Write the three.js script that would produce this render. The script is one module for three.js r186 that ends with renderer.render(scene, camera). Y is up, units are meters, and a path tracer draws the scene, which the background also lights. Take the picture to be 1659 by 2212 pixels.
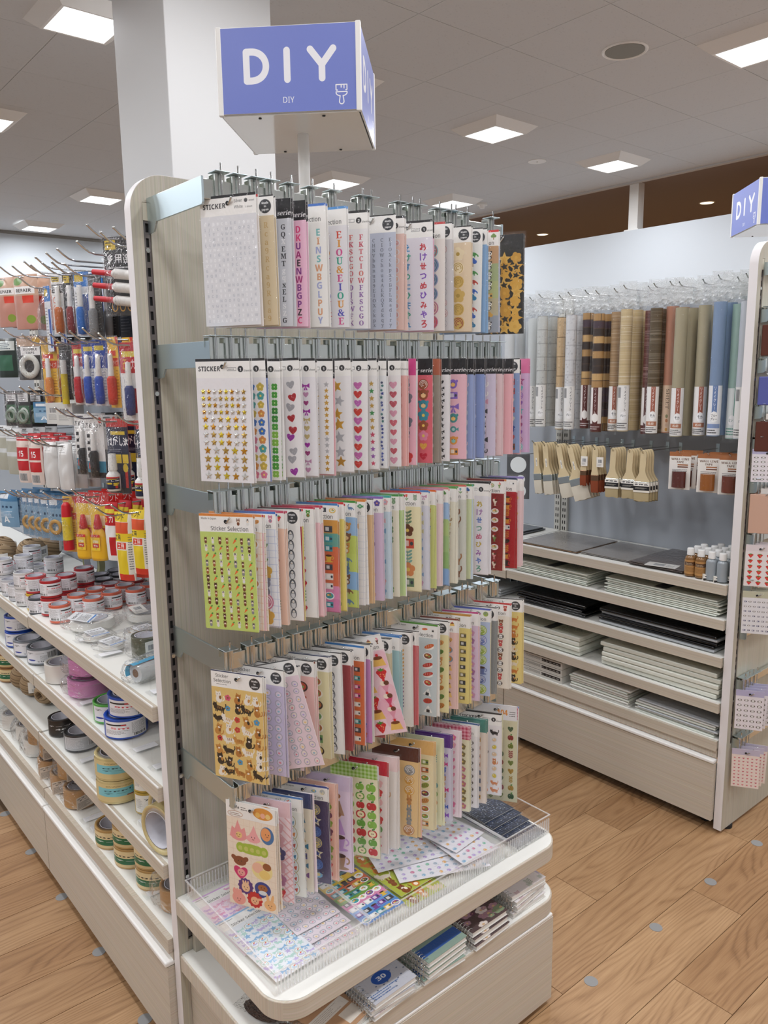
import * as THREE from 'three';
import { mergeGeometries } from 'three/addons/utils/BufferGeometryUtils.js';
import { RoundedBoxGeometry } from 'three/addons/geometries/RoundedBoxGeometry.js';
import { RectAreaLightUniformsLib } from 'three/addons/lights/RectAreaLightUniformsLib.js';

// ---------------------------------------------------------------- camera, light, exposure
const scene = new THREE.Scene();
scene.background = new THREE.Color(0x000000);
const camera = new THREE.PerspectiveCamera(2 * Math.atan(1106 / 1702.43) * 180 / Math.PI, 1659 / 2212, 0.05, 60);
camera.position.set(-0.588, 1.4364, 1.3717);
{
  const right = new THREE.Vector3(0.76480899, -0.01329411, 0.64411993), up = new THREE.Vector3(0.12198957, 0.98468899, -0.12452364), back = new THREE.Vector3(-0.63260237, 0.17381271, 0.75472073);
  camera.quaternion.setFromRotationMatrix(new THREE.Matrix4().makeBasis(right, up, back));
}
const renderer = new THREE.WebGLRenderer({ antialias: true });
renderer.toneMapping = THREE.LinearToneMapping;
renderer.toneMappingExposure = 1.0;
renderer.shadowMap.enabled = true;
RectAreaLightUniformsLib.init();
const LAMP_POWER = 53, LAMP_GLOW = 3.2, LAMP_TINT = 0xf8faff;
const CEIL = 3.03, LAMP_X = [-3.2, -1.84, -0.48, 0.888, 2.27, 3.6, 4.96], LAMP_Z = [2.81, 1.06, -0.69, -2.43, -4.18, -5.92, -7.67];

// ---------------------------------------------------------------- helpers
let seed = 7;
const rnd = () => { seed = (seed + 0x6d2b79f5) | 0; let t = Math.imul(seed ^ (seed >>> 15), 1 | seed); t = (t + Math.imul(t ^ (t >>> 7), 61 | t)) ^ t; return ((t ^ (t >>> 14)) >>> 0) / 4294967296; };
const rr = (a, b) => a + (b - a) * rnd();
const pick = (a) => a[Math.floor(rnd() * a.length)];
const used = {};
function numbered(name) { const n = used[name] = (used[name] ?? -1) + 1; return n ? name + '_' + String(n).padStart(3, '0') : name; }
function thing(name, label, category, pos = [0, 0, 0], turn = 0, group) {
  const o = new THREE.Group(); o.name = numbered(name); o.position.set(...pos); o.rotation.y = turn;
  o.userData = { label, category }; if (group) o.userData.group = group;
  scene.add(o); return o;
}
function part(parent, name, geo, mat, pos, rot) {
  const m = new THREE.Mesh(geo, mat); m.name = name;
  if (pos) m.position.set(...pos); if (rot) m.rotation.set(...rot);
  parent.add(m); return m;
}
function struct(name, geo, mat, pos) { const m = part(scene, name, geo, mat, pos); m.userData.kind = 'structure'; return m; }
const ORD = ['first', 'second', 'third', 'fourth', 'fifth', 'sixth', 'seventh', 'eighth', 'ninth', 'tenth', 'eleventh', 'twelfth', 'thirteenth', 'fourteenth', 'fifteenth', 'sixteenth', 'seventeenth', 'eighteenth', 'nineteenth', 'twentieth', 'twenty-first', 'twenty-second', 'twenty-third', 'twenty-fourth', 'twenty-fifth', 'twenty-sixth', 'twenty-seventh', 'twenty-eighth', 'twenty-ninth', 'thirtieth'];
const box = (w, h, d) => new THREE.BoxGeometry(w, h, d);
const rbox = (w, h, d, r, s = 2) => new RoundedBoxGeometry(w, h, d, s, r);
const cyl = (r, h, n = 16, r2 = r, open = false) => new THREE.CylinderGeometry(r2, r, h, n, 1, open);
const tr = (g, x, y, z) => g.translate(x, y, z);
const tube = (pts, r, n = 16, k = 6) => new THREE.TubeGeometry(new THREE.CatmullRomCurve3(pts.map((p) => new THREE.Vector3(...p)), false, 'catmullrom', 0.15), n, r, k);
const lathe = (pts, n = 20) => new THREE.LatheGeometry(pts.map((p) => new THREE.Vector2(...p)), n);
const poly = (pts) => { const s = new THREE.Shape(); pts.forEach((p, i) => (i ? s.lineTo(...p) : s.moveTo(...p))); s.closePath(); return s; };
const extrude = (s, depth, bevel = 0, curveSegments = 8) => new THREE.ExtrudeGeometry(s, { depth, bevelEnabled: bevel > 0, bevelSize: bevel, bevelThickness: bevel, bevelOffset: -bevel, bevelSegments: 2, curveSegments });
const merge = (...g) => mergeGeometries(g.map((x) => { let y = x.index ? x.toNonIndexed() : x; for (const k of Object.keys(y.attributes)) if (!['position', 'normal', 'uv'].includes(k)) y.deleteAttribute(k); return y; }));
// box with uv in metres (all six faces)
function mbox(w, h, d, su = 1, swap = false) {
  const g = box(w, h, d), uv = g.attributes.uv, p = g.attributes.position, n = g.attributes.normal;
  for (let i = 0; i < uv.count; i++) {
    const ax = Math.abs(n.getX(i)), ay = Math.abs(n.getY(i)), x = p.getX(i), y = p.getY(i), z = p.getZ(i);
    let u = ax > 0.5 ? z : x, v = ay > 0.5 ? z : y;
    if (swap) [u, v] = [v, u];
    uv.setXY(i, u * su, v * su);
  }
  return g;
}
function metres(g, swap) {   // uv = metres by dominant normal
  const p = g.attributes.position, n = g.attributes.normal, a = new Float32Array(p.count * 2);
  for (let i = 0; i < p.count; i++) {
    const ax = Math.abs(n.getX(i)), ay = Math.abs(n.getY(i)), az = Math.abs(n.getZ(i));
    let u, v;
    if (az >= ax && az >= ay) { u = p.getX(i); v = p.getY(i); } else if (ax >= ay) { u = p.getZ(i); v = p.getY(i); } else { u = p.getX(i); v = p.getZ(i); }
    a[i * 2] = swap ? v : u; a[i * 2 + 1] = swap ? u : v;
  }
  g.setAttribute('uv', new THREE.BufferAttribute(a, 2)); return g;
}
function canvas(w, h, paint) { const c = document.createElement('canvas'); c.width = w; c.height = h; const g = c.getContext('2d'); paint(g, w, h); return c; }
function ctex(w, h, paint, srgb = true, rep) {
  const t = new THREE.CanvasTexture(canvas(w, h, paint)); if (srgb) t.colorSpace = THREE.SRGBColorSpace;
  t.wrapS = t.wrapT = THREE.RepeatWrapping; if (rep) t.repeat.set(...rep); return t;
}
const std = (color, roughness = 0.6, o = {}) => new THREE.MeshStandardMaterial({ color, roughness, ...o });
const phy = (color, roughness = 0.6, o = {}) => new THREE.MeshPhysicalMaterial({ color, roughness, ...o });
const matCache = {};
const flat = (color, roughness = 0.6) => matCache[color + '_' + roughness] ??= std(color, roughness);

// ---------------------------------------------------------------- materials
const noise2 = (() => { const T = []; for (let i = 0; i < 4096; i++) T.push(rnd()); return (x, y, px = 64, py = 64) => { const X = Math.floor(x), Y = Math.floor(y), fx = x - X, fy = y - Y, s = fx * fx * (3 - 2 * fx), t = fy * fy * (3 - 2 * fy), h = (a, b) => T[(((b % py + py) % py) * 64 + ((a % px + px) % px)) & 4095]; return (h(X, Y) * (1 - s) + h(X + 1, Y) * s) * (1 - t) + (h(X, Y + 1) * (1 - s) + h(X + 1, Y + 1) * s) * t; }; })();
function laminate(base, dark, light, seedv) {
  return ctex(512, 512, (g, w, h) => {
    g.fillStyle = base; g.fillRect(0, 0, w, h);
    for (let i = 0; i < 1500; i++) {
      const x = rnd() * w, a = rnd(), len = rr(200, 512), y = rnd() * h, ww = rr(0.5, 2.2), al = 0.03 + 0.11 * rnd(); g.fillStyle = a < 0.55 ? dark : light;
      for (const q of [0, -h]) for (const [f, k] of [[0, 1], [0.18, 1], [0.36, 1]]) { g.globalAlpha = al / 2.2; g.fillRect(x, y + q + len * f * 0.5, ww, len * (1 - f)); }
    }
    g.globalAlpha = 1;
  });
}
const lamT = laminate('#b9b4a5', '#938e7d', '#d2cdc0');
lamT.repeat.set(2.6, 1.1);
const lamE = laminate('#c9beae', '#a99a86', '#ded5c8'); lamE.repeat.set(2.6, 1.1);
const M = {
  panel: std(0xffffff, 0.5, { map: lamT }),
  beige: std(0xffffff, 0.5, { map: lamE }),
  edgeWhite: std(0xeae6e6, 0.4),
  white: std(0xf1f0ec, 0.42),
  shelfWhite: std(0xeeeee8, 0.38),
  rail: std(0x6f6a68, 0.45, { metalness: 0.5 }),
  black: std(0x0b0b0c, 0.6),
  dark: std(0x1a1a1c, 0.6),
  zinc: phy(0xc6d6dc, 0.3, { metalness: 1 }),
  zincD: phy(0xdbe0dc, 0.2, { metalness: 1 }),
  chrome: phy(0xd4d6d6, 0.14, { metalness: 1 }),
  wall: std(0xd3dae0, 0.85),
  column: std(0xd9d9d8, 0.6),
  ceil: std(0xd2d4d6, 0.9),
  brown: std(0x8d7d76, 0.85),
  back: std(0xb4bac2, 0.35),
  lampFrame: std(0xf0efec, 0.5),
};
const filmBump = ctex(256, 256, (g, w, h) => { const d = g.createImageData(w, h); for (let y = 0; y < h; y++) for (let x = 0; x < w; x++) { const v = 0.6 * noise2(x / 16, y / 16, 16, 16) + 0.4 * noise2(x / 6.4 + 7, y / 6.4, 40, 40); const k = (y * w + x) * 4, c = Math.abs(v - 0.5) * 500; d.data[k] = d.data[k + 1] = d.data[k + 2] = Math.min(255, c); d.data[k + 3] = 255; } g.putImageData(d, 0, 0); }, false);
M.pane = phy(0xffffff, 0.05, { transmission: 1, thickness: 0, ior: 1.45 });
M.film = phy(0xffffff, 0.09, { transmission: 1, thickness: 0, ior: 1.38, bumpMap: filmBump, bumpScale: 0.0015 });
M.crinkle = phy(0xffffff, 0.1, { transmission: 0.97, thickness: 0, ior: 1.45, bumpMap: filmBump, bumpScale: 0.006 });
M.acryl = phy(0xffffff, 0.04, { transmission: 1, thickness: 0, ior: 1.49 });

// strokes of the kana and signs that can be read in the place (grid of ten, y down)
const GLYPH = { リ: '2125 71756749', メ: '715519 2478', イ: '714416 5459', ク: '4115 42826629', シ: '1233 1536 296884', ー: '1585', ト: '3139 3476', テ: '2171 1484 545639', プ: '12827639 8090918180', フ: '12827639', モ: '2171 1484 41475888', カ: '1383877968 414519', ブ: '12727539 8091 9290', ル: '323619 616895', グ: '4115 42726529 8091 9290', レ: '212884', ミ: '2172 2475 2789', ン: '1234 296783', ボ: '1383 5159 3518 7588 8091 9290', ド: '3139 3476 7082 9091', ラ: '2171 14847739', タ: '4115 42826629 3465', え: '4162 247429475989', お: '1353 3138181745758769 6274', け: '1119 4393 717659', す: '1282 616749 65444666', せ: '1484 616656 313878', つ: '1362847738', に: '1119 4383 475888', ぬ: '2248 614818155384876867', ひ: '1232152858756184', ま: '1282 1585 5158283779', み: '225228173687 7469', や: '15738566 3159 5153', れ: '2129 13331753646888', ろ: '21712664866939', は: '1119 4383 7178585799', が: '136358 3119 7395 8091', し: '31386987', 万: '1181 4119 44747869', 能: '2113 1344 1519 1545 4549 1747 6164 6474 6569 6979 8173', 多: '4113 4272 7215 5427 5575 7519 3657', 用: '1119 1181 8189 1484 1686 5159', 途: '1122 1429 1999 5133 5187 3474 5458 4636 6676', 液: '0122 0425 0927 3383 5152 4435 3639 5474 6448 5688', 工: '1282 5258 1888', 手: '6121 1383 1686 5158 5839', 強: '1141 4144 1444 1419 1949 6151 5464 6469 5884 5787', 力: '1383877968 414519', 速: '1122 1419 1999 3181 3474 5158', 乾: '1141 2535 1151 3139 6161 5585', 超: '1141 3138 1555 1999 5181 7465 6888' };
function kana(g, text, x, y, size, vertical = false, weight = 0.11) {
  g.save(); g.lineWidth = Math.max(1, size * weight); g.lineCap = 'round'; g.lineJoin = 'round'; g.strokeStyle = g.fillStyle;
  [...text].forEach((ch, i) => {
    const ox = x + (vertical ? 0 : i * size * 1.08), oy = y + (vertical ? i * size * 1.08 : 0), s = GLYPH[ch]; if (!s) return;
    for (const run of (vertical && ch === 'ー' ? '5158' : s).split(' ')) { g.beginPath(); for (let k = 0; k + 1 < run.length; k += 2) { const px = ox + (+run[k] / 9.5) * size, py = oy + (+run[k + 1] / 9.5) * size; k ? g.lineTo(px, py) : g.moveTo(px, py); } g.stroke(); }
  });
  g.restore();
}
function lines(g, x, y, w, n, lh, c = '#555', t = 1) { g.fillStyle = c; for (let i = 0; i < n; i++) { let px = x; const end = x + w * rr(0.6, 1); while (px < end) { const l = rr(1.5, 5); g.fillRect(px, y + i * lh, Math.min(l, end - px), t); px += l + rr(0.8, 2); } } }
function barcode(g, x, y, w, h) { g.fillStyle = '#fff'; g.fillRect(x, y, w, h); g.fillStyle = '#222'; for (let i = 1; i < w - 1;) { const l = rr(0.6, 2.2); g.fillRect(x + i, y + 1, l, h - 2); i += l + rr(0.7, 2); } }
// ---------------------------------------------------------------- the room
struct('floor', box(20, 0.1, 14), std(0x6d563e, 0.5), [4, -0.0562, -1.6]);
function woodTex(base, dark, light) {
  return ctex(1024, 256, (g, w, h) => {
    const d = g.createImageData(w, h), C = (s) => [1, 3, 5].map((i) => parseInt(s.slice(i, i + 2), 16)), A = C(base), B = C(dark), L = C(light), ox = rnd() * 40;
    for (let y = 0; y < h; y++) for (let x = 0; x < w; x++) {
      const warp = noise2(x / 256, y / 46 + ox, 4, 64) * 2.2 + noise2(x / 128, y / 18 + ox, 8, 64) * 0.35;
      const ring = Math.abs(((y / 17 + warp * 2.3) % 1) - 0.5) * 2, fine = noise2(x / 32, y / 1.1 + ox * 9, 32, 64), mott = noise2(x / 128, y / 50 + ox, 8, 64);
      let t = 0.42 * Math.pow(ring, 2.2) + 0.38 * fine + 0.35 * mott - 0.3;
      const k = (y * w + x) * 4;
      for (let c = 0; c < 3; c++) d.data[k + c] = t > 0.28 ? A[c] + (B[c] - A[c]) * Math.min(1, (t - 0.28) * 1.7) : A[c] + (L[c] - A[c]) * Math.min(1, (0.28 - t) * 1.9);
      d.data[k + 3] = 255;
    }
    g.putImageData(d, 0, 0);
  });
}
const plankMats = [['#a27d58', '#7d5b3b', '#b8946c'], ['#9b7550', '#775536', '#b08a62'], ['#a9845e', '#866444', '#bf9b73']].map((a) => std(0xffffff, 0.42, { map: woodTex(...a) }));
{
  const floor = scene.getObjectByName('floor'), W = 0.1435, L = 0.92, y0 = 0.0562;
  const plankGeo = [];
  for (let v = 0; v < 6; v++) { const g = box(L - 0.0016, 0.006, W - 0.0016), uv = g.attributes.uv, o = rnd(), q = rnd(); for (let i = 8; i < 12; i++) uv.setXY(i, uv.getX(i) * 0.82 + o, uv.getY(i) * 0.5 + q); plankGeo.push(g); }
  const far = [];
  for (let r = -26; r < 12; r++) {
    const z = 0.391 - (r + 0.5) * W - 0.0, off = ((r * 0.37) % 1) * L;
    for (let c = -3; c < 11; c++) {
      const x = c * L + off + 0.3;
      const seenRight = x > 0.2 && x < 2.6 && z > -0.9 && z < 0.75, seenLeft = x > -1.4 && x < 0.5 && z > -2.2 && z < 0.2;
      const v = Math.floor(rnd() * 6), mi = Math.floor(rnd() * 3);
      if (seenRight || seenLeft) part(floor, 'plank', plankGeo[v], plankMats[mi], [x - 4, y0 - 0.003, z + 1.6]);
      else far.push([plankGeo[v].clone().translate(x - 4, y0 - 0.003, z + 1.6), mi]);
    }
  }
  for (let mi = 0; mi < 3; mi++) { const m = part(floor, 'far_planks', merge(...far.filter((f) => f[1] === mi).map((f) => f[0])), plankMats[mi]); m.userData.kind = 'stuff'; }
}
// round grey floor stickers
{
  const g = cyl(0.0165, 0.0006, 28), m = std(0x8f8f8e, 0.55);
  [[0.843, 0.41], [1.126, 0.41], [1.41, 0.41], [1.693, 0.41]].forEach(([x, z], i) => { const o = part(scene, numbered('floor_sticker'), g, m, [x, 0.0004, z]); o.userData = { label: 'round grey sticker on the wooden floor, ' + ORD[i] + ' from the tray stand along the aisle', category: 'floor sticker', group: 'floor stickers crossing the aisle end' }; });
  [[-0.012, -0.183], [-0.012, -0.464], [-0.012, -0.746], [-0.012, -1.028], [-0.012, -1.31]].forEach(([x, z], i) => { const o = part(scene, numbered('floor_sticker'), g, m, [x, 0.0004, z]); o.userData = { label: 'round grey sticker on the floor beside the tape shelves, ' + ORD[i] + ' from the front', category: 'floor sticker', group: 'floor stickers along the tape shelves' }; });
}
// ceiling: slab with separate boards under it
struct('ceiling', box(11.75, 0.1, 14), M.ceil, [-0.125, CEIL + 0.062, -1.6]);
{
  const c = scene.getObjectByName('ceiling'), g = mbox(0.5975, 0.012, 0.5975), rest = [];
  const ct = ctex(256, 256, (k, w, h) => { k.fillStyle = '#d2d3d4'; k.fillRect(0, 0, w, h); for (let i = 0; i < 420; i++) { k.globalAlpha = 0.12 + 0.2 * rnd(); k.fillStyle = '#a2a3a4'; k.fillRect(rnd() * w, rnd() * h, rr(1, 5), rr(1, 2)); } }); ct.repeat.set(1.7, 1.7);
  const m = std(0xffffff, 0.9, { map: ct });
  for (let i = -13; i < 7; i++) for (let j = -12; j < 11; j++) {
    const x = 2.056 + 0.6 * (i + 0.5), z = -0.891 - 0.6 * (j + 0.5);
    if (x > 5.6 || x < -5.8 || z < -8.2 || z > 5) continue;
    const seen = x > 0.2 && z < 0.4 && x + 0.15 * z > -1.2;
    if (seen) part(c, 'ceiling_board', g, m, [x + 0.125, -0.056, z + 1.6]); else rest.push(g.clone().translate(x + 0.125, -0.056, z + 1.6));
  }
  part(c, 'further_ceiling_boards', merge(...rest), m).userData.kind = 'stuff';
}
struct('wall_back', box(20, 3.3, 0.2), M.wall, [4, 1.6, -8.38]);
struct('wall_left', box(0.2, 3.3, 14), M.wall, [-6.1, 1.6, -1.6]);
struct('wall_front', box(20, 3.3, 0.2), M.wall, [4, 1.6, 5.1]);
struct('wall_right', box(0.16, 2.64, 13.2), M.wall, [5.83, 1.32, -1.6]);
struct('trim_1', box(11.6, 0.03, 0.02), std(0x8d8a84, 0.6), [-0.15, CEIL - 0.005, -8.27]);
struct('trim_2', box(0.05, 0.07, 13.2), M.ceil, [5.76, CEIL + 0.035, -1.6]);
// dark ceiling of the passage beyond the low wall
struct('passage_ceiling', box(8.2, 0.1, 14), M.brown, [9.9, CEIL + 0.06, -1.6]);
struct('wall_passage', box(0.2, 3.3, 14), std(0xcfc6bb, 0.85), [14.0, 1.6, -1.6]);
{
  const g = box(0.09, 0.4, 0.09); tr(g, 0, 0.2, 0);
  const p = thing('wall_post', 'slim white post between the low wall and the dark ceiling', 'post', [5.83, 2.64, -2.77]); part(p, 'shaft', g, M.white); part(p, 'foot', tr(box(0.14, 0.012, 0.14), 0, 0.006, 0), M.white);
}
// square pillar
{ const p = thing('pillar', 'thick white square pillar rising behind the sticker stand', 'pillar', [1.05, 0, -1.738]); part(p, 'shaft', tr(rbox(0.456, CEIL - 0.003, 0.456, 0.004, 1), 0, (CEIL - 0.003) / 2, 0), M.column); part(p, 'baseboard', tr(box(0.466, 0.08, 0.466), 0, 0.04, 0), flat(0x9a958c)); }
// lamps
{
  const hb = 0.205, hs = 0.15, dp = 0.045;
  const fr = new THREE.CylinderGeometry(hb * Math.SQRT2, hs * Math.SQRT2, dp, 4, 1, true).toNonIndexed(); fr.rotateY(Math.PI / 4); fr.computeVertexNormals(); fr.translate(0, -dp / 2, 0);
  const rim = extrude((() => { const s = poly([[-hs, -hs], [hs, -hs], [hs, hs], [-hs, hs]]); s.holes.push(poly([[-0.137, -0.137], [0.137, -0.137], [0.137, 0.137], [-0.137, 0.137]])); return s; })(), 0.006); rim.rotateX(Math.PI / 2); rim.translate(0, -dp + 0.006, 0);
  const frame = merge(fr, rim), glow = box(0.274, 0.004, 0.274); glow.translate(0, -dp + 0.004, 0);
  const gm = std(0xffffff, 0.6, { emissive: 0xffffff, emissiveIntensity: LAMP_GLOW });
  LAMP_Z.forEach((z, j) => LAMP_X.forEach((x, i) => {
    const o = thing('ceiling_lamp', 'square white ceiling lamp, ' + ORD[i] + ' of the ' + ORD[j] + ' row counted from the left and front', 'lamp', [x, CEIL, z], 0, 'square ceiling lamps');
    part(o, 'frame', frame, M.lampFrame); part(o, 'light_panel', glow, gm);
    const l = new THREE.RectAreaLight(LAMP_TINT, LAMP_POWER, 0.27, 0.27); l.name = 'lamp_light'; l.position.set(0, -dp - 0.004, 0); l.rotation.x = -Math.PI / 2; o.add(l);
  }));
}
// small ceiling fittings
{
  const s = thing('ceiling_speaker', 'round grey speaker grille set in the ceiling boards', 'speaker', [-0.588 + (3.324 + 0.588) * 0.958, CEIL, 1.3717 + (-1.259 - 1.3717) * 0.958]);
  part(s, 'rim', tr(lathe([[0.095, 0], [0.105, -0.006], [0.11, -0.008], [0.115, -0.004], [0.116, 0]], 32), 0, 0, 0), M.white); part(s, 'grille', tr(cyl(0.097, 0.004, 32), 0, -0.003, 0), flat(0x8f8f88, 0.8));
  const onCeil = (x, z) => [-0.588 + (x + 0.588) * 0.958, CEIL, 1.3717 + (z - 1.3717) * 0.958];
  const sp = thing('sprinkler', 'small metal sprinkler head at the top edge of the ceiling view', 'sprinkler', onCeil(2.62, -0.99)); part(sp, 'plate', tr(cyl(0.028, 0.004, 20), 0, -0.002, 0), M.white); part(sp, 'head', tr(lathe([[0.001, -0.022], [0.012, -0.02], [0.01, -0.012], [0.006, -0.004]], 14), 0, 0, 0), M.chrome);
  const sm = thing('smoke_detector', 'little white smoke detector near the dark passage ceiling', 'detector', onCeil(5.55, -4.35)); part(sm, 'base', tr(cyl(0.05, 0.02, 24), 0, -0.01, 0), M.white); part(sm, 'sensor', tr(lathe([[0.001, -0.05], [0.022, -0.048], [0.034, -0.02]], 20), 0, 0, 0), M.lampFrame);
  const disc = thing('ceiling_cover', 'flat round white cover plate beside a ceiling lamp', 'cover', onCeil(4.72, -2.98)); part(disc, 'plate', tr(cyl(0.07, 0.004, 26), 0, -0.002, 0), M.lampFrame); part(disc, 'screw', tr(cyl(0.004, 0.006, 8), 0, -0.004, 0), flat(0x99958f));
  [[7.101, -2.803], [7.214, -4.921], [9.3, -1], [9.3, -4], [11.5, -2.6], [11.5, -6], [9.3, 2], [8.6, -7.2]].forEach(([x, z], i) => {
    const d = thing('downlight', ['bright round downlight in the dark ceiling, nearer the hanging sign', 'bright round downlight in the dark ceiling, above the gold star sheet'][i] ?? 'round downlight deep in the passage beyond the low wall, ' + ORD[i - 2] + ' of the row', 'lamp', [x, CEIL + 0.01, z], 0, 'passage downlights');
    part(d, 'ring', lathe([[0.06, 0], [0.07, -0.006], [0.075, 0]], 24), M.white); part(d, 'light_panel', tr(cyl(0.06, 0.004, 24), 0, -0.002, 0), std(0xffffff, 0.6, { emissive: 0xfff0d0, emissiveIntensity: 2.6 }));
    const l = new THREE.SpotLight(0xffe6c0, 16, 0, 1.1, 0.6); l.name = 'downlight_light'; l.position.set(0, -0.02, 0); l.target.position.set(0, -2, 0); l.target.name = "aim"; d.add(l); d.add(l.target);
  });
}
// ---------------------------------------------------------------- shelving
const PW = 0.755, PT = 0.025, PTOP = 1.784, ROWS = [1.741, 1.491, 1.241, 0.966, 0.716], BARZ = 0.2055;
function panelShape(x0, y0, w, top, r) {
  const s = new THREE.Shape(); s.moveTo(x0, y0); s.lineTo(x0 + w, y0); s.lineTo(x0 + w, top - r); s.absarc(x0 + w - r, top - r, r, 0, Math.PI / 2, false); s.lineTo(x0 + r, top); s.absarc(x0 + r, top - r, r, Math.PI / 2, Math.PI, false); s.closePath(); return s;
}
const railGeo = (() => {   // slotted upright strip
  const w = 0.013, y0 = 0.3, y1 = 1.73, s = poly([[-w / 2, y0], [w / 2, y0], [w / 2, y1], [-w / 2, y1]]);
  for (let k = -1; k < 56; k++) { const y = 1.6674 - 0.025 * k; if (y < y0 + 0.02 || y > y1 - 0.02) continue; s.holes.push(poly([[-0.0028, y - 0.0075], [0.0028, y - 0.0075], [0.0028, y + 0.0075], [-0.0028, y + 0.0075]])); }
  return extrude(s, 0.0015);
})();
function endPanel(label, x, z) {
  const o = thing('end_panel', label, 'panel', [x, 0, z]);
  const s = panelShape(0.0008, 0.012, PW - 0.0016, PTOP - 0.0008, 0.063), rx = [0.029, PW - 0.029];
  for (const r of rx) s.holes.push(poly([[r - 0.007, 0.295], [r + 0.007, 0.295], [r + 0.007, 1.735], [r - 0.007, 1.735]]));
  const g = metres(extrude(s, PT, 0, 16)); g.translate(0, 0, -PT);
  part(o, 'board', g, M.panel);
  const e = panelShape(0, 0.0112, PW, PTOP, 0.0638); e.holes.push(panelShape(0.0008, 0.012, PW - 0.0016, PTOP - 0.0008, 0.063));
  const eg = extrude(e, PT - 0.0006, 0, 16); eg.translate(0, 0, -PT + 0.0002); part(o, 'edge_band', eg, M.edgeWhite);
  for (const r of rx) { const p = part(o, 'slotted_rail', railGeo, M.rail, [r, 0, -0.0035]); part(p, 'channel', tr(box(0.0136, 1.44, 0.012), 0, 1.015, -0.0075), M.black); part(p, 'end_cap', tr(box(0.0125, 0.03, 0.002), 0, 1.7195, 0.0018), flat(0xc9c4b2)); for (const y of [1.64, 1.39, 1.14, 0.89, 0.64, 0.42]) part(p, 'screw', tr(cyl(0.004, 0.0012, 10).rotateX(Math.PI / 2), 0, y + 0.0145, 0.0016), M.zincD); }
  part(o, 'foot', tr(cyl(0.018, 0.0112, 14), 0.06, 0.0056, -PT / 2), M.dark); part(o, 'foot', tr(cyl(0.018, 0.0112, 14), PW - 0.06, 0.0056, -PT / 2), M.dark);
  return o;
}
endPanel('pale woodgrain end panel with rounded top carrying the sticker rails', 0, 0);
endPanel('pale woodgrain end panel at the right edge of the picture', 1.653, 0.315);

// a bay of shelves: front edge at x = 0 facing -x, running from z = 0 (near) to z = -len
const SH = 0.026;
function bay(label, x, zn, len, heights, deck, depth, backTop, opt = {}) {
  const o = thing('shelving_unit', label, 'shelves', [x, 0, zn]);
  const bp = part(o, 'back_panel', tr(box(0.018, backTop - 0.25, len - 0.002), depth + 0.012, (backTop + 0.25) / 2, -len / 2), opt.back ?? M.back);
  for (const y of heights) {
    const s = part(o, 'shelf', tr(box(depth - 0.012, SH, len - 0.004), depth / 2 + 0.006, y - SH / 2, -len / 2), M.shelfWhite);
    part(s, 'edge_strip', tr(mbox(0.012, SH + 0.004, len - 0.004, 1, true), 0.006, y - SH / 2 - 0.002, -len / 2), M.beige);
    part(s, 'white_lip', tr(box(0.003, 0.003, len - 0.004), 0.0015, y + 0.0015, -len / 2), M.white);
  }
  const d = part(o, 'deck', tr(box(depth - 0.012, SH, len - 0.004), depth / 2 + 0.006, deck - SH / 2, -len / 2), M.shelfWhite);
  part(d, 'edge_strip', tr(mbox(0.012, SH + 0.006, len - 0.004, 1, true), 0.006, deck - SH / 2 - 0.003, -len / 2), M.beige);
  const k = part(o, 'kick_panel', tr(mbox(0.018, 0.19, len - 0.003, 1, true), 0.004, 0.135, -len / 2), M.beige);
  part(k, 'top_trim', tr(rbox(0.026, 0.012, len - 0.003, 0.004), 0.004, 0.237, -len / 2), M.white);
  part(o, 'deck_riser', tr(box(0.01, 0.03, len - 0.004), 0.014, deck - SH - 0.015, -len / 2), M.beige);
  part(o, 'base_floor', tr(box(depth - 0.03, 0.012, len - 0.01), depth / 2 + 0.015, 0.05, -len / 2), M.dark);
  for (const zz of [-0.05, -len + 0.05]) part(o, 'foot', tr(cyl(0.015, 0.044, 10), 0.06, 0.022, zz), M.dark);
  for (const zz of [-0.016, -len + 0.016]) {
    const p = part(o, 'upright', tr(box(0.012, backTop - 0.3, 0.028), depth - 0.004, (backTop + 0.3) / 2, zz), flat(0xd2d0c8, 0.5));
    const sg = []; for (let y = 0.36; y < backTop - 0.03; y += 0.025) sg.push(tr(box(0.0016, 0.013, 0.003), depth - 0.0105, y, zz - 0.005), tr(box(0.0016, 0.013, 0.003), depth - 0.0105, y, zz + 0.005));
    part(p, 'slots', merge(...sg), M.black).userData.kind = 'stuff';
  }
  for (let i = 0; i < heights.length; i++) for (const zz of [-0.016, -len + 0.016]) part(o, 'shelf_bracket', tr(box(depth - 0.05, 0.03, 0.003), depth / 2 + 0.02, heights[i] - SH - 0.012, zz), M.zinc);
  return o;
}
bay('tape and glue shelves in the near bay of the left aisle', -0.01, -0.0265, 0.803, [0.8, 0.63, 0.46], 0.293, 0.345, 1.74, { back: std(0x9aa0a8, 0.5) });
bay('tape and twine shelves in the far bay of the left aisle', -0.01, -0.8315, 0.86, [0.793, 0.629, 0.462], 0.293, 0.345, 1.74, { back: std(0x9aa0a8, 0.5) });
bay('craft sheet shelves in the near bay behind the sticker stand', 1.643, 0.2885, 0.857, [0.799, 0.69, 0.572, 0.425], 0.303, 0.335, 1.72);
bay('craft sheet shelves in the far bay behind the sticker stand', 1.643, -0.5705, 0.9, [0.799, 0.686, 0.565, 0.405], 0.297, 0.335, 1.72);

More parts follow.
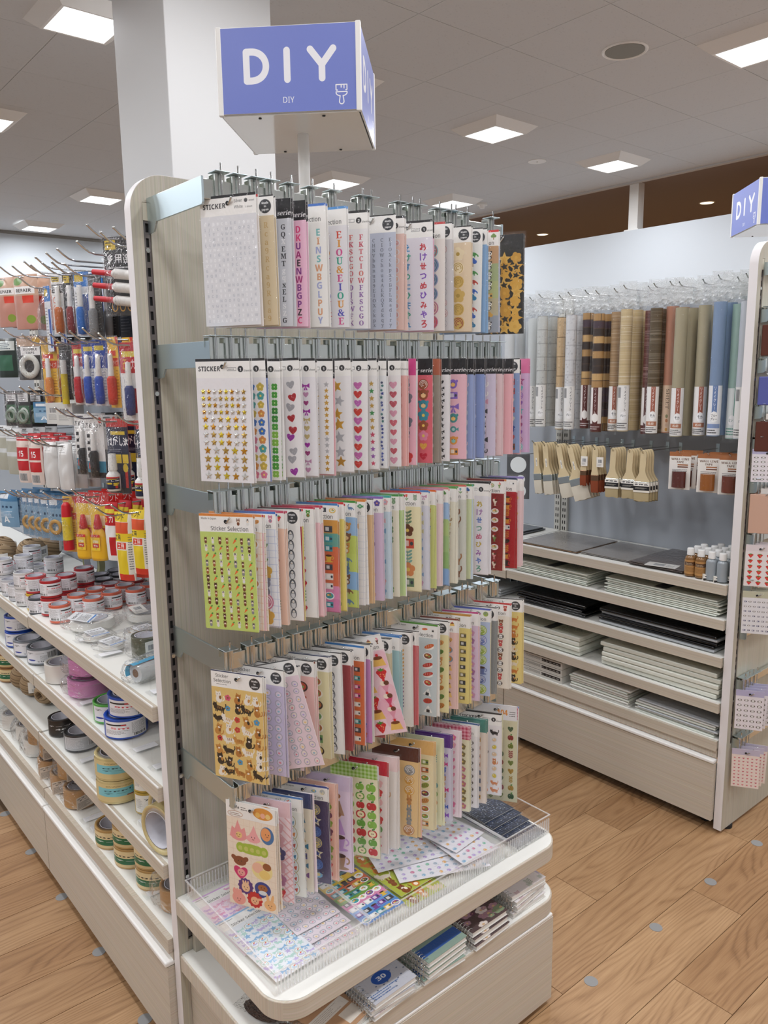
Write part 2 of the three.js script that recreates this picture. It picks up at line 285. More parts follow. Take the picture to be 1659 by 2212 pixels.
// rails with brackets
const bracketGeo = (() => { const s = new THREE.Shape(); s.moveTo(0.002, 0); s.lineTo(BARZ - 0.001, 0); s.lineTo(BARZ, -0.001); s.lineTo(BARZ, -0.037); s.quadraticCurveTo(BARZ, -0.042, BARZ - 0.005, -0.042); s.lineTo(0.036, -0.043); s.lineTo(0.024, -0.058); s.lineTo(0.002, -0.06); s.closePath(); const g = extrude(s, 0.003, 0.0004, 6); g.rotateY(-Math.PI / 2); return g; })();
const ROWN = ['top', 'second', 'third', 'fourth', 'lowest'];
function hookRail(label, x, y, z, w = 0.697) {
  const o = thing('hook_rail', label, 'rail', [x, y, z], 0, 'hook rails of the sticker stand');
  for (const bx of [0.033, 0.033 + w - 0.003]) { const b = part(o, 'bracket', bracketGeo, M.zinc, [bx, 0, 0]); part(b, 'tongue', tr(box(0.003, 0.055, 0.003), -0.0016, -0.03, 0.0035), M.zincD); }
  part(o, 'bar', tr(rbox(w - 0.006, 0.03, 0.014, 0.0012, 1), 0.033 + w / 2 - 0.003, -0.018, BARZ - 0.008), M.zincD);
  return o;
}
ROWS.forEach((y, i) => hookRail('zinc hook rail with flat brackets, ' + ROWN[i] + ' of the sticker stand', 0, y, 0));

// tray shelf, lower shelf and plinth of the sticker stand
function capShelf(label, y, w, d, r, x0) {
  const s = new THREE.Shape(); s.moveTo(0, 0); s.lineTo(w, 0); s.lineTo(w, d - r); s.absarc(w - r, d - r, r, 0, Math.PI / 2, false); s.lineTo(r, d); s.absarc(r, d - r, r, Math.PI / 2, Math.PI, false); s.closePath();
  const g = metres(extrude(s, 0.033, 0.0016, 12), true); g.rotateX(Math.PI / 2);
  const o = thing('stand_shelf', label, 'shelf', [x0, y, 0.0006]);
  part(o, 'board', g, M.beige);
  const s2 = new THREE.Shape(), q = 0.0035; s2.moveTo(q, 0); s2.lineTo(w - q, 0); s2.lineTo(w - q, d - r); s2.absarc(w - r, d - r, r - q, 0, Math.PI / 2, false); s2.lineTo(r, d - q); s2.absarc(r, d - r, r - q, Math.PI / 2, Math.PI, false); s2.closePath();
  const t = extrude(s2, 0.0014, 0, 12); t.rotateX(Math.PI / 2); t.translate(0, 0.0030, 0); part(o, 'white_top', t, M.shelfWhite);
  return o;
}
capShelf('rounded white shelf with woodgrain edge under the hanging sticker sheets', 0.3968, PW, 0.384, 0.06, 0);
capShelf('lower rounded shelf with spiral notebooks under the sticker trays', 0.2668, PW - 0.004, 0.386, 0.06, 0.002);
{
  const o = thing('stand_plinth', 'woodgrain plinth box under the notebook shelf', 'plinth', [0.02, 0, 0.0006]);
  part(o, 'front_panel', tr(mbox(0.7, 0.208, 0.018, 1, true), 0.35, 0.118, 0.378), M.beige);
  for (const x of [0.009, 0.691]) part(o, 'side_panel', tr(mbox(0.018, 0.208, 0.366, 1, true), x, 0.118, 0.184), M.beige);
  part(o, 'top_trim', tr(rbox(0.7, 0.008, 0.386, 0.003), 0.35, 0.2262, 0.193), M.white);
  for (const x of [0.05, 0.65]) for (const z of [0.06, 0.33]) part(o, 'foot', tr(cyl(0.016, 0.016, 12), x, 0.008, z), M.dark);
  
}
{ const o = thing('shelf_riser', 'slim uprights holding the tray shelf over the notebook shelf', 'riser', [0, 0.268, 0.0006]); for (const x of [0.045, PW - 0.045]) part(o, 'upright', tr(box(0.03, 0.0935, 0.012), x, 0.0472, 0.008), M.panel); part(o, 'cross_bar', tr(box(PW - 0.12, 0.02, 0.006), PW / 2, 0.075, 0.005), M.panel); }

// the cube sign on its pole
const DIYT = ctex(1024, 600, (g, w, h) => {
  g.fillStyle = '#7180cc'; g.fillRect(0, 0, w, h); g.strokeStyle = '#f2f2f6'; g.fillStyle = '#f2f2f6'; g.lineCap = 'round'; g.lineJoin = 'round'; g.lineWidth = 50;
  g.beginPath(); g.moveTo(195, 170); g.lineTo(195, 372); g.lineTo(230, 372); g.bezierCurveTo(380, 372, 380, 170, 230, 170); g.closePath(); g.stroke();
  g.beginPath(); g.moveTo(502, 170); g.lineTo(502, 372); g.stroke();
  g.beginPath(); g.moveTo(678, 170); g.lineTo(764, 278); g.lineTo(850, 170); g.moveTo(764, 278); g.lineTo(764, 372); g.stroke();
  g.font = '58px sans-serif'; g.textAlign = 'center'; g.fillText('DIY', 505, 535);
  g.lineWidth = 8; g.lineCap = 'butt'; g.beginPath(); g.moveTo(866, 462); g.lineTo(866, 424); g.lineTo(948, 424); g.lineTo(948, 462); g.moveTo(905, 424); g.lineTo(905, 446); g.moveTo(926, 424); g.lineTo(926, 452); g.stroke(); g.beginPath(); g.moveTo(866, 474); g.lineTo(948, 474); g.lineTo(948, 484); g.quadraticCurveTo(940, 500, 918, 502); g.lineTo(924, 540); g.arc(907, 542, 17, 0, Math.PI); g.lineTo(896, 502); g.quadraticCurveTo(874, 500, 866, 484); g.closePath(); g.stroke(); g.beginPath(); g.moveTo(866, 462); g.lineTo(880, 462); g.moveTo(948, 462); g.lineTo(936, 462); g.stroke();
});
function diySign(label, x, z, poleFrom) {
  const S = 0.266, Hs = 0.151, y0 = 1.907;
  const o = thing('cube_sign', label, 'sign', [x, poleFrom, z], Math.PI / 4), q = y0 - poleFrom;
  part(o, 'pole', tr(cyl(0.0115, q + 0.004, 20), 0, (q + 0.004) / 2, 0), M.white);
  part(o, 'collar', tr(cyl(0.0165, 0.012, 20), 0, 0.006, 0), M.white);
  const sheet = phy(0xf3f3ef, 0.08, { clearcoat: 1, clearcoatRoughness: 0.05 });
  part(o, 'bottom_plate', tr(box(S - 0.012, 0.004, S - 0.012), 0, q + 0.002, 0), sheet);
  part(o, 'top_plate', tr(box(S - 0.012, 0.003, S - 0.012), 0, q + Hs - 0.002, 0), M.white);
  const fm = phy(0xffffff, 0.35, { map: DIYT });
  for (let k = 0; k < 4; k++) {
    const a = k * Math.PI / 2, f = part(o, 'face', new THREE.BoxGeometry(S - 0.016, Hs - 0.006, 0.003), M.white, [Math.sin(a) * (S / 2 - 0.003), q + Hs / 2, Math.cos(a) * (S / 2 - 0.003)], [0, a, 0]);
    part(f, 'printed_face', new THREE.PlaneGeometry(S - 0.016, Hs - 0.006), fm, [0, 0, 0.0017]);
  }
  for (const sx of [-1, 1]) for (const sz of [-1, 1]) part(o, 'corner_profile', rbox(0.01, Hs, 0.01, 0.002, 1), M.white, [sx * (S / 2 - 0.005), q + Hs / 2, sz * (S / 2 - 0.005)]);
  for (const sx of [-1, 1]) for (const sz of [-0.06, 0.06]) part(o, 'screw', cyl(0.003, 0.002, 8), M.dark, [sx * (S / 2 - 0.02), q - 0.0006, sz]);
  return o;
}
diySign('blue DIY cube sign on a white pole above the sticker stand', PW / 2 - 0.001, -0.0125 - 0.002, PTOP);
diySign('blue DIY cube sign cut off by the right edge of the picture', 2.333, 0.07, 0);
// ---------------------------------------------------------------- printed art of the sticker sheets
const ell = (g, x, y, a, b, c, r = 0) => { g.fillStyle = c; g.beginPath(); g.ellipse(x, y, a, b, r, 0, 7); g.fill(); };
const shapeOf = (g, pts, c) => { g.fillStyle = c; g.beginPath(); pts.forEach((p, i) => (i ? g.lineTo(...p) : g.moveTo(...p))); g.closePath(); g.fill(); };
const starPts = (s, n = 5, q = 0.45) => Array.from({ length: n * 2 }, (_, i) => { const a = -Math.PI / 2 + i * Math.PI / n, r = i % 2 ? s * q : s; return [Math.cos(a) * r, Math.sin(a) * r]; });
const heartPath = (g, s) => { g.beginPath(); g.moveTo(0, s * 0.9); g.bezierCurveTo(-s * 1.5, -s * 0.1, -s * 0.8, -s * 1.1, 0, -s * 0.4); g.bezierCurveTo(s * 0.8, -s * 1.1, s * 1.5, -s * 0.1, 0, s * 0.9); };
const eyes = (g, s, y = 0, c = '#222') => { for (const q of [-1, 1]) ell(g, q * s * 0.3, y, s * 0.08, s * 0.1, c); };
const MO = {
  star(g, s, c, d) { shapeOf(g, starPts(s), c); shapeOf(g, starPts(s * 0.5), d ?? c); },
  outstar(g, s, c) { g.strokeStyle = c; g.lineWidth = s * 0.22; const p = starPts(s * 0.85); g.beginPath(); p.forEach((q, i) => (i ? g.lineTo(...q) : g.moveTo(...q))); g.closePath(); g.stroke(); },
  heart(g, s, c, d) { g.fillStyle = c; heartPath(g, s * 0.8); g.fill(); for (let i = 0; i < 5; i++) { g.globalAlpha = 0.5; ell(g, rr(-0.5, 0.5) * s, rr(-0.4, 0.4) * s, s * 0.06, s * 0.06, d ?? '#fff'); } g.globalAlpha = 1; },
  flower(g, s, c, d) { for (let i = 0; i < 5; i++) { const a = i * 1.2566 - 1.57; ell(g, Math.cos(a) * s * 0.5, Math.sin(a) * s * 0.5, s * 0.42, s * 0.42, c); } ell(g, 0, 0, s * 0.25, s * 0.25, d ?? '#f5d76a'); },
  clover(g, s, c) { for (let i = 0; i < 4; i++) { const a = i * 1.5708 + 0.785; ell(g, Math.cos(a) * s * 0.48, Math.sin(a) * s * 0.48, s * 0.45, s * 0.45, c); } ell(g, 0, 0, s * 0.2, s * 0.2, '#cfe6a0'); },
  bow(g, s, c) { shapeOf(g, [[0, 0], [-s, -s * 0.6], [-s, s * 0.5]], c); shapeOf(g, [[0, 0], [s, -s * 0.6], [s, s * 0.5]], c); shapeOf(g, [[0, 0], [-s * 0.5, s], [-s * 0.1, s]], c); shapeOf(g, [[0, 0], [s * 0.5, s], [s * 0.1, s]], c); ell(g, 0, 0, s * 0.22, s * 0.22, c); },
  cat(g, s, c, d) { ell(g, 0, s * 0.35, s * 0.55, s * 0.6, c); ell(g, 0, -s * 0.4, s * 0.48, s * 0.42, c); shapeOf(g, [[-s * 0.45, -s * 0.5], [-s * 0.4, -s], [-s * 0.1, -s * 0.75]], c); shapeOf(g, [[s * 0.45, -s * 0.5], [s * 0.4, -s], [s * 0.1, -s * 0.75]], c); ell(g, s * 0.25, s * 0.1, s * 0.2, s * 0.3, d ?? '#c98d4a'); ell(g, 0, -s * 0.25, s * 0.2, s * 0.14, '#f6efe4'); eyes(g, s * 0.7, -s * 0.45); g.strokeStyle = c; g.lineWidth = s * 0.18; g.beginPath(); g.moveTo(s * 0.5, s * 0.7); g.quadraticCurveTo(s * 1.1, s * 0.6, s * 0.85, -s * 0.1); g.stroke(); },
  longcat(g, s, c, d) { ell(g, 0, s * 0.1, s * 0.9, s * 0.38, c); ell(g, -s * 0.75, -s * 0.3, s * 0.36, s * 0.32, c); shapeOf(g, [[-s, -s * 0.4], [-s, -s * 0.8], [-s * 0.75, -s * 0.55]], c); shapeOf(g, [[-s * 0.5, -s * 0.45], [-s * 0.48, -s * 0.8], [-s * 0.75, -s * 0.55]], c); for (const q of [-0.6, -0.35, 0.4, 0.65]) { g.fillStyle = c; g.fillRect(s * q, s * 0.2, s * 0.17, s * 0.5); } g.strokeStyle = d ?? c; g.lineWidth = s * 0.1; for (const q of [-0.2, 0.1, 0.4]) { g.beginPath(); g.moveTo(s * q, -s * 0.2); g.lineTo(s * q, s * 0.2); g.stroke(); } g.strokeStyle = c; g.lineWidth = s * 0.16; g.beginPath(); g.moveTo(s * 0.8, 0); g.quadraticCurveTo(s * 1.2, -s * 0.3, s, -s * 0.8); g.stroke(); },
  horse(g, s, c, d) { ell(g, 0, s * 0.45, s * 0.38, s * 0.5, c); ell(g, 0, -s * 0.3, s * 0.45, s * 0.48, c); for (const q of [-1, 1]) shapeOf(g, [[q * s * 0.4, -s * 0.5], [q * s * 0.38, -s], [q * s * 0.12, -s * 0.7]], c); ell(g, 0, -s * 0.62, s * 0.16, s * 0.22, d ?? '#3a241a'); ell(g, 0, -s * 0.08, s * 0.3, s * 0.22, '#f3e3cf'); eyes(g, s * 0.8, -s * 0.35); },
  carrot(g, s) { shapeOf(g, [[-s * 0.5, s * 0.8], [s * 0.1, -s * 0.5], [s * 0.6, -s * 0.1]], '#ef6a2e'); ell(g, s * 0.5, -s * 0.55, s * 0.3, s * 0.2, '#4d9a3c', -0.8); },
  penguin(g, s) { ell(g, 0, 0, s * 0.6, s * 0.9, '#6c6f76'); ell(g, 0, s * 0.2, s * 0.42, s * 0.62, '#e9e9ea'); ell(g, 0, -s * 0.5, s * 0.42, s * 0.4, '#2f3136'); ell(g, 0, -s * 0.42, s * 0.3, s * 0.26, '#f4f4f4'); eyes(g, s * 0.6, -s * 0.48); shapeOf(g, [[-s * 0.08, -s * 0.38], [s * 0.08, -s * 0.38], [0, -s * 0.26]], '#e8a33a'); },
  bear(g, s, c, d) { for (const q of [-1, 1]) ell(g, q * s * 0.42, -s * 0.75, s * 0.2, s * 0.2, c); ell(g, 0, -s * 0.35, s * 0.58, s * 0.5, c); ell(g, 0, s * 0.5, s * 0.5, s * 0.5, c); ell(g, 0, -s * 0.2, s * 0.24, s * 0.18, '#f7ead6'); eyes(g, s * 0.8, -s * 0.42); ell(g, 0, s * 0.5, s * 0.28, s * 0.3, d ?? '#e25b5b'); },
  rabbit(g, s, c) { for (const q of [-1, 1]) ell(g, q * s * 0.25, -s * 0.7, s * 0.13, s * 0.4, c); ell(g, 0, -s * 0.1, s * 0.5, s * 0.42, c); ell(g, 0, s * 0.55, s * 0.4, s * 0.4, c); eyes(g, s * 0.8, -s * 0.12, '#553'); ell(g, 0, s * 0.05, s * 0.06, s * 0.05, '#d66'); },
  berry(g, s) { shapeOf(g, [[-s * 0.7, -s * 0.3], [s * 0.7, -s * 0.3], [s * 0.35, s * 0.5], [0, s * 0.9], [-s * 0.35, s * 0.5]], '#d8232f'); ell(g, 0, -s * 0.2, s * 0.7, s * 0.4, '#d8232f'); shapeOf(g, starPts(s * 0.6, 6, 0.4).map(([x, y]) => [x, y * 0.5 - s * 0.5]), '#3f9a3a'); for (let i = 0; i < 7; i++) ell(g, rr(-0.4, 0.4) * s, rr(-0.2, 0.5) * s, s * 0.05, s * 0.07, '#ffe08a'); },
  apple(g, s, c) { ell(g, -s * 0.3, s * 0.1, s * 0.5, s * 0.62, c); ell(g, s * 0.3, s * 0.1, s * 0.5, s * 0.62, c); ell(g, s * 0.2, -s * 0.7, s * 0.28, s * 0.14, '#3f8f36', -0.5); g.fillStyle = '#5a3b22'; g.fillRect(-s * 0.05, -s * 0.8, s * 0.1, s * 0.35); ell(g, -s * 0.4, -s * 0.1, s * 0.1, s * 0.18, '#ffffff88'); },
  halfapple(g, s, c) { MO.apple(g, s, c); ell(g, 0, s * 0.1, s * 0.6, s * 0.5, '#fbf1c8'); ell(g, -s * 0.1, s * 0.1, s * 0.07, s * 0.12, '#6b4422'); ell(g, s * 0.12, s * 0.1, s * 0.07, s * 0.12, '#6b4422'); },
  plate(g, s, c, d) { ell(g, 0, s * 0.1, s * 0.95, s * 0.72, d ?? '#fff'); ell(g, 0, s * 0.05, s * 0.75, s * 0.54, c); ell(g, -s * 0.25, -s * 0.05, s * 0.25, s * 0.2, '#f3d27a'); ell(g, s * 0.25, s * 0.1, s * 0.22, s * 0.17, '#7fae55'); ell(g, 0.1 * s, -s * 0.2, s * 0.18, s * 0.14, '#d95b3a'); },
  sushi(g, s, c) { ell(g, 0, s * 0.25, s * 0.8, s * 0.36, '#faf7f0'); ell(g, 0, -s * 0.05, s * 0.9, s * 0.34, c, -0.1); g.strokeStyle = '#ffffff99'; g.lineWidth = s * 0.08; for (const q of [-0.4, 0, 0.4]) { g.beginPath(); g.moveTo(s * q, -s * 0.3); g.lineTo(s * (q - 0.12), s * 0.15); g.stroke(); } },
  onigiri(g, s) { shapeOf(g, [[0, -s * 0.8], [s * 0.8, s * 0.6], [-s * 0.8, s * 0.6]], '#f8f8f4'); g.fillStyle = '#23272b'; g.fillRect(-s * 0.3, s * 0.05, s * 0.6, s * 0.55); eyes(g, s * 0.6, -s * 0.15); },
  cup(g, s, c) { shapeOf(g, [[-s * 0.6, -s * 0.4], [s * 0.6, -s * 0.4], [s * 0.4, s * 0.6], [-s * 0.4, s * 0.6]], c); ell(g, 0, -s * 0.4, s * 0.6, s * 0.2, '#4b2b1c'); g.strokeStyle = c; g.lineWidth = s * 0.14; g.beginPath(); g.arc(s * 0.62, 0, s * 0.28, -1.5, 1.5); g.stroke(); ell(g, 0, s * 0.72, s * 0.85, s * 0.16, c); },
  dessert(g, s, c, d) { shapeOf(g, [[-s * 0.5, -s * 0.2], [s * 0.5, -s * 0.2], [s * 0.14, s * 0.55], [s * 0.14, s * 0.8], [s * 0.4, s * 0.95], [-s * 0.4, s * 0.95], [-s * 0.14, s * 0.8], [-s * 0.14, s * 0.55]], c); ell(g, -s * 0.2, -s * 0.4, s * 0.34, s * 0.3, '#fbeedd'); ell(g, s * 0.24, -s * 0.42, s * 0.32, s * 0.28, d ?? '#6b3a26'); ell(g, 0, -s * 0.78, s * 0.16, s * 0.16, '#d8232f'); },
  pudding(g, s) { shapeOf(g, [[-s * 0.55, -s * 0.3], [s * 0.55, -s * 0.3], [s * 0.8, s * 0.6], [-s * 0.8, s * 0.6]], '#f2c766'); ell(g, 0, -s * 0.3, s * 0.56, s * 0.2, '#7a3d1a'); ell(g, 0, -s * 0.62, s * 0.17, s * 0.17, '#d8232f'); },
  bread(g, s, c) { ell(g, 0, 0, s * 0.85, s * 0.5, c, -0.4); g.strokeStyle = '#8a4f1e'; g.lineWidth = s * 0.08; for (const q of [-0.4, 0, 0.4]) { g.beginPath(); g.moveTo(s * q - s * 0.15, -s * 0.3); g.lineTo(s * q + s * 0.1, s * 0.3); g.stroke(); } },
  fish(g, s, c, d) { ell(g, 0, 0, s, s, '#e9f3f6'); g.strokeStyle = d ?? '#b7a36a'; g.lineWidth = s * 0.08; g.stroke(); ell(g, -s * 0.1, 0, s * 0.5, s * 0.26, c, 0.5); shapeOf(g, [[s * 0.2, s * 0.1], [s * 0.75, -s * 0.1], [s * 0.6, s * 0.55]], c); ell(g, s * 0.2, -s * 0.5, s * 0.3, s * 0.14, '#e2573a', -0.4); },
  dino(g, s, c) { ell(g, 0, s * 0.2, s * 0.7, s * 0.36, c); g.strokeStyle = c; g.lineCap = 'round'; g.lineWidth = s * 0.24; g.beginPath(); g.moveTo(-s * 0.5, s * 0.1); g.quadraticCurveTo(-s * 0.8, -s * 0.5, -s * 0.4, -s * 0.8); g.stroke(); g.beginPath(); g.moveTo(s * 0.5, s * 0.2); g.quadraticCurveTo(s * 0.9, s * 0.3, s, s * 0.6); g.stroke(); g.fillStyle = c; for (const q of [-0.45, 0.25]) g.fillRect(s * q, s * 0.3, s * 0.2, s * 0.5); g.lineCap = 'butt'; },
  tree(g, s, c) { g.fillStyle = '#8a5a30'; g.fillRect(-s * 0.1, 0, s * 0.2, s * 0.9); for (const [x, y] of [[0, -0.5], [-0.4, -0.1], [0.4, -0.1]]) ell(g, x * s, y * s, s * 0.45, s * 0.4, c); },
  panda(g, s) { for (const q of [-1, 1]) ell(g, q * s * 0.45, -s * 0.8, s * 0.2, s * 0.2, '#222'); ell(g, 0, s * 0.5, s * 0.55, s * 0.5, '#222'); ell(g, 0, s * 0.55, s * 0.36, s * 0.4, '#fff'); ell(g, 0, -s * 0.35, s * 0.6, s * 0.5, '#fff'); for (const q of [-1, 1]) ell(g, q * s * 0.25, -s * 0.38, s * 0.14, s * 0.16, '#222'); },
  leaf(g, s, c) { g.strokeStyle = c; g.lineWidth = s * 0.1; g.beginPath(); g.moveTo(0, s); g.lineTo(0, -s * 0.7); g.stroke(); for (let i = 0; i < 4; i++) for (const q of [-1, 1]) ell(g, q * s * 0.3, s * (0.6 - i * 0.42), s * 0.3, s * 0.13, c, q * -0.6); },
  tulip(g, s, c) { g.strokeStyle = '#5b8f4a'; g.lineWidth = s * 0.12; g.beginPath(); g.moveTo(0, s); g.lineTo(0, -s * 0.2); g.stroke(); ell(g, -s * 0.3, s * 0.45, s * 0.32, s * 0.12, '#5b8f4a', 0.9); ell(g, s * 0.3, s * 0.45, s * 0.32, s * 0.12, '#5b8f4a', -0.9); ell(g, 0, -s * 0.5, s * 0.3, s * 0.42, c); shapeOf(g, [[-s * 0.3, -s * 0.6], [-s * 0.25, -s], [0, -s * 0.7], [s * 0.25, -s], [s * 0.3, -s * 0.6]], c); },
  gem(g, s, c, d) { g.globalAlpha = 0.9; ell(g, 0, 0, s * 0.85, s * 0.75, d ?? '#dfe3ea', rnd() * 3); ell(g, 0, 0, s * 0.62, s * 0.55, c, rnd() * 3); ell(g, -s * 0.2, -s * 0.2, s * 0.2, s * 0.14, '#ffffffcc'); g.globalAlpha = 1; },
  ghost(g, s, c, d) { g.strokeStyle = d ?? '#a9a9b6'; g.lineWidth = s * 0.16; ell(g, 0, 0, s * 0.8, s * 0.7, c, rnd() * 3); g.stroke(); ell(g, 0, s * 0.1, s * 0.28, s * 0.2, pick(['#e58a9a', '#8fc1d6', '#b7a7dd', '#f0cf86'])); },
  blue(g, s, c) { const k = Math.floor(rnd() * 4); [MO.longcat, MO.bow, MO.star, MO.fish][k](g, s, c, '#8fb6d8'); },
  goods(g, s, c) { g.fillStyle = c; g.fillRect(-s * 0.8, -s * 0.6, s * 1.6, s * 1.2); g.fillStyle = '#ffffffcc'; g.fillRect(-s * 0.55, -s * 0.38, s * 0.7, s * 0.7); ell(g, s * 0.5, 0, s * 0.2, s * 0.24, '#33414d'); },
  phone(g, s, c) { g.save(); g.rotate(-0.4); g.fillStyle = c; g.fillRect(-s * 0.4, -s, s * 0.8, s * 2); g.fillStyle = '#dfe8f4'; g.fillRect(-s * 0.28, -s * 0.8, s * 0.56, s * 0.8); g.restore(); },
  monster(g, s, c, d) { ell(g, 0, 0, s * 0.75, s * 0.8, c); for (const q of [-1, 1]) ell(g, q * s * 0.7, -s * 0.5, s * 0.2, s * 0.24, c); ell(g, 0, s * 0.1, s * 0.4, s * 0.36, d ?? '#ffd9a0'); eyes(g, s * 0.8, -s * 0.2); },
  dress(g, s, c) { shapeOf(g, [[-s * 0.2, -s * 0.3], [s * 0.2, -s * 0.3], [s * 0.6, s], [-s * 0.6, s]], c); ell(g, 0, -s * 0.6, s * 0.26, s * 0.28, '#f6d9c4'); ell(g, 0, -s * 0.72, s * 0.3, s * 0.22, '#a9724a'); },
  skull(g, s) { g.fillStyle = '#1c1c20'; g.save(); const k = Math.floor(rnd() * 3); if (k === 0) MO.bow(g, s * 0.8, '#1c1c20'); else if (k === 1) { heartPath(g, s * 0.7); g.fill(); } else shapeOf(g, starPts(s * 0.8), '#1c1c20'); g.restore(); },
  dog(g, s) { ell(g, 0, 0, s * 0.8, s * 0.62, '#fff'); g.strokeStyle = '#44403c'; g.lineWidth = s * 0.12; g.stroke(); for (const q of [-1, 1]) ell(g, q * s * 0.65, 0, s * 0.2, s * 0.42, '#57504a'); eyes(g, s, -s * 0.05); ell(g, 0, s * 0.18, s * 0.14, s * 0.1, '#33302c'); },
  hand(g, s, c, d) { const k = Math.floor(rnd() * 3); if (k === 0) ell(g, 0, 0, s, s * 0.95, d ?? '#54317f'); else if (k === 1) shapeOf(g, starPts(s * 1.1, 10, 0.84), d ?? '#c8202a'); ell(g, 0, s * 0.2, s * 0.5, s * 0.5, c); for (let i = -1; i < 2; i++) ell(g, i * s * 0.3, -s * 0.35, s * 0.16, s * 0.4, c, i * 0.2); eyes(g, s * 0.6, s * 0.2); },
  candy(g, s, c) { ell(g, 0, 0, s * 0.6, s * 0.6, c); shapeOf(g, [[s * 0.5, 0], [s, -s * 0.4], [s, s * 0.4]], c); shapeOf(g, [[-s * 0.5, 0], [-s, -s * 0.4], [-s, s * 0.4]], c); ell(g, 0, 0, s * 0.3, s * 0.3, '#ffffffaa'); },
  moon(g, s, c) { ell(g, 0, 0, s * 0.8, s * 0.5, '#7fb6d6'); ell(g, 0, -s * 0.1, s * 0.4, s * 0.3, c); for (let i = 0; i < 4; i++) ell(g, rr(-1, 1) * s, rr(-1, 1) * s, s * 0.07, s * 0.07, '#f2e3b0'); },
  swirl(g, s, c, d) { ell(g, 0, 0, s * 0.85, s * 0.85, c); g.strokeStyle = d ?? '#fff'; g.lineWidth = s * 0.09; for (let i = 1; i < 4; i++) { g.beginPath(); g.arc(0, 0, s * 0.22 * i, i, i + 4.6); g.stroke(); } },
  brown(g, s, c) { pick([MO.bear, MO.rabbit, MO.cat])(g, s, c, '#fff2dc'); },
};
const HIRA = ['え', 'え', 'お', 'け', 'け', 'け', 'す', 'す', 'せ', 'つ', 'つ', 'つ', 'に', 'に', 'ぬ', 'ひ', 'ひ', 'ひ', 'ま', 'ま', 'み', 'や', 'や', 'や', 'れ', 'れ', 'ろ'];
const CW = 200, CH = 400;
function paintSheet(g, s) {   // s: {bg, head, hc, mo, pal, n, rows, pat}
  const white = '#f7f6f3', hh = s.head === 'N' ? 0 : 62;
  g.save(); g.beginPath(); g.rect(0, 0, CW, CH); g.clip(); g.fillStyle = white; g.fillRect(0, 0, CW, CH);
  g.fillStyle = s.bg; g.fillRect(0, hh, CW, CH - hh);
  if (s.pat === 'check' || s.pat === 'plaid') { g.strokeStyle = s.pc ?? '#b9c3de'; g.lineWidth = s.pat === 'plaid' ? 5 : 2; g.globalAlpha = 0.7; for (let i = 0; i < 20; i++) { g.beginPath(); if (s.pat === 'plaid') { g.moveTo(i * 34 - 300, hh); g.lineTo(i * 34 + 100, CH); g.moveTo(i * 34 - 100, CH); g.lineTo(i * 34 + 300, hh); } else { g.moveTo(i * 24, hh); g.lineTo(i * 24, CH); g.moveTo(0, hh + i * 24); g.lineTo(CW, hh + i * 24); } g.stroke(); } g.globalAlpha = 1; }
  if (s.pat === 'bands') s.bands.forEach((c, i) => { g.fillStyle = c; const h0 = (CH - hh) / s.bands.length; g.fillRect(0, hh + i * h0, CW, h0 + 1); });
  if (s.pat === 'wash') for (let i = 0; i < 9; i++) { g.globalAlpha = 0.35; ell(g, rnd() * CW, hh + rnd() * (CH - hh), rr(30, 70), rr(20, 60), pick(s.bands)); } g.globalAlpha = 1;
  if (s.head === 'B') { g.fillStyle = '#15151a'; g.fillRect(0, 0, CW, hh); g.fillStyle = '#f2f2f2'; g.font = 'bold italic 19px serif'; g.textAlign = 'left'; g.fillText('Sticker series', 76, 52); }
  if (s.head === 'K') { g.fillStyle = s.hc; g.fillRect(0, 0, CW, hh); if (s.gin) { g.fillStyle = '#ffffff55'; for (let i = 0; i < 14; i++) { g.fillRect(i * 16, 0, 8, hh); g.fillRect(0, i * 16, CW, Math.min(8, Math.max(0, hh - i * 16))); } } }
  if (s.head === 'S') { g.fillStyle = '#2a2a2c'; g.fillRect(0, 0, CW, 9); g.font = 'bold 21px sans-serif'; g.textAlign = 'left'; g.fillText('STICKER', 10, 40); ell(g, 166, 34, 10, 10, '#2a2a2c'); g.fillStyle = '#fff'; g.font = 'bold 15px sans-serif'; g.fillText(s.num ?? '1', 162, 40); g.fillStyle = '#444'; g.font = '9px sans-serif'; g.fillText('sheet', 177, 42); g.strokeStyle = '#555'; g.lineWidth = 1; g.strokeRect(118, 29, 32, 10); lines(g, 121, 33, 26, 1, 3, '#555', 2); if (s.silver) { g.fillStyle = white; g.fillRect(108, 10, 92, 46); g.fillStyle = '#555'; g.font = '12px sans-serif'; g.fillText('Silver', 122, 26); g.fillText('White', 122, 44); ell(g, 164, 22, 6, 6, '#555'); g.fillStyle = '#555'; g.font = '8px sans-serif'; g.fillText('sheet', 174, 26); g.fillText('1 sheet', 160, 44); } }
  if (s.head === 'J' || s.head === 'C') {
    g.fillStyle = s.hc; g.fillRect(0, 0, CW, s.head === 'C' ? 9 : 5); g.fillStyle = '#333';
    if (s.head === 'J') { g.font = '17px sans-serif'; g.textAlign = 'left'; g.fillText('Sticker', 18, 26); g.fillText('Selection', 10, 44); lines(g, 22, 50, 44, 1, 3, '#777', 2); ell(g, 170, 34, 21, 21, '#33363a'); g.fillStyle = '#fff'; g.font = 'bold 9px sans-serif'; g.textAlign = 'center'; g.fillText('Made', 170, 27); g.fillText('in', 170, 37); g.fillText('Japan', 170, 47); } else { g.font = '9px sans-serif'; g.textAlign = 'left'; g.fillText('Made in Japan', 8, 20); g.font = '19px sans-serif'; g.fillText('Sticker Selection', 42, 57); s.mo.slice(0, 2).forEach((m, i) => { g.save(); g.translate(145 + i * 34, 26); MO[m]?.(g, 13, s.pal[i % s.pal.length], s.pal[(i + 1) % s.pal.length]); g.restore(); }); }
  }
  if (s.own) { s.own(g); g.restore(); return; }
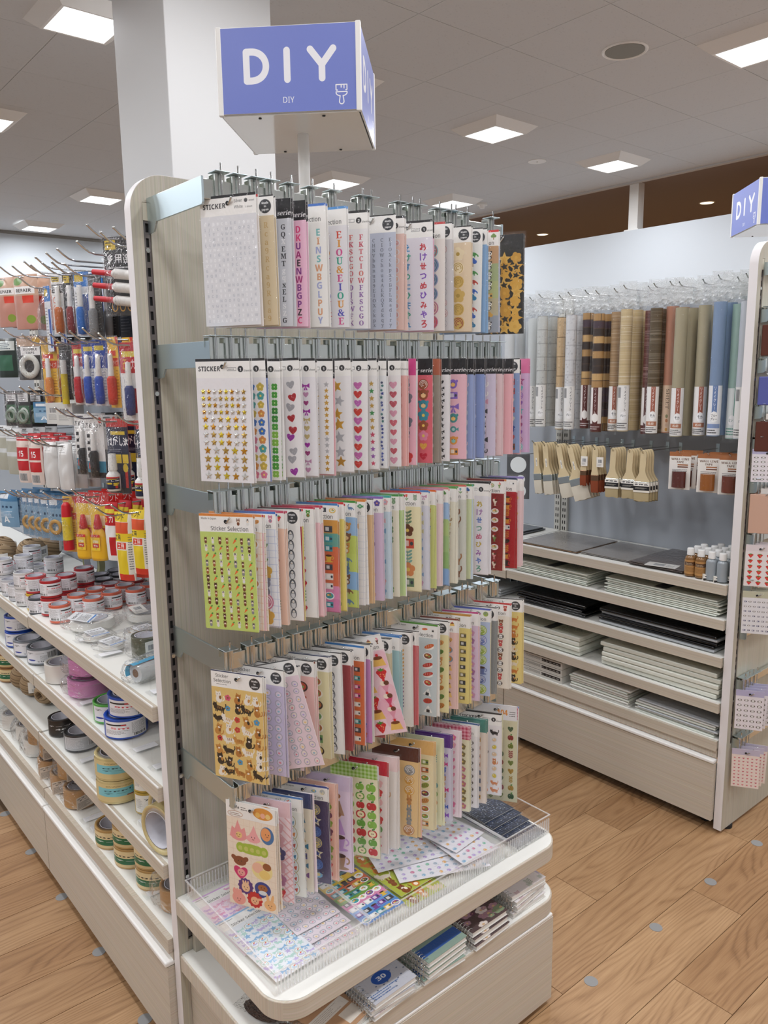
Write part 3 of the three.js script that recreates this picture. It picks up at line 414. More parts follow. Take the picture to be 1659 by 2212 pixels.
  const top = hh + (s.head === 'N' ? 14 : 16), H = CH - top - 8, n = s.n ?? 4, rows = s.rows ?? 8, dx = (CW - 14) / n, dy = H / rows, sz = Math.min(dx, dy) * (s.k ?? 0.46);
  let q = 0;
  for (let r = 0; r < rows; r++) for (let c = 0; c < n; c++, q++) {
    const loose = s.loose ?? 0; g.save(); g.translate(7 + dx * (c + 0.5) + rr(-1, 1) * loose, top + dy * (r + 0.5) + rr(-1, 1) * loose); if (loose) g.rotate(rr(-0.35, 0.35));
    const col = s.pal[(s.order ? q : Math.floor(rnd() * 97)) % s.pal.length], m = s.mo[(s.order ? q : Math.floor(rnd() * 97)) % s.mo.length];
    if (m === 'abc') { g.fillStyle = s.half && r >= rows / 2 ? s.half : col; g.font = (s.font ?? 'bold') + ' ' + Math.round(sz * 1.9) + 'px ' + (s.face ?? 'serif'); g.textAlign = 'center'; const t = s.text[(r * n + c) % s.text.length]; g.fillText(t, 0, sz * 0.65); } else if (m === 'hira') { g.fillStyle = col; kana(g, HIRA[q % HIRA.length], -sz * 0.9, -sz * 0.9, sz * 1.8, false, 0.14); } else MO[m](g, sz * rr(0.88, 1.06) * (s.fp && m === 'flower' ? 0.55 : 1), s.fp && m === 'flower' ? pick(s.fp) : col, s.pal2 ? pick(s.pal2) : undefined);
    g.restore();
  }
  g.restore();
}
// ---------------------------------------------------------------- sheets: [hook x, what it shows, art]
const A = (bg, head, hc, mo, pal, o = {}) => ({ bg, head, hc, mo: mo.split(' '), pal: pal.split(' '), ...o });
const CAPS = 'CCDFFGIJKKOOSSTVWW', LOW = 'ccdffghhjkklmnooprsstuvwxyz';
function handSheet(g) {
  const at = (x, y, f) => { g.save(); g.translate(x, y); f(); g.restore(); }, face = (y = 0) => { eyes(g, 20, y); g.strokeStyle = '#7a3a2a'; g.lineWidth = 1.5; g.beginPath(); g.arc(0, y + 5, 4, 0.3, 2.8); g.stroke(); };
  txt2(g, 'amifa', '#333', 14, 26, 'bold 15px sans-serif'); lines(g, 62, 18, 34, 2, 8, '#555', 3); ell(g, 150, 28, 40, 22, '#e29a45'); for (const [x, c] of [[130, '#f2c46a'], [150, '#f4b8a0'], [170, '#f5d48a']]) ell(g, x, 34, 10, 10, c); g.strokeStyle = '#b07a5a'; g.lineWidth = 1.5; g.beginPath(); g.ellipse(38, 48, 30, 11, 0, 0, 7); g.stroke(); lines(g, 16, 45, 44, 2, 6, '#6a4a3a', 2);
  at(48, 110, () => { shapeOf(g, [[-36, 26], [-26, -14], [-14, -6], [-2, -40], [12, -6], [26, -16], [36, 26]], '#ee9f9f'); ell(g, 0, 18, 34, 20, '#ee9f9f'); ell(g, 2, 16, 13, 12, '#f4cf8a'); face(14); });
  at(108, 112, () => { shapeOf(g, [[-28, 24], [-8, -8], [4, -34], [14, -6], [30, 22]], '#f4aeb0'); ell(g, 0, 18, 28, 15, '#f4aeb0'); face(12); });
  at(165, 106, () => { ell(g, 0, 0, 27, 33, '#3f76ad'); ell(g, -5, -4, 20, 25, '#f0a46a'); face(-4); });
  ell(g, 100, 172, 62, 20, '#a3bd3c'); for (let i = 0; i < 5; i++) at(54 + i * 24, 172, () => { ell(g, 0, 0, 17, 19, '#a9c345'); ell(g, 0, 2, 9, 9, '#c8cf72'); });
  at(50, 222, () => { ell(g, 0, 4, 26, 18, '#8a4a30'); ell(g, -24, -6, 12, 9, '#8a4a30', 0.5); ell(g, 24, -6, 12, 9, '#8a4a30', -0.5); face(4); });
  at(140, 244, () => { ell(g, 0, 0, 42, 36, '#f3e2a0'); ell(g, -18, -8, 22, 20, '#f4c0a8'); ell(g, 20, -18, 17, 14, '#9a5a34'); ell(g, 10, 14, 22, 17, '#f2d37e'); });
  at(52, 268, () => { g.fillStyle = '#d62a72'; heartPath(g, 32); g.fill(); ell(g, 2, 2, 16, 14, '#f0a4a0'); face(2); });
  at(70, 320, () => { shapeOf(g, starPts(33, 12, 0.86), '#54317f'); ell(g, 0, 4, 17, 18, '#f2c8a0'); for (let i = -1; i < 2; i++) ell(g, i * 9, -13, 4, 10, '#f2c8a0', i * 0.2); face(4); });
  at(140, 316, () => { ell(g, 0, 0, 33, 28, '#273f92'); ell(g, -10, 22, 20, 12, '#273f92'); ell(g, 0, -4, 20, 14, '#a8643a'); ell(g, 0, 14, 18, 9, '#dfe6ea'); face(-6); });
  at(40, 372, () => { ell(g, 0, 2, 28, 24, '#f1a59a'); for (let i = -1; i < 2; i++) ell(g, -6 + i * 12, -22, 7, 14, '#f1a59a'); face(4); });
  at(106, 364, () => { shapeOf(g, starPts(33, 12, 0.86), '#c8202a'); ell(g, 0, 4, 17, 16, '#f2b890'); ell(g, 16, -4, 14, 5, '#f2b890', -0.2); face(4); });
  at(168, 366, () => { ell(g, 0, 6, 24, 20, '#f3bd82'); ell(g, -9, -20, 6, 17, '#f3bd82', -0.15); ell(g, 10, -20, 6, 17, '#f3bd82', 0.2); face(6); });
}
const txt2 = (g, t, c, x, y, f) => { g.fillStyle = c; g.font = f; g.textAlign = 'left'; g.fillText(t, x, y); };
const SHEETS = [
  [
    [0.06, 'rows of tiny clear embossed letters', A('#e3e4e8', 'S', '', 'abc', '#f4f5f8 #c8cbd2', { n: 12, rows: 20, text: 'AABBCDEEFGHHIJKLLMNOOPQRSTTUVWXYZ', k: 0.42, face: 'sans-serif', silver: 1 })],
    [0.091, 'tan letters on beige', A('#dccbaa', 'J', '#333', 'abc', '#b58e55 #c7a56a', { n: 4, rows: 12, text: 'ACORUXachlnary89', font: '', order: 1 })],
    [0.124, 'black and white serif letters', A('#d6d8de', 'B', '', 'abc', '#16161a #16161a #f6f6f8', { n: 4, rows: 14, text: 'DEFGKLMQRSTXYZDEFGLMMRSTdefgklmqrstxyz', k: 0.52 })],
    [0.152, 'bubbly magenta and black letters', A('#f3c6dc', 'B', '', 'abc', '#a3206f #7b2a86 #e03a78 #16161a', { n: 4, rows: 12, text: 'ABCDEGHKNPSUWZ8', k: 0.58, face: 'sans-serif' })],
    [0.191, 'pastel gingham letters', A('#f3f2ef', 'C', '#4a78c8', 'abc', '#6f9fd8 #7fc4c4 #e0a37a #a7b0dc', { n: 4, rows: 11, text: 'ABDEEGIILLNNOPRSTUUWYY', k: 0.56, face: 'sans-serif' })],
    [0.234, 'glossy rainbow letters', A('#e9e8ec', 'C', '#5a9ad8', 'abc', '#e0503a #4a48b8 #2fa58a #d84a90 #e59a3a', { n: 4, rows: 11, text: 'BCCEFFIILLOORRUUXX&&', k: 0.6 })],
    [0.28, 'red and purple capital letters', A('#efeef0', 'S', '', 'abc', '#c8425a #d8685e #cf5a66', { num: '2', n: 5, rows: 13, text: CAPS, k: 0.52, half: '#8a5aa8' })],
    [0.344, 'dark letters on blue grey', A('#c3c9da', 'J', '#333', 'abc', '#4c5260', { n: 6, rows: 18, text: 'ABBCCEEFFHIIKLMNOOQRUVWXYaabccddghhkkllnopqrtuuxyy23456789', font: '', k: 0.5 })],
    [0.364, 'pale pink stickers seen edge on', A('#e9c9c0', 'S', '', 'gem', '#d9a0a0 #e8c0b0', { n: 4, rows: 10 })],
    [0.433, 'bright hiragana characters', A('#e8e4ee', 'S', '', 'hira', '#a04aa0 #3f8fc8 #c8404a #c8b83a #3aa58a #7a4ab8', { n: 3, rows: 9, order: 1, k: 0.44 })],
    [0.465, 'patterned round labels', A('#f0e9e4', 'C', '#c84a4a', 'swirl', '#e8c37a #7fb0b8 #c87a9a #e88a6a #9aa0c8', { n: 2, rows: 6, k: 0.62, pal2: ['#d84a4a', '#3a7a8a', '#f4e6c8'] })],
    [0.483, 'grey patterned labels', A('#d5d2d4', 'J', '#333', 'swirl', '#b9b4b8 #c8a0a0', { n: 3, rows: 8 })],
    [0.535, 'gold foil rings and flowers', A('#ead6b8', 'J', '#333', 'swirl flower', '#f3e3c2 #b84a42 #d8b86a #f7efe0', { n: 2, rows: 6, k: 0.56, pal2: ['#b89a4a', '#9a3a3a'] })],
    [0.567, 'dinosaurs and palm trees', A('#f2f2ee', 'J', '#333', 'dino tree', '#3a6ac8 #4a9a4a #c84a3a #3a8ab8', { n: 3, rows: 9, k: 0.56 })],
    [0.579, 'plain blue stickers', A('#8fb6dd', 'J', '#333', 'gem', '#b8d0ea', { n: 4, rows: 10 })],
    [0.613, 'little farm scenes', A('#b9bf95', 'C', '#d83a3a', 'goods tree panda berry', '#c8925a #7a9a5a #e0b05a', { n: 3, rows: 8, pat: 'bands', bands: ['#c9a27a', '#a9b78a', '#b7c08a', '#c0b89a', '#9fa8b4'] })],
    [0.688, 'gold glitter stars on black', A('#2b2a28', 'K', '#232322', 'star outstar flower', '#d9a94a #cf9d3e #e0b65a', { n: 4, rows: 9, k: 0.82, loose: 4, pal2: ['#d9a94a'] })],
  ],
  [
    [0.037, 'rows of gold and silver star gems', A('#efedf0', 'S', '', 'gem', '#efedf0', { n: 1, rows: 1, k: 0.01 })],
    [0.065, 'coloured flower gems', A('#efedf0', 'S', '', 'flower', '#d87a9a #d8904a #c8b04a #4aa0a0 #3a72c0', { n: 6, rows: 11, k: 0.52 })],
    [0.092, 'green clover gems', A('#efeeee', 'S', '', 'clover', '#4aa03a #8ac04a #3a8a3a', { n: 6, rows: 12, k: 0.54 })],
    [0.129, 'red, gold and purple glitter hearts', A('#f1eff0', 'S', '', 'heart', '#b0202a #b8963a #9a2aa0 #a8a8ae', { n: 3, rows: 9, k: 0.6, loose: 8 })],
    [0.162, 'purple bows and hearts', A('#f0eef2', 'S', '', 'bow heart', '#9a2a72 #c08ab0 #a01ea0 #c8b478', { n: 3, rows: 11, k: 0.5 })],
    [0.198, 'small gold stars in two columns', A('#efedef', 'S', '', 'star', '#c8942a #b8b8bc #d0a040', { n: 5, rows: 15, k: 0.5, order: 0 })],
    [0.237, 'large gold and silver stars', A('#f0eef0', 'S', '', 'star', '#cf9a2c #b4b4ba #b9862a', { n: 2, rows: 7, k: 0.5, loose: 7 })],
    [0.274, 'big pink and red glitter hearts', A('#f2f1f2', 'S', '', 'heart', '#c86ac0 #d83a34 #d070b8 #d8402e', { num: '2', n: 3, rows: 10, k: 0.68, order: 1 })],
    [0.295, 'tiny mixed glitter stars', A('#efeeee', 'S', '', 'star', '#c8a04a #9a5ab0 #4a9a5a #d04a6a', { num: '2', n: 6, rows: 12, k: 0.4 })],
    [0.318, 'scattered navy glitter', A('#eef0f2', 'S', '', 'star gem', '#2a3a8a #4a5ab0 #2a6a6a #1c2450', { num: '2', n: 8, rows: 22, k: 0.5, loose: 3 })],
    [0.352, 'pink hearts on white', A('#f2eff0', 'S', '', 'heart', '#d86a7a #e0a0b8 #c85a6a', { n: 4, rows: 9, k: 0.6 })],
    [0.367, 'plain pale pink stickers', A('#f0b9b4', 'S', '', 'heart', '#e8a09a', { n: 4, rows: 8 })],
    [0.39, 'pink rabbits under a magenta header', A('#f3bccb', 'K', '#d84a90', 'rabbit flower', '#f0a0b8 #7a7a86 #f4c0d0 #d83a3a', { n: 3, rows: 7, k: 0.58 })],
    [0.433, 'pop candy pictures on crimson', A('#e26a78', 'B', '', 'candy heart monster flower swirl', '#c8203a #e8b04a #a05a3a #3a9ab0 #e890b0', { n: 3, rows: 8, k: 0.6 })],
    [0.452, 'dull brown cut-outs', A('#a2978c', 'K', '#b5654a', 'swirl', '#b5aba0', { n: 3, rows: 8 })],
    [0.476, 'black bows and stars on white', A('#f0eef0', 'B', '', 'skull', '#1c1c20', { n: 4, rows: 13, k: 0.56 })],
    [0.522, 'pink monsters, pizza and bows', A('#f2c4d0', 'B', '', 'monster bow candy goods', '#8a2a3a #d8709a #4a9a9a #8a6ac8 #e8a04a', { n: 2, rows: 7, k: 0.52, pal2: ['#ffd27a', '#8ad0c8'] })],
    [0.545, 'pale blue cats', A('#9fb0dc', 'B', '', 'cat gem', '#e4e8f4 #c8d0ec #f0d8e4', { n: 3, rows: 8, k: 0.5 })],
    [0.576, 'blue retro phone and daisies', A('#8fa2d6', 'B', '', 'phone flower heart star', '#5a66a0 #f4f4f4 #3a3a48 #c8d2f0', { n: 2, rows: 7, k: 0.56, pal2: ['#e8c84a'] })],
    [0.609, 'black and white kittens', A('#d9cfe4', 'B', '', 'panda cat bow', '#2a2a30 #f4f4f4 #d8a0b8', { n: 2, rows: 8, k: 0.56, pal2: ['#f0f0f0'] })],
    [0.63, 'faint pink ribbons', A('#ecd0d4', 'B', '', 'bow', '#e4b8c0 #f4e4e6', { n: 3, rows: 9 })],
    [0.66, 'pink rings and hearts', A('#f4bcc4', 'B', '', 'heart swirl', '#e0707f #f6e2e4 #d85a6c', { n: 2, rows: 7, k: 0.58 })],
    [0.683, 'denim blue patches', A('#93a6cf', 'J', '#333', 'goods flower heart', '#3a52a0 #c84a4a #e8e4d0 #8a4a2a', { n: 3, rows: 8, k: 0.56 })],
    [0.713, 'lilac hearts and sparkles', A('#d9b8dc', 'K', '#e07aa8', 'heart outstar swirl', '#b04a8a #e8d04a #7ac8d0 #9a5ac0', { n: 3, rows: 10, k: 0.6 })],
  ],
  [
    [0.03, 'brown and white ponies on lime green', A('#c8da78', 'C', '#e08a3a', 'horse horse carrot horse', '#7a4326 #e8e8e4 #5a3222 #8f8f92 #a8623a', { n: 7, rows: 12, k: 0.5 })],
    [0.047, 'bakery pictures on orange checks', A('#f3e8dc', 'C', '#e08a3a', 'bear bread plate', '#c86a3a #e0a05a #d8843a', { n: 3, rows: 7, k: 0.58, pat: 'check', pc: '#e8b890' })],
    [0.074, 'teddy and flowers on blue checks', A('#eef0f4', 'C', '#4a78c8', 'flower bear tulip swirl', '#e8d8a8 #d8809a #8a8a9a #e0b04a', { n: 2, rows: 6, k: 0.62, pat: 'check' })],
    [0.09, 'peach country flowers', A('#f2cdb8', 'C', '#c84a6a', 'leaf berry tulip', '#5a7a4a #b84a3a #d8a04a', { n: 3, rows: 8, k: 0.56 })],
    [0.121, 'grey penguin chicks on white', A('#f4f3f1', 'J', '#333', 'penguin', '#555', { n: 3, rows: 9, k: 0.56 })],
    [0.149, 'strawberries and brown bears', A('#f3f2ee', 'C', '#c8244a', 'berry bear leaf berry', '#a86a3a #4a9a3a', { n: 2, rows: 7, k: 0.6 })],
    [0.162, 'cherries on pale pink', A('#f4ccd0', 'C', '#c8244a', 'berry', '#c8243a', { n: 4, rows: 10 })],
    [0.201, 'kitchen appliances in coloured boxes', A('#d8714a', 'C', '#3a82c8', 'goods plate cup goods', '#4a4a52 #f0f0ec #e8c04a #8a5a3a #3aa0b0', { n: 3, rows: 9, k: 0.56, pat: 'bands', bands: ['#dca04a', '#6aa89a', '#d8714a', '#dd6a42', '#d8704a', '#e090b8', '#d884b0'] })],
    [0.215, 'animals on yellow', A('#e8d878', 'C', '#d83a3a', 'brown', '#c8a04a #8a9a4a', { n: 3, rows: 8 })],
    [0.241, 'lizards and frogs at the seaside', A('#c5d46a', 'C', '#4a9a3a', 'monster dino brown', '#d89a4a #6a8ab0 #8a5a3a #5a9a4a', { n: 3, rows: 8, k: 0.54, pat: 'bands', bands: ['#9cc0e4', '#c5d46a', '#c9d870', '#8fb8e0', '#c5d46a'] })],
    [0.264, 'bright festival drawings on white', A('#f4f3f0', 'C', '#e08a3a', 'swirl candy dress goods', '#d83a6a #3a9a5a #3a6ac0 #e8a03a', { n: 2, rows: 7, k: 0.6, pat: 'check', pc: '#d8dce4' })],
    [0.28, 'tan coffee shop labels', A('#e2bf92', 'J', '#333', 'goods swirl', '#8a4a2a #d8b07a #a8623a', { n: 2, rows: 7, k: 0.56 })],
    [0.303, 'purple cats and pansies', A('#dcc4dc', 'C', '#8a6ac0', 'cat flower', '#7a4a7a #5a4aa0 #e0a080', { n: 2, rows: 8, k: 0.56 })],
    [0.323, 'pale blue butterflies', A('#cfe0ec', 'C', '#3ab0a8', 'bow flower', '#7aa8d0 #e8b0b8 #a8c8e0', { n: 3, rows: 8 })],
    [0.344, 'green clovers on cream', A('#eeead8', 'C', '#4a9a4a', 'clover leaf', '#4a8a3a #3a7a3a', { n: 3, rows: 8 })],
    [0.354, 'green and blue borders', A('#c8e0a0', 'C', '#4a9a4a', 'leaf', '#4a9a6a #3a82c0', { n: 4, rows: 9 })],
    [0.398, 'coffee cup, tulips and grinder', A('#f3ecc4', 'C', '#d84a4a', 'tulip leaf cup flower cup goods', '#d8523a #6a8a6a #7ab0a8 #6a3a22 #e0925a', { n: 2, rows: 6, k: 0.6, order: 1 })],
    [0.421, 'faint blue sketches', A('#e2e4ee', 'C', '#4a82c8', 'flower bow', '#8ab0d8 #d8a0c0 #d8d098', { n: 3, rows: 9 })],
    [0.438, 'rainbow coloured bears on lime', A('#d5dc8a', 'C', '#e06a2a', 'bear', '#5a2a8a #2a52b8 #c8303a #e0802a #2a8a3a', { n: 4, rows: 9, k: 0.62, order: 1 })],
    [0.457, 'pink animals on white', A('#f3dede', 'C', '#c88ab0', 'rabbit', '#d8809a #a8a8b0', { n: 3, rows: 8 })],
    [0.475, 'mountain and field scenes', A('#a9c98a', 'C', '#e08a8a', 'brown tree', '#c88a9a #5a9a4a #e0d0a0', { n: 3, rows: 8, pat: 'bands', bands: ['#a8c8ea', '#b8cf8a', '#a9c98a', '#9ac07a', '#8fb4e0'] })],
    [0.496, 'tiny yellow dogs', A('#ecead8', 'C', '#5aa04a', 'brown', '#d8b04a #8a6a3a', { n: 4, rows: 9 })],
    [0.522, 'squirrels and a whale', A('#d9dcd2', 'C', '#d86a5a', 'longcat tulip brown', '#b07a4a #7ab0b8 #d89a6a #8a5a3a', { n: 2, rows: 6, k: 0.62 })],
    [0.542, 'green saplings and eggs', A('#d8e3b8', 'C', '#5a9a4a', 'leaf tree tulip', '#4a8a4a #3a6ab0 #d8a03a', { n: 2, rows: 7, k: 0.58 })],
    [0.592, 'pastel hiragana characters', A('#ecebf0', 'S', '', 'hira', '#a06ab0 #5aa08a #c8b04a #5a7ac8 #c85a7a', { n: 3, rows: 9, order: 1, k: 0.42 })],
    [0.639, 'dark red cream cakes', A('#8f2c2c', 'C', '#8a2a2a', 'plate dessert', '#f0e4d0 #7aa05a #e8a0a0', { n: 3, rows: 8 })],
    [0.679, 'instruments on red', A('#b21f2a', 'C', '#22345a', 'bread goods cup leaf', '#e8a03a #f0f0ec #d88a3a #2a2a2a', { n: 3, rows: 10, k: 0.56 })],
    [0.697, 'pale pink pattern at the rail end', A('#f1d5d8', 'C', '#8a7ac0', 'flower', '#e0a8b0 #e8c84a', { n: 4, rows: 9 })],
  ],
  [
    [0.035, 'calico, black and tabby cats on mustard', A('#e5c67d', 'J', '#26345a', 'cat longcat cat cat flower', '#f2ece2 #27211d #c78c44 #f2ece2 #27211d #b97a38', { n: 5, rows: 8, k: 0.62, loose: 4, pal2: ['#c78c44', '#8a5a2a', '#27211d'], fp: ['#d85a7a', '#4a9ac8', '#c83a3a', '#7a4ab0', '#f0c83a'] })],
    [0.078, 'lavender fairy creatures', A('#ccc4e0', 'J', '#555', 'ghost', '#dcd6ea #e4d8e8', { n: 5, rows: 10, k: 0.5, loose: 3 })],
    [0.104, 'pink framed bears, hanging crooked', A('#efdce6', 'J', '#555', 'ghost', '#e8dde6 #f0e4e0', { n: 5, rows: 11, k: 0.5, loose: 3 })],
    [0.141, 'noodle bowls and sushi rolls on pink', A('#f2c5c0', 'J', '#333', 'plate sushi pudding', '#c8523a #6a8a4a #d8a04a #f0e4d0', { n: 2, rows: 7, k: 0.6, pal2: ['#3a2a22', '#e07a5a'] })],
    [0.173, 'side dishes on cream and green', A('#e6deb4', 'J', '#26345a', 'plate plate goods', '#b86a3a #e0c06a #6a9a5a #8a3a2a', { n: 2, rows: 7, k: 0.6, pal2: ['#4a8a8a', '#3a2a22', '#f4f0e4'] })],
    [0.2, 'grey penguin chicks, again', A('#f2f2f0', 'J', '#333', 'penguin', '#555', { n: 3, rows: 9, k: 0.56 })],
    [0.223, 'cakes on dark red', A('#a3454a', 'J', '#333', 'dessert goods plate', '#f4e0dc #e8c8a0 #d83a3a', { n: 2, rows: 8, k: 0.54 })],
    [0.255, 'coloured appliances seen edge on', A('#d9713f', 'C', '#3a82c8', 'goods', '#3a3a42 #3aa0a0 #f0ece0 #d04a80', { n: 4, rows: 9 })],
    [0.27, 'purple and red drawings', A('#c88ac0', 'J', '#333', 'monster', '#3a62c0 #d8502a', { n: 3, rows: 8 })],
    [0.299, 'strawberry parfaits, hanging crooked', A('#f6dbe4', 'C', '#eee', 'pudding dessert berry dessert', '#d84a7a #6a3a2a #e8a0b8', { n: 3, rows: 6, k: 0.66, pat: 'wash', bands: ['#f0a8c4', '#f7c4d6'] })],
    [0.32, 'beige bears', A('#e4d6b4', 'J', '#333', 'bear', '#a8834a', { n: 3, rows: 8 })],
    [0.343, 'pandas on teal', A('#a8cdd0', 'C', '#3a82c8', 'panda', '#222', { n: 2, rows: 6, k: 0.62 })],
    [0.373, 'dark pressed flowers on white', A('#f1efea', 'J', '#333', 'leaf tulip flower', '#3a2a6a #c84a7a #8a4a7a #e0a84a', { n: 2, rows: 5, k: 0.6 })],
    [0.386, 'gold and red ornaments', A('#d4686e', 'J', '#333', 'goods dress', '#b8862a #8a4a2a #f0e0c8', { n: 3, rows: 8 })],
    [0.445, 'sushi and rice balls on grey', A('#cdd8da', 'C', '#5a9a3a', 'sushi onigiri plate sushi bread', '#d8622a #c83a2a #d8954a #8a4a2a', { n: 3, rows: 8, k: 0.6, loose: 3 })],
    [0.475, 'bread and prawns on yellow', A('#efe5b0', 'J', '#333', 'bread brown onigiri leaf', '#c8843a #e0a05a #d8523a #5a8a3a', { n: 3, rows: 8, k: 0.56 })],
    [0.499, 'pancakes and cakes on pink', A('#efcdc6', 'C', '#8a4a3a', 'plate pudding bread', '#d8862a #e0b05a #c86a5a', { n: 3, rows: 8, k: 0.6, pal2: ['#7a9ab0', '#f4efe4'] })],
    [0.539, 'yellow and white patterns', A('#e9d98a', 'C', '#c8923a', 'goods', '#8a7a4a #3a3a3a', { n: 4, rows: 9 })],
    [0.563, 'lilac florals', A('#e0cade', 'C', '#c84a8a', 'flower', '#b07aa8 #d8a0c0', { n: 4, rows: 9 })],
    [0.601, 'blue and lime drinks', A('#bccbe6', 'C', '#5a6ac0', 'cup swirl', '#7a8ac8 #a8c04a #6a7ab0', { n: 3, rows: 7, k: 0.56 })],
    [0.618, 'grey brick pattern', A('#8f9494', 'J', '#333', 'goods', '#a8acac', { n: 4, rows: 12 })],
    [0.663, 'line drawn puppies on cream', A('#efe9dc', 'C', '#c83a3a', 'dog bear dog', '#8a5a3a #c84a4a', { n: 3, rows: 10, k: 0.52 })],
    [0.704, 'curled up cats on yellow at the rail end', A('#ecd88a', 'J', '#333', 'longcat cat', '#2e2a26 #f4ead8 #d8823a', { n: 3, rows: 9, k: 0.58 })],
  ],
  [
    [0.05, 'round hand signs in watercolour', A('#f4e6d4', 'W', '#eee', 'hand hand hand monster', '#eea0a0 #f0b890 #f2c8a0 #f0a8a8', { n: 3, rows: 5, k: 0.6, pat: 'check', pc: '#ead6c0', own: handSheet })],
    [0.081, 'blueberries on pink plaid', A('#f3e0e4', 'K', '#eecdd2', 'berry flower swirl', '#4a4a7a #b87a9a #e0b0b8', { n: 2, rows: 6, k: 0.56, pat: 'plaid', pc: '#e0a0a4' })],
    [0.105, 'goldfish in round ponds', A('#eceee8', 'C', '#4a82c8', 'fish', '#d8482a #3a8ab8 #c83a2a #e88a3a', { n: 2, rows: 7, k: 0.64 })],
    [0.125, 'navy and cream charms', A('#e9e0cc', 'K', '#3a4470', 'dress goods bow', '#5a5a9a #3a7a9a #c8a04a #7a4a8a', { n: 3, rows: 8, k: 0.54 })],
    [0.162, 'night sky lanterns on deep purple', A('#4b3f63', 'C', '#3a4a9a', 'moon swirl star', '#e8d48a #f4e8c0 #6a8ac8', { n: 2, rows: 7, k: 0.54, pal2: ['#3a52a0'] })],
    [0.18, 'fruit pieces on salmon', A('#f3c3b0', 'K', '#f0c4b4', 'apple berry flower', '#d83a3a #e8b83a #8aa83a #7a3a5a', { n: 4, rows: 9, k: 0.54 })],
    [0.214, 'lady in a lilac dress', A('#e6d4e8', 'K', '#dccbe4', 'dress goods cup', '#c8a0d8 #b08a6a #e0c8a0', { n: 2, rows: 4, k: 0.6 })],
    [0.282, 'red and green apples under green gingham', A('#f2ecd0', 'K', '#86b83a', 'apple halfapple apple apple', '#c8262a #6aa83a #c8262a #8ac04a', { n: 4, rows: 8, k: 0.62, gin: 1 })],
    [0.307, 'apples under a red header', A('#f3e9e4', 'K', '#c8203a', 'apple flower berry', '#5aa03a #d83a3a #f0c0c0', { n: 3, rows: 8, k: 0.58 })],
    [0.332, 'soft pencil animals on white', A('#f2ece6', 'K', '#f3dada', 'brown', '#d8b090 #b8b8c0 #e0c0a0', { n: 2, rows: 6, k: 0.58 })],
    [0.39, 'tan animals under a dark brown header', A('#ecc98e', 'K', '#5a2a20', 'brown swirl', '#b07a3a #e0a84a #9a9a9a #c88a4a', { n: 3, rows: 7, k: 0.6 })],
    [0.432, 'baguettes and buns on pale orange', A('#f0e2b8', 'K', '#eec078', 'bread goods plate', '#b8622a #d8924a #6a2a3a #8a9a3a', { n: 3, rows: 9, k: 0.6 })],
    [0.459, 'green and orange foods on cream', A('#eceac4', 'K', '#e6e6c0', 'brown leaf apple', '#7aa84a #d8954a #4a9aa0 #e8d06a', { n: 3, rows: 8, k: 0.56 })],
    [0.482, 'colourful bears under a purple header', A('#d8d4e4', 'K', '#5a2a8a', 'bear candy', '#c88a4a #8a4ac0 #3a62c0 #d83a8a', { n: 3, rows: 8, k: 0.66, pal2: ['#e8c84a'] })],
    [0.509, 'pink petals on white', A('#f2e2e8', 'N', '', 'heart flower', '#e890b0 #f0b0c8 #e070a0', { n: 4, rows: 11, k: 0.5 })],
    [0.537, 'cream sheet with rounded corners', A('#e9e6c8', 'K', '#b83a5a', 'flower', '#c87a8a #8a7a4a', { n: 4, rows: 9, gin: 1 })],
    [0.564, 'grey figures on white', A('#eceaea', 'C', '#4a6a9a', 'dog', '#4a4a52', { n: 4, rows: 10 })],
    [0.59, 'sheets under a teal tab', A('#e8dcd0', 'K', '#4a8a80', 'goods', '#c8923a #2a4a7a #d8a080', { n: 3, rows: 8 })],
    [0.639, 'small cats and clouds on white', A('#efecee', 'S', '', 'cat longcat gem', '#d88a5a #2a2a30 #e8c8a0 #e0c83a', { n: 4, rows: 9, k: 0.5 })],
    [0.693, '104 leaf and heart pieces', A('#d8d4b4', 'K', '#e9e8ec', 'heart apple leaf', '#8a2a2a #6a7a2a #3a5a3a #a8832a', { n: 4, rows: 9, k: 0.5 })],
  ],
  [
    [0, 'pale blue cats and bows', A('#e9edf2', 'C', '#9ac4e8', 'longcat bow star fish', '#8fb8dc #a8cce6 #b8d8d0 #c4b8e0', { n: 6, rows: 12, k: 0.56, loose: 4 })],
    [0, 'pink winged cats', A('#f4e0ec', 'C', '#d8b0e0', 'longcat bow heart', '#e8a8c8 #d0b0e0 #f0c0d0', { n: 6, rows: 12, k: 0.54, loose: 4 })],
    [0, 'grey outlined fairy bears', A('#e9dfe6', 'N', '', 'ghost', '#e2dde2 #eee4e2', { n: 6, rows: 11, k: 0.5, loose: 4 })],
    [0, 'room goods in coloured boxes', A('#d8714a', 'N', '', 'goods plate cup goods', '#4a4a52 #f0f0ec #e8c04a #3aa0b0 #7a4aa0', { n: 5, rows: 10, k: 0.56, pat: 'bands', bands: ['#9a70b8', '#4a7a8a', '#e0c03a', '#d8714a', '#7aa84a', '#e090b8', '#6aa0dc', '#5a92d4'] })],
    [0, 'hamsters on lime green', A('#b4bf4a', 'N', '', 'longcat brown', '#f0e4d4 #d8843a #e8d0b0 #8a4a22', { n: 3, rows: 7, k: 0.6, loose: 6 })],
    [0, 'shiny jelly gems on white', A('#eceaf0', 'N', '', 'gem', '#8ab8d8 #d87aa0 #b8a0d8 #e8b06a #7ac0a0 #a8b8c8', { n: 6, rows: 10, k: 0.44, loose: 4 })],
    [0, 'navy beadwork dots', A('#232c40', 'N', '', 'gem', '#3a4662 #9aa6bc #1c2434 #56648a', { n: 16, rows: 32, k: 0.5, loose: 1.4, pal2: ['#1c2436', '#2e3850'] })],
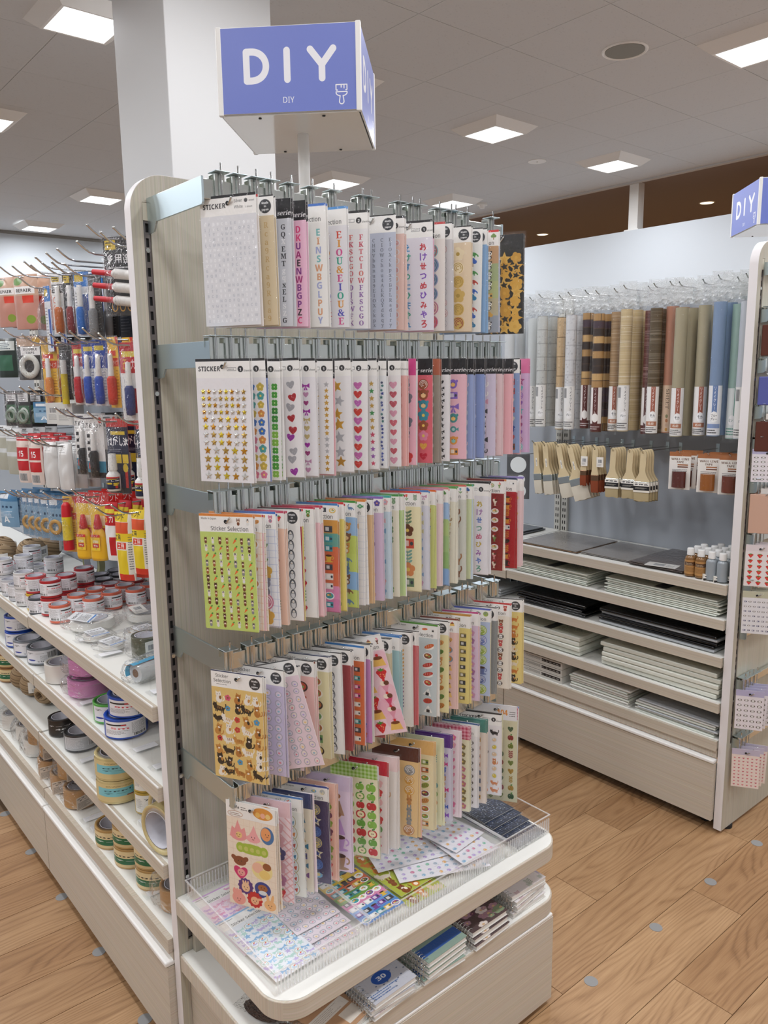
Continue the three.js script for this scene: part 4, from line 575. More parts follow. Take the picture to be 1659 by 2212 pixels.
    [0, 'strawberries in red rows on white', A('#f0eaea', 'K', '#e9dfe2', 'berry', '#d83a3a', { n: 3, rows: 6, k: 0.5 })],
    [0, 'small grey icons in a grid', A('#ececf0', 'K', '#c8c8b0', 'dog goods', '#6a6a8a #8a8a9a', { n: 6, rows: 7, k: 0.36 })],
    [0, 'small red marks in a grid', A('#f3e4dc', 'K', '#c8c0d4', 'heart', '#d8707a #c85a6a', { n: 6, rows: 9, k: 0.34 })],
    [0, 'dark figures in rows', A('#eeeaf0', 'K', '#bcb8d8', 'dog', '#3a3a48', { n: 4, rows: 6, k: 0.4 })],
  ],
];
{ // two sheets carry extra lettering that can be read
  const j = SHEETS[4][19][2]; j.note = '104';
}
const atlases = [], sheetMats = [], cellOf = [];
{
  let n = 0; const todo = [[], [], []];
  SHEETS.forEach((row, r) => row.forEach((s, i) => { (cellOf[r] ??= [])[i] = [Math.floor(n / 50), n % 50]; todo[Math.floor(n / 50)].push([s[2], n % 50]); n++; }));
  todo.forEach((list, a) => {
    const t = ctex(2048, 2048, (g, w, h) => { g.fillStyle = '#f4f3f0'; g.fillRect(0, 0, w, h); for (const [s, c] of list) { g.save(); g.translate((c % 10) * CW, Math.floor(c / 10) * CH); paintSheet(g, s); if (s.note) { g.fillStyle = '#e08a2a'; g.font = 'bold 30px sans-serif'; g.fillText('104', 108, 42); lines(g, 165, 26, 30, 3, 8, '#444', 3); } g.restore(); } });
    sheetMats.push(phy(0xffffff, 0.38, { map: t, clearcoat: 0.35, clearcoatRoughness: 0.12 }));
  });
}
function cardGeo(a, cell, w, h, th = 0.0007) {
  const g = box(w, h, th), uv = g.attributes.uv, x0 = (cell % 10) * CW, y0 = Math.floor(cell / 10) * CH;
  for (let i = 0; i < uv.count; i++) { const f = Math.floor(i / 4); if (f === 4) uv.setXY(i, (x0 + 1 + uv.getX(i) * (CW - 2)) / 2048, 1 - (y0 + 1 + (1 - uv.getY(i)) * (CH - 2)) / 2048); else uv.setXY(i, 2030 / 2048, 0.5); }
  return g;
}
// hook that clips over the bar
const HOOK = (() => {
  const plate = rbox(0.026, 0.0014, 0.026, 0.0006, 1); plate.translate(0, 0.0075, BARZ + 0.002);
  const s = new THREE.Shape(), w = 0.0085; s.moveTo(-w, 0.006); s.lineTo(-w, -0.024); s.quadraticCurveTo(-w, -0.031, -w + 0.006, -0.031); s.lineTo(w - 0.006, -0.031); s.quadraticCurveTo(w, -0.031, w, -0.024); s.lineTo(w, 0.006); s.closePath();
  const front = extrude(s, 0.0022, 0.0006, 4); front.translate(0, 0, BARZ + 0.0006);
  const over = box(0.017, 0.0014, 0.018); over.translate(0, 0.0055, BARZ - 0.007);
  const back = box(0.017, 0.016, 0.0014); back.translate(0, -0.002, BARZ - 0.0165);
  const rod = tube([[0, 0.021, BARZ + 0.0075], [0, 0.0, BARZ + 0.0075], [0, -0.034, BARZ + 0.0075], [0, -0.0415, BARZ + 0.0105], [0, -0.0435, BARZ + 0.018], [0, -0.042, BARZ + 0.028], [0, -0.036, BARZ + 0.035]], 0.0016, 22, 6);
  const tip = new THREE.SphereGeometry(0.0022, 8, 6); tip.translate(0, -0.035, BARZ + 0.0355);
  return { plate, clip: merge(front, over, back), rod, tip };
})();
let hookProto;
function hook(x, y, z, label, group) {
  let o;
  if (!hookProto) { o = hookProto = new THREE.Group(); part(o, 'clip', HOOK.clip, M.zincD); part(o, 'top_plate', HOOK.plate, M.zinc); part(o, 'rod', HOOK.rod, M.chrome); part(o, 'tip', HOOK.tip, M.chrome); } else o = hookProto.clone();
  o.name = numbered('display_hook'); o.position.set(x, y, z); o.userData = { label, category: 'hook', group }; scene.add(o); return o;
}
const sleeveGeo = {};
function sheet(r, i, x, y, z, yaw, roll, label, group, h = 0.198, w = 0.1, pane = true) {
  const o = new THREE.Group(); o.name = numbered('sticker_sheet'); o.position.set(x, y, z); o.rotation.set(0, yaw, roll, 'YXZ'); o.userData = { label, category: 'sticker sheet', group }; scene.add(o);
  const [a, c] = cellOf[r][i];
  part(o, 'printed_card', cardMemo[r + '_' + i + '_' + h + '_' + w] ??= tr(cardGeo(a, c, w, h), 0, -h / 2 + 0.0125, 0), sheetMats[a]);
  if (pane) part(o, 'clear_sleeve', sleeveGeo[h + '_' + w] ??= tr(new THREE.PlaneGeometry(w + 0.008, h + 0.012), -0.0, -h / 2 + 0.0125, 0.0008), M.film);
  part(o, 'hole_ring', holeGeo, M.dark, [0, 0.0, 0.0012]);
  return o;
}
const cardMemo = {}, holeGeo = new THREE.CircleGeometry(0.0034, 12);
const YAW = -Math.PI / 3;   // the sheets swing out from the rail like pages
SHEETS.slice(0, 5).forEach((row, r) => {
  const rowGroup = 'sticker sheets on the ' + ROWN[r] + ' rail', y = ROWS[r] - 0.0415, zh = 0.23;
  row.forEach(([x, what], i) => {
    hook(x, ROWS[r], 0, 'zinc clip hook holding the ' + ORD[i] + ' sheet stack of the ' + ROWN[r] + ' rail', 'clip hooks on the sticker rails');
    const crooked = /crooked/.test(what), h = r === 4 && i === 19 ? 0.236 : r === 4 && i === 0 ? 0.205 : 0.198;
    const d = what.replace(', hanging crooked', '').replace(', again', '').split(' ').slice(0, 7).join(' ').replace(/( and| in| on| of| with| under| at| a| the|,)+$/, '');
    const yw = YAW + rr(-0.03, 0.03);
    sheet(r, i, x, y, zh, yw, crooked ? 0.27 : rr(-0.02, 0.02), 'sticker sheet with ' + d + (crooked ? ' hanging crooked' : '') + ', ' + ORD[i] + ' on the ' + ROWN[r] + ' rail', rowGroup, h);
    const next = row[i + 1]?.[0] ?? x + 0.03, gap = next - x, n = Math.min(r < 2 ? 1 : 2, Math.floor(gap / (r < 2 ? 0.022 : 0.013)));
    for (let k = 1; k <= n; k++) {
      const off = k * (r < 2 ? 0.0045 : 0.0038);
      sheet(r, rnd() < 0.75 ? i : Math.floor(rnd() * row.length), x + off * 0.95, y - rr(0, 0.003), zh - off * 0.06, yw + rr(-0.006, 0.006), rr(-0.012, 0.012), 'sheet stacked behind the one with ' + d.split(' ').slice(0, 3).join(' ').replace(/( and| in| on| of| with|,)$/, '') + (k > 1 ? ', deeper,' : '') + ' on the ' + ROWN[r] + ' rail', rowGroup + ', behind the front ones', 0.198, 0.1, k === n);
    }
  });
});
// raised star gems on the first sheet of the second rail
{
  const o = scene.children.find((c) => /rows of gold and silver star gems/.test(c.userData.label ?? ''));
  const g = (() => { const p = starPts(1), v = [], f = []; v.push(0, 0, 0.0022); p.forEach(([x, y]) => v.push(x, -y, 0)); for (let i = 0; i < 10; i++) f.push(0, 1 + ((i + 1) % 10), 1 + i); const q = new THREE.BufferGeometry(); q.setAttribute('position', new THREE.Float32BufferAttribute(v, 3)); q.setIndex(f); const n = q.toNonIndexed(); n.computeVertexNormals(); n.setAttribute('uv', new THREE.Float32BufferAttribute(new Float32Array(n.attributes.position.count * 2), 2)); return n; })();
  const mats = [0xd8c22e, 0xc89018, 0xd8d8d4, 0xbfa050].map((c) => phy(c, 0.2, { metalness: 0.55, clearcoat: 0.6 }));
  const rowsN = [8, 8, 8, 8, 6, 6, 6, 6, 5, 5, 5, 5];
  let yy = -0.034;
  rowsN.forEach((n, r) => { const pitch = n === 8 ? 0.0108 : n === 6 ? 0.0125 : 0.0138, sz = n === 8 ? 0.005 : n === 6 ? 0.0063 : 0.0072; yy -= pitch / 2; for (let c = 0; c < n; c++) { const m = part(o, 'star_gem', g, mats[(c + r * 3 + (r % 3 ? 1 : 0)) % 4], [-0.043 + (c + 0.5) * 0.086 / n, yy, 0.0009]); m.scale.set(sz, sz, 1); } yy -= pitch / 2; });
}
// ---------------------------------------------------------------- printed packs and labels (one atlas, cells of 128 x 256)
const PKW = 128, PKH = 256, pkCells = {}, pkList = [];
function cellArt(name, paint) { pkCells[name] = pkList.length; pkList.push(paint); }
const bg = (g, c) => { g.fillStyle = c; g.fillRect(0, 0, PKW, PKH); }, rect = (g, c, x, y, w, h) => { g.fillStyle = c; g.fillRect(x, y, w, h); };
const txt = (g, t, c, x, y, f, al = 'left') => { g.fillStyle = c; g.font = f; g.textAlign = al; g.fillText(t, x, y); };
cellArt('kraftnote', (g) => { bg(g, '#c39a76'); g.save(); g.translate(64, 30); txt(g, 'STICKER', '#33271f', 0, 10, 'bold 20px sans-serif', 'center'); rect(g, '#2a211b', -44, 18, 88, 16); txt(g, 'COLLECTION', '#33271f', 0, 58, 'bold 17px sans-serif', 'center'); txt(g, 'NOTE', '#33271f', 0, 80, 'bold 17px sans-serif', 'center'); rect(g, '#f0ebe2', -52, 110, 104, 40); rect(g, '#e9e2d6', 10, 160, 44, 50); lines(g, -48, 118, 90, 5, 6, '#7a6a58'); g.restore(); });
cellArt('bluenote', (g) => { bg(g, '#c9cbd3'); for (let i = 0; i < 60; i++) ell(g, rnd() * 128, rnd() * 256, 2.4, 2.4, '#5a6a86'); rect(g, '#eef1f5', 60, 20, 62, 130); g.strokeStyle = '#6a86b0'; g.lineWidth = 2; for (let i = 0; i < 4; i++) g.strokeRect(66 + (i % 2) * 27, 34 + (i >> 1) * 50, 24, 42); ell(g, 64, 180, 26, 26, '#2a5ab0'); txt(g, '30', '#fff', 64, 188, 'bold 24px sans-serif', 'center'); lines(g, 8, 220, 90, 3, 9, '#4a6aa0', 4); });
cellArt('greennote', (g) => { bg(g, '#93aa9c'); rect(g, '#23302c', 30, 30, 70, 14); lines(g, 20, 52, 90, 3, 9, '#23302c', 4); rect(g, '#c8303a', 14, 96, 42, 44); txt(g, '44', '#fff', 35, 126, 'bold 20px sans-serif', 'center'); g.strokeStyle = '#e8eee8'; g.lineWidth = 3; for (let i = 0; i < 5; i++) { g.beginPath(); g.moveTo(66, 100 + i * 10); g.lineTo(120, 96 + i * 10); g.stroke(); } rect(g, '#3a62a8', 0, 190, 128, 40); });
cellArt('floralnote', (g) => { bg(g, '#5b4a4a'); for (let i = 0; i < 30; i++) { g.save(); g.translate(rnd() * 128, rnd() * 256); MO.flower(g, rr(8, 20), pick(['#b08a98', '#e8dcd4', '#6a3a58', '#8a9a7a']), '#d8b48a'); g.restore(); } });
cellArt('palenote', (g) => { bg(g, '#e4dfdf'); for (let i = 0; i < 16; i++) { g.save(); g.translate(rnd() * 128, rnd() * 256); MO.leaf(g, rr(10, 20), pick(['#a8b4a8', '#c8a8b0', '#b0a8c8'])); g.restore(); } lines(g, 20, 30, 80, 3, 12, '#6a6a70', 4); });
cellArt('fastglue', (g) => { bg(g, '#efeeec'); rect(g, '#e6c22e', 100, 0, 28, 256); rect(g, '#1d1d1f', 6, 44, 92, 36); g.fillStyle = '#fff'; kana(g, '超速乾', 10, 48, 26); rect(g, '#e8c83a', 8, 12, 56, 22); lines(g, 12, 17, 48, 2, 9, '#222', 4); for (let i = 0; i < 4; i++) { g.strokeStyle = '#d8502a'; g.lineWidth = 3; g.beginPath(); g.arc(22, 110 + i * 34, 11, 0, 7); g.stroke(); } });
cellArt('multiglue', (g) => { bg(g, '#26272b'); rect(g, '#e8c83a', 8, 12, 44, 30); lines(g, 12, 18, 36, 2, 10, '#222', 4); g.fillStyle = '#f4f4f4'; kana(g, '多用途', 14, 56, 30); lines(g, 18, 98, 90, 1, 8, '#ddd', 5); rect(g, '#a8323a', 10, 196, 108, 8); for (let i = 0; i < 3; i++) { g.strokeStyle = '#e0a83a'; g.lineWidth = 4; g.beginPath(); g.ellipse(34 + i * 32, 226, 11, 15, 0, 0, 7); g.stroke(); } rect(g, '#8a8d90', 12, 116, 104, 20); rect(g, '#8a8d90', 12, 152, 104, 20); });
cellArt('blueglue', (g) => { bg(g, '#eceef2'); rect(g, '#3a82d0', 0, 0, 128, 60); rect(g, '#e8c83a', 10, 14, 70, 26); rect(g, '#2a5ab0', 70, 90, 44, 150); lines(g, 8, 84, 50, 12, 12, '#555', 3); });
cellArt('orangeglue', (g) => { bg(g, '#eebf3e'); shapeOf(g, [[90, 0], [128, 0], [128, 50]], '#d8402a'); rect(g, '#d8402a', 6, 50, 90, 18); rect(g, '#d84a22', 0, 76, 128, 30); g.fillStyle = '#fff'; kana(g, '速', 18, 78, 26); kana(g, 'タイプ', 56, 84, 18); rect(g, '#d8402a', 20, 226, 44, 18); lines(g, 84, 120, 36, 10, 11, '#a86a1a', 3); });
cellArt('marker', (g) => { bg(g, '#2b2c2e'); lines(g, 10, 20, 100, 18, 12, '#777', 3); });
cellArt('redglue', (g) => { bg(g, '#f0efee'); rect(g, '#c8202a', 0, 0, 128, 100); rect(g, '#e8d02e', 14, 30, 90, 18); g.fillStyle = '#e8c83a'; kana(g, '強', 18, 54, 34); g.fillStyle = '#fff'; kana(g, '力', 66, 54, 34); rect(g, '#c8202a', 60, 150, 50, 80); });
cellArt('blueglue2', (g) => { bg(g, '#eef0f4'); rect(g, '#2a52b8', 0, 0, 128, 110); rect(g, '#e8d02e', 18, 24, 84, 18); g.fillStyle = '#fff'; kana(g, '強力', 20, 52, 38); rect(g, '#2a62c8', 16, 160, 44, 80); lines(g, 76, 124, 40, 11, 11, '#3a4a8a', 3); });
cellArt('bond', (g) => { bg(g, '#f2f1ef'); ell(g, 104, 20, 12, 12, '#d8402a'); g.fillStyle = '#1d1d1f'; kana(g, '万能ボンド', 6, 30, 21); lines(g, 8, 58, 100, 1, 8, '#666', 3); rect(g, '#3d8fae', 0, 186, 128, 46); rect(g, '#1d1d1f', 0, 232, 128, 24); rect(g, '#d8402a', 10, 192, 30, 26); for (let i = 0; i < 4; i++) rect(g, '#1d1d1f', 10, 76 + i * 27, 28, 14); });
cellArt('remover', (g) => { bg(g, '#1d2140'); rect(g, '#d23a34', 0, 0, 128, 30); txt(g, '', '#fff', 0, 0, '10px sans-serif'); rect(g, '#e8c83a', 24, 44, 84, 12); g.fillStyle = '#fff'; kana(g, 'はがし液', 4, 64, 29, false, 0.15); lines(g, 10, 104, 90, 2, 6, '#ccc', 2); for (let i = 0; i < 3; i++) rect(g, '#e8c83a', 6 + i * 40, 122, 34, 30); rect(g, '#d23a34', 96, 176, 16, 60); ell(g, 100, 168, 15, 15, '#e8c83a'); rect(g, '#141625', 0, 236, 128, 20); });
cellArt('yellowbond', (g) => { bg(g, '#f0cc3a'); rect(g, '#d82a28', 0, 0, 128, 44); g.fillStyle = '#fff'; kana(g, 'ボンド', 8, 8, 30); rect(g, '#f4e6b8', 30, 90, 70, 40); rect(g, '#d82a28', 22, 140, 86, 66); txt(g, '80g', '#fff', 64, 184, 'bold 34px sans-serif', 'center'); });
cellArt('woodbond', (g) => { bg(g, '#efe9dc'); rect(g, '#f0d22e', 0, 0, 100, 36); g.fillStyle = '#222'; kana(g, 'ボンド', 8, 8, 22); rect(g, '#e0572a', 0, 38, 104, 40); rect(g, '#f0d22e', 0, 78, 128, 30); g.fillStyle = '#222'; kana(g, '工用', 14, 82, 22); rect(g, '#d8402a', 30, 112, 60, 24); g.fillStyle = '#fff'; kana(g, '工用', 36, 114, 20); rect(g, '#edd02e', 28, 140, 66, 90); rect(g, '#d83a2a', 28, 230, 90, 26); lines(g, 102, 90, 20, 14, 9, '#555', 3); });
cellArt('leatherbag', (g) => { bg(g, '#c78f7f'); rect(g, '#c9a48c', 0, 0, 128, 100); ell(g, 34, 34, 26, 18, '#5a8a2a'); rect(g, '#f0eeec', 16, 58, 98, 34); txt(g, 'REPAIR', '#333', 64, 84, 'bold 22px sans-serif', 'center'); rect(g, '#d8402a', 60, 100, 50, 34); ell(g, 92, 210, 20, 20, '#8aa03a'); });
cellArt('ringbag', (g) => { bg(g, '#2a2b2c'); rect(g, '#c9a88c', 0, 0, 128, 60); shapeOf(g, starPts(24, 9, 0.7).map(([x, y]) => [x + 96, y + 28]), '#e0b02e'); rect(g, '#efeeec', 16, 62, 96, 50); txt(g, 'DOUBLE', '#333', 64, 84, 'bold 18px sans-serif', 'center'); txt(g, 'TAPE', '#333', 64, 104, 'bold 18px sans-serif', 'center'); });
cellArt('greenbag', (g) => { bg(g, '#26332e'); rect(g, '#dfe6e2', 10, 20, 108, 60); lines(g, 16, 30, 90, 4, 12, '#234', 6); rect(g, '#3a6a52', 20, 110, 88, 100); });
cellArt('redbag', (g) => { bg(g, '#ecdcd2'); rect(g, '#c8282e', 0, 0, 128, 36); g.fillStyle = '#fff'; lines(g, 10, 10, 100, 2, 12, '#fff', 5); rect(g, '#c8282e', 12, 70, 104, 60); txt(g, '15', '#fff', 64, 118, 'bold 42px sans-serif', 'center'); rect(g, '#c8282e', 12, 140, 104, 50); barcode(g, 30, 204, 70, 40); });
cellArt('bluebag', (g) => { bg(g, '#7fa6c4'); rect(g, '#4a7ea8', 0, 0, 128, 70); rect(g, '#e8eef4', 16, 18, 60, 34); for (let i = 0; i < 3; i++) ell(g, 40 + i * 26, 110, 8, 8, '#2a4a6a'); txt(g, 'A', '#f4f8fc', 40, 220, 'bold 60px sans-serif'); lines(g, 12, 140, 100, 5, 10, '#e8f0f8', 4); });
cellArt('greybag', (g) => { bg(g, '#b7b7a8'); rect(g, '#e0e2e2', 0, 0, 128, 70); rect(g, '#d8dcdc', 10, 130, 100, 24); lines(g, 14, 20, 90, 4, 11, '#8a8f92', 4); });
cellArt('whitebag', (g) => { bg(g, '#dcdcda'); rect(g, '#f4f4f2', 30, 0, 66, 60); lines(g, 36, 10, 50, 5, 9, '#888', 3); });
cellArt('darkhead', (g) => { bg(g, '#262628'); rect(g, '#e8e8e8', 20, 14, 90, 60); lines(g, 28, 24, 74, 4, 12, '#333', 5); rect(g, '#3f6a4c', 14, 100, 100, 130); ell(g, 64, 165, 40, 52, '#dfe3dc'); ell(g, 64, 165, 26, 36, '#3f6a4c'); });
cellArt('smallbox', (g) => { bg(g, '#d8d8d4'); barcode(g, 30, 60, 70, 60); lines(g, 20, 140, 90, 6, 12, '#777', 4); });
cellArt('vinyl', (g) => { bg(g, '#f0eff2'); rect(g, '#1d1d20', 6, 40, 60, 24); rect(g, '#d8303a', 52, 44, 14, 16); txt(g, '5m', '#d8303a', 22, 118, 'bold 36px sans-serif'); lines(g, 6, 140, 70, 5, 14, '#555', 5); lines(g, 80, 30, 44, 14, 13, '#666', 4); barcode(g, 84, 200, 40, 46); });
cellArt('tapelabel', (g) => { bg(g, '#e8e9ee'); g.fillStyle = '#1d1d20'; kana(g, 'テープ', 6, 40, 34); lines(g, 60, 100, 64, 9, 13, '#555', 4); barcode(g, 84, 40, 38, 120); ell(g, 26, 190, 16, 16, '#3a4aa0'); txt(g, '10M', '#222', 46, 228, 'bold 24px sans-serif'); });
cellArt('crafttape', (g) => { bg(g, '#d8c08e'); rect(g, '#e6d2a2', 0, 0, 128, 110); txt(g, '50m', '#2a2a22', 16, 90, 'bold 30px sans-serif'); rect(g, '#1f6a46', 0, 110, 80, 100); g.fillStyle = '#fff'; kana(g, 'トテープ', 4, 138, 20, false, 0.15); rect(g, '#f2f0e8', 80, 70, 48, 150); lines(g, 84, 80, 40, 12, 11, '#333', 4); });
cellArt('opptape', (g) => { bg(g, '#d7c48e'); rect(g, '#7cc4cf', 20, 60, 108, 120); txt(g, 'OPP', '#1d3a44', 34, 110, 'bold 24px sans-serif'); g.fillStyle = '#1d3a44'; kana(g, 'テープ', 34, 124, 22); g.strokeStyle = '#1d3a44'; g.lineWidth = 2; g.strokeRect(84, 84, 38, 22); lines(g, 40, 30, 70, 2, 8, '#7a6a3a', 4); rect(g, '#8a3a2a', 78, 168, 26, 14); barcode(g, 96, 196, 30, 50); });
cellArt('seventy', (g) => { bg(g, '#edebe4'); txt(g, '70m', '#333', 46, 80, 'bold 36px sans-serif'); txt(g, '48', '#333', 62, 130, 'bold 36px sans-serif'); txt(g, '40', '#333', 62, 180, 'bold 36px sans-serif'); lines(g, 6, 60, 34, 10, 14, '#666', 5); });
cellArt('blacktape', (g) => { bg(g, '#2c2928'); g.fillStyle = '#e8e8e8'; kana(g, 'テープ', 8, 60, 30); txt(g, '40m', '#e8e8e8', 40, 150, 'bold 42px sans-serif'); txt(g, '48', '#cfcfcf', 60, 200, 'bold 30px sans-serif'); });
cellArt('greylabel', (g) => { bg(g, '#b4b6ba'); g.strokeStyle = '#e4e4e6'; g.lineWidth = 4; g.strokeRect(6, 20, 116, 216); lines(g, 14, 40, 64, 14, 13, '#e9e9ec', 5); barcode(g, 90, 60, 26, 120); });
cellArt('pinkbag', (g) => { bg(g, '#d77fb8'); ell(g, 60, 60, 46, 30, '#f0d8e4'); ell(g, 60, 60, 28, 18, '#d84a72'); rect(g, '#222', 86, 40, 20, 110); });
cellArt('blackband', (g) => { bg(g, '#e6dcc4'); });
cellArt('remake', (g) => { bg(g, '#f1efec'); rect(g, '#a8604a', 58, 0, 34, 150); g.fillStyle = '#fff'; kana(g, 'リメイクシート', 65, 4, 19, true); g.fillStyle = '#fff'; ell(g, 75, 160, 26, 26, '#fff'); g.fillStyle = '#444'; kana(g, 'モカ', 56, 150, 18); rect(g, '#b87a5a', 18, 190, 92, 24); txt(g, '45.60', '#f6f0ea', 64, 208, 'bold 18px sans-serif', 'center'); lines(g, 14, 222, 100, 3, 10, '#222', 5); });
cellArt('remakewhite', (g) => { bg(g, '#eeedea'); g.fillStyle = '#3a3a3c'; kana(g, 'リメイクシート', 78, 6, 19, true); barcode(g, 16, 12, 34, 60); ell(g, 76, 172, 24, 24, '#f8f8f8'); g.fillStyle = '#444'; kana(g, 'グレー', 52, 164, 15); lines(g, 14, 212, 100, 3, 12, '#333', 6); });
cellArt('remakeblue', (g) => { bg(g, '#eef0f4'); rect(g, '#6a86b8', 50, 0, 36, 150); g.fillStyle = '#fff'; kana(g, 'リメイクシート', 58, 4, 19, true); ell(g, 68, 160, 28, 28, '#fff'); g.fillStyle = '#444'; kana(g, 'ブルー', 44, 146, 15); kana(g, 'グレー', 44, 164, 15); rect(g, '#8aa0cc', 10, 196, 108, 22); lines(g, 14, 226, 100, 2, 12, '#222', 6); });
cellArt('remakemint', (g) => { bg(g, '#eaf0ee'); rect(g, '#4a9a82', 70, 0, 30, 150); g.fillStyle = '#fff'; kana(g, 'リメイクシート', 76, 4, 19, true); ell(g, 60, 164, 26, 26, '#fff'); g.fillStyle = '#3a6a5a'; kana(g, 'ミント', 36, 156, 16); lines(g, 14, 204, 100, 3, 14, '#3a8a72', 7); });
cellArt('remakered', (g) => { bg(g, '#efeae6'); rect(g, '#5a221c', 44, 0, 44, 256); g.fillStyle = '#f4eeea'; kana(g, 'リメイクシート', 55, 4, 20, true); ell(g, 66, 176, 26, 26, '#f6f2ee'); rect(g, '#5a221c', 0, 210, 128, 46); lines(g, 14, 226, 100, 2, 12, '#eee', 5); });
cellArt('interior', (g) => { bg(g, '#d9bda2'); g.save(); g.translate(92, 20); g.rotate(Math.PI / 2); txt(g, 'INTERIOR', '#5a4636', 0, 0, '34px serif'); txt(g, 'SHEET', '#5a4636', 0, 40, '34px serif'); g.restore(); ['#8a8a62', '#b87a52', '#c8a890', '#c8954a'].forEach((c, i) => ell(g, 64, 168 + i * 24, 10, 10, c)); });
cellArt('brushband', (g) => { bg(g, '#e9e4d8'); rect(g, '#16161a', 0, 90, 128, 110); rect(g, '#f2f0ea', 4, 20, 120, 66); g.fillStyle = '#16161a'; kana(g, '多用途', 10, 30, 34, false, 0.16); lines(g, 14, 130, 100, 2, 24, '#d8d4c8', 10); });
cellArt('tagcard', (g) => { bg(g, '#eeebe4'); barcode(g, 30, 60, 68, 90); lines(g, 20, 170, 90, 5, 12, '#666', 5); });
cellArt('wallline', (g) => { bg(g, '#efece6'); rect(g, '#a8683a', 0, 0, 128, 30); txt(g, 'WALL LINE', '#5a3a26', 64, 56, 'bold 20px sans-serif', 'center'); txt(g, 'TAPE', '#5a3a26', 64, 76, 'bold 18px sans-serif', 'center'); rect(g, '#a8683a', 50, 84, 60, 8); rect(g, '#6a3a22', 50, 98, 60, 8); lines(g, 20, 118, 90, 2, 9, '#555', 4); });
cellArt('paintlabel', (g) => { bg(g, '#b98a52'); rect(g, '#4a2a1a', 20, 40, 88, 60); lines(g, 30, 56, 66, 3, 14, '#e8d8b8', 6); lines(g, 20, 130, 88, 7, 13, '#5a3a22', 5); });
cellArt('paintgrey', (g) => { bg(g, '#8f979c'); rect(g, '#2c2f33', 16, 60, 96, 50); lines(g, 26, 74, 74, 3, 12, '#e8e8e8', 5); lines(g, 20, 140, 88, 6, 13, '#3a3f44', 5); rect(g, '#8a4a2a', 0, 220, 128, 36); });
cellArt('creamsheet', (g) => { bg(g, '#dfe3d2'); rect(g, '#26282a', 36, 0, 20, 256); g.strokeStyle = '#3a3f3a'; g.lineWidth = 2; for (let i = 0; i < 5; i++) { g.beginPath(); g.moveTo(68, 20 + i * 22); g.bezierCurveTo(80, 8 + i * 22, 90, 34 + i * 22, 118, 16 + i * 22); g.stroke(); } lines(g, 66, 150, 56, 7, 12, '#5a5f56', 4); });
cellArt('orangesheet', (g) => { bg(g, '#e4e6d8'); ell(g, 40, 70, 34, 26, '#d8623a'); rect(g, '#26282a', 80, 30, 16, 120); lines(g, 20, 130, 90, 6, 12, '#4a4f46', 4); });
cellArt('boxside', (g) => { bg(g, '#cfcdc6'); g.save(); g.translate(20, 10); g.rotate(Math.PI / 2); rect(g, '#17171a', 0, -56, 110, 50); g.fillStyle = '#f0f0ee'; kana(g, 'ボクライフ', 6, -44, 20); lines(g, 118, -50, 110, 4, 12, '#44443f', 5); g.restore(); });
cellArt('pricecard', (g) => { bg(g, '#f6f7fa'); lines(g, 10, 40, 100, 3, 30, '#c8ccd4', 8); });
cellArt('tearblue', (g) => { bg(g, '#38a8d4'); txt(g, '50m', '#f2fafe', 30, 90, 'bold 46px sans-serif'); g.fillStyle = '#f2fafe'; kana(g, 'プ', 50, 130, 44); });
cellArt('tenby', (g) => { bg(g, '#e8ebee'); txt(g, '10x11', '#222', 64, 70, 'bold 40px sans-serif', 'center'); lines(g, 14, 96, 100, 8, 14, '#444', 6); rect(g, '#2f86d8', 0, 220, 128, 16); });
cellArt('kraftbag', (g) => { bg(g, '#d8cdbf'); g.fillStyle = '#1d1d1f'; kana(g, 'クラフト', 6, 20, 28, false, 0.16); kana(g, 'テープ', 20, 60, 28, false, 0.16); lines(g, 10, 110, 100, 8, 16, '#3a3430', 7); });
const PKT = ctex(2048, 1024, (g, w, h) => { g.fillStyle = '#f3f2ef'; g.fillRect(0, 0, w, h); pkList.forEach((p, i) => { g.save(); g.translate((i % 16) * PKW, Math.floor(i / 16) * PKH); g.beginPath(); g.rect(0, 0, PKW, PKH); g.clip(); p(g); g.restore(); }); });
M.print = phy(0xffffff, 0.42, { map: PKT, clearcoat: 0.3, clearcoatRoughness: 0.2 });
function toCell(g, name, faces) {   // squeeze the uv of a geometry (or of some box faces) into a cell
  const uv = g.attributes.uv, c = pkCells[name], x0 = (c % 16) * PKW, y0 = Math.floor(c / 16) * PKH;
  for (let i = 0; i < uv.count; i++) { if (faces && !faces.includes(Math.floor(i / 4))) { uv.setXY(i, (x0 + 3) / 2048, 1 - (y0 + 4) / 1024); continue; } uv.setXY(i, (x0 + 1.5 + uv.getX(i) * (PKW - 3)) / 2048, 1 - (y0 + 1.5 + (1 - uv.getY(i)) * (PKH - 3)) / 1024); }
  return g;
}
const memo = {}; const once = (k, f) => memo[k] ??= f();
const card = (name, w, h, t = 0.0012) => once('card' + [name, w, h, t], () => toCell(box(w, h, t), name, [4]));

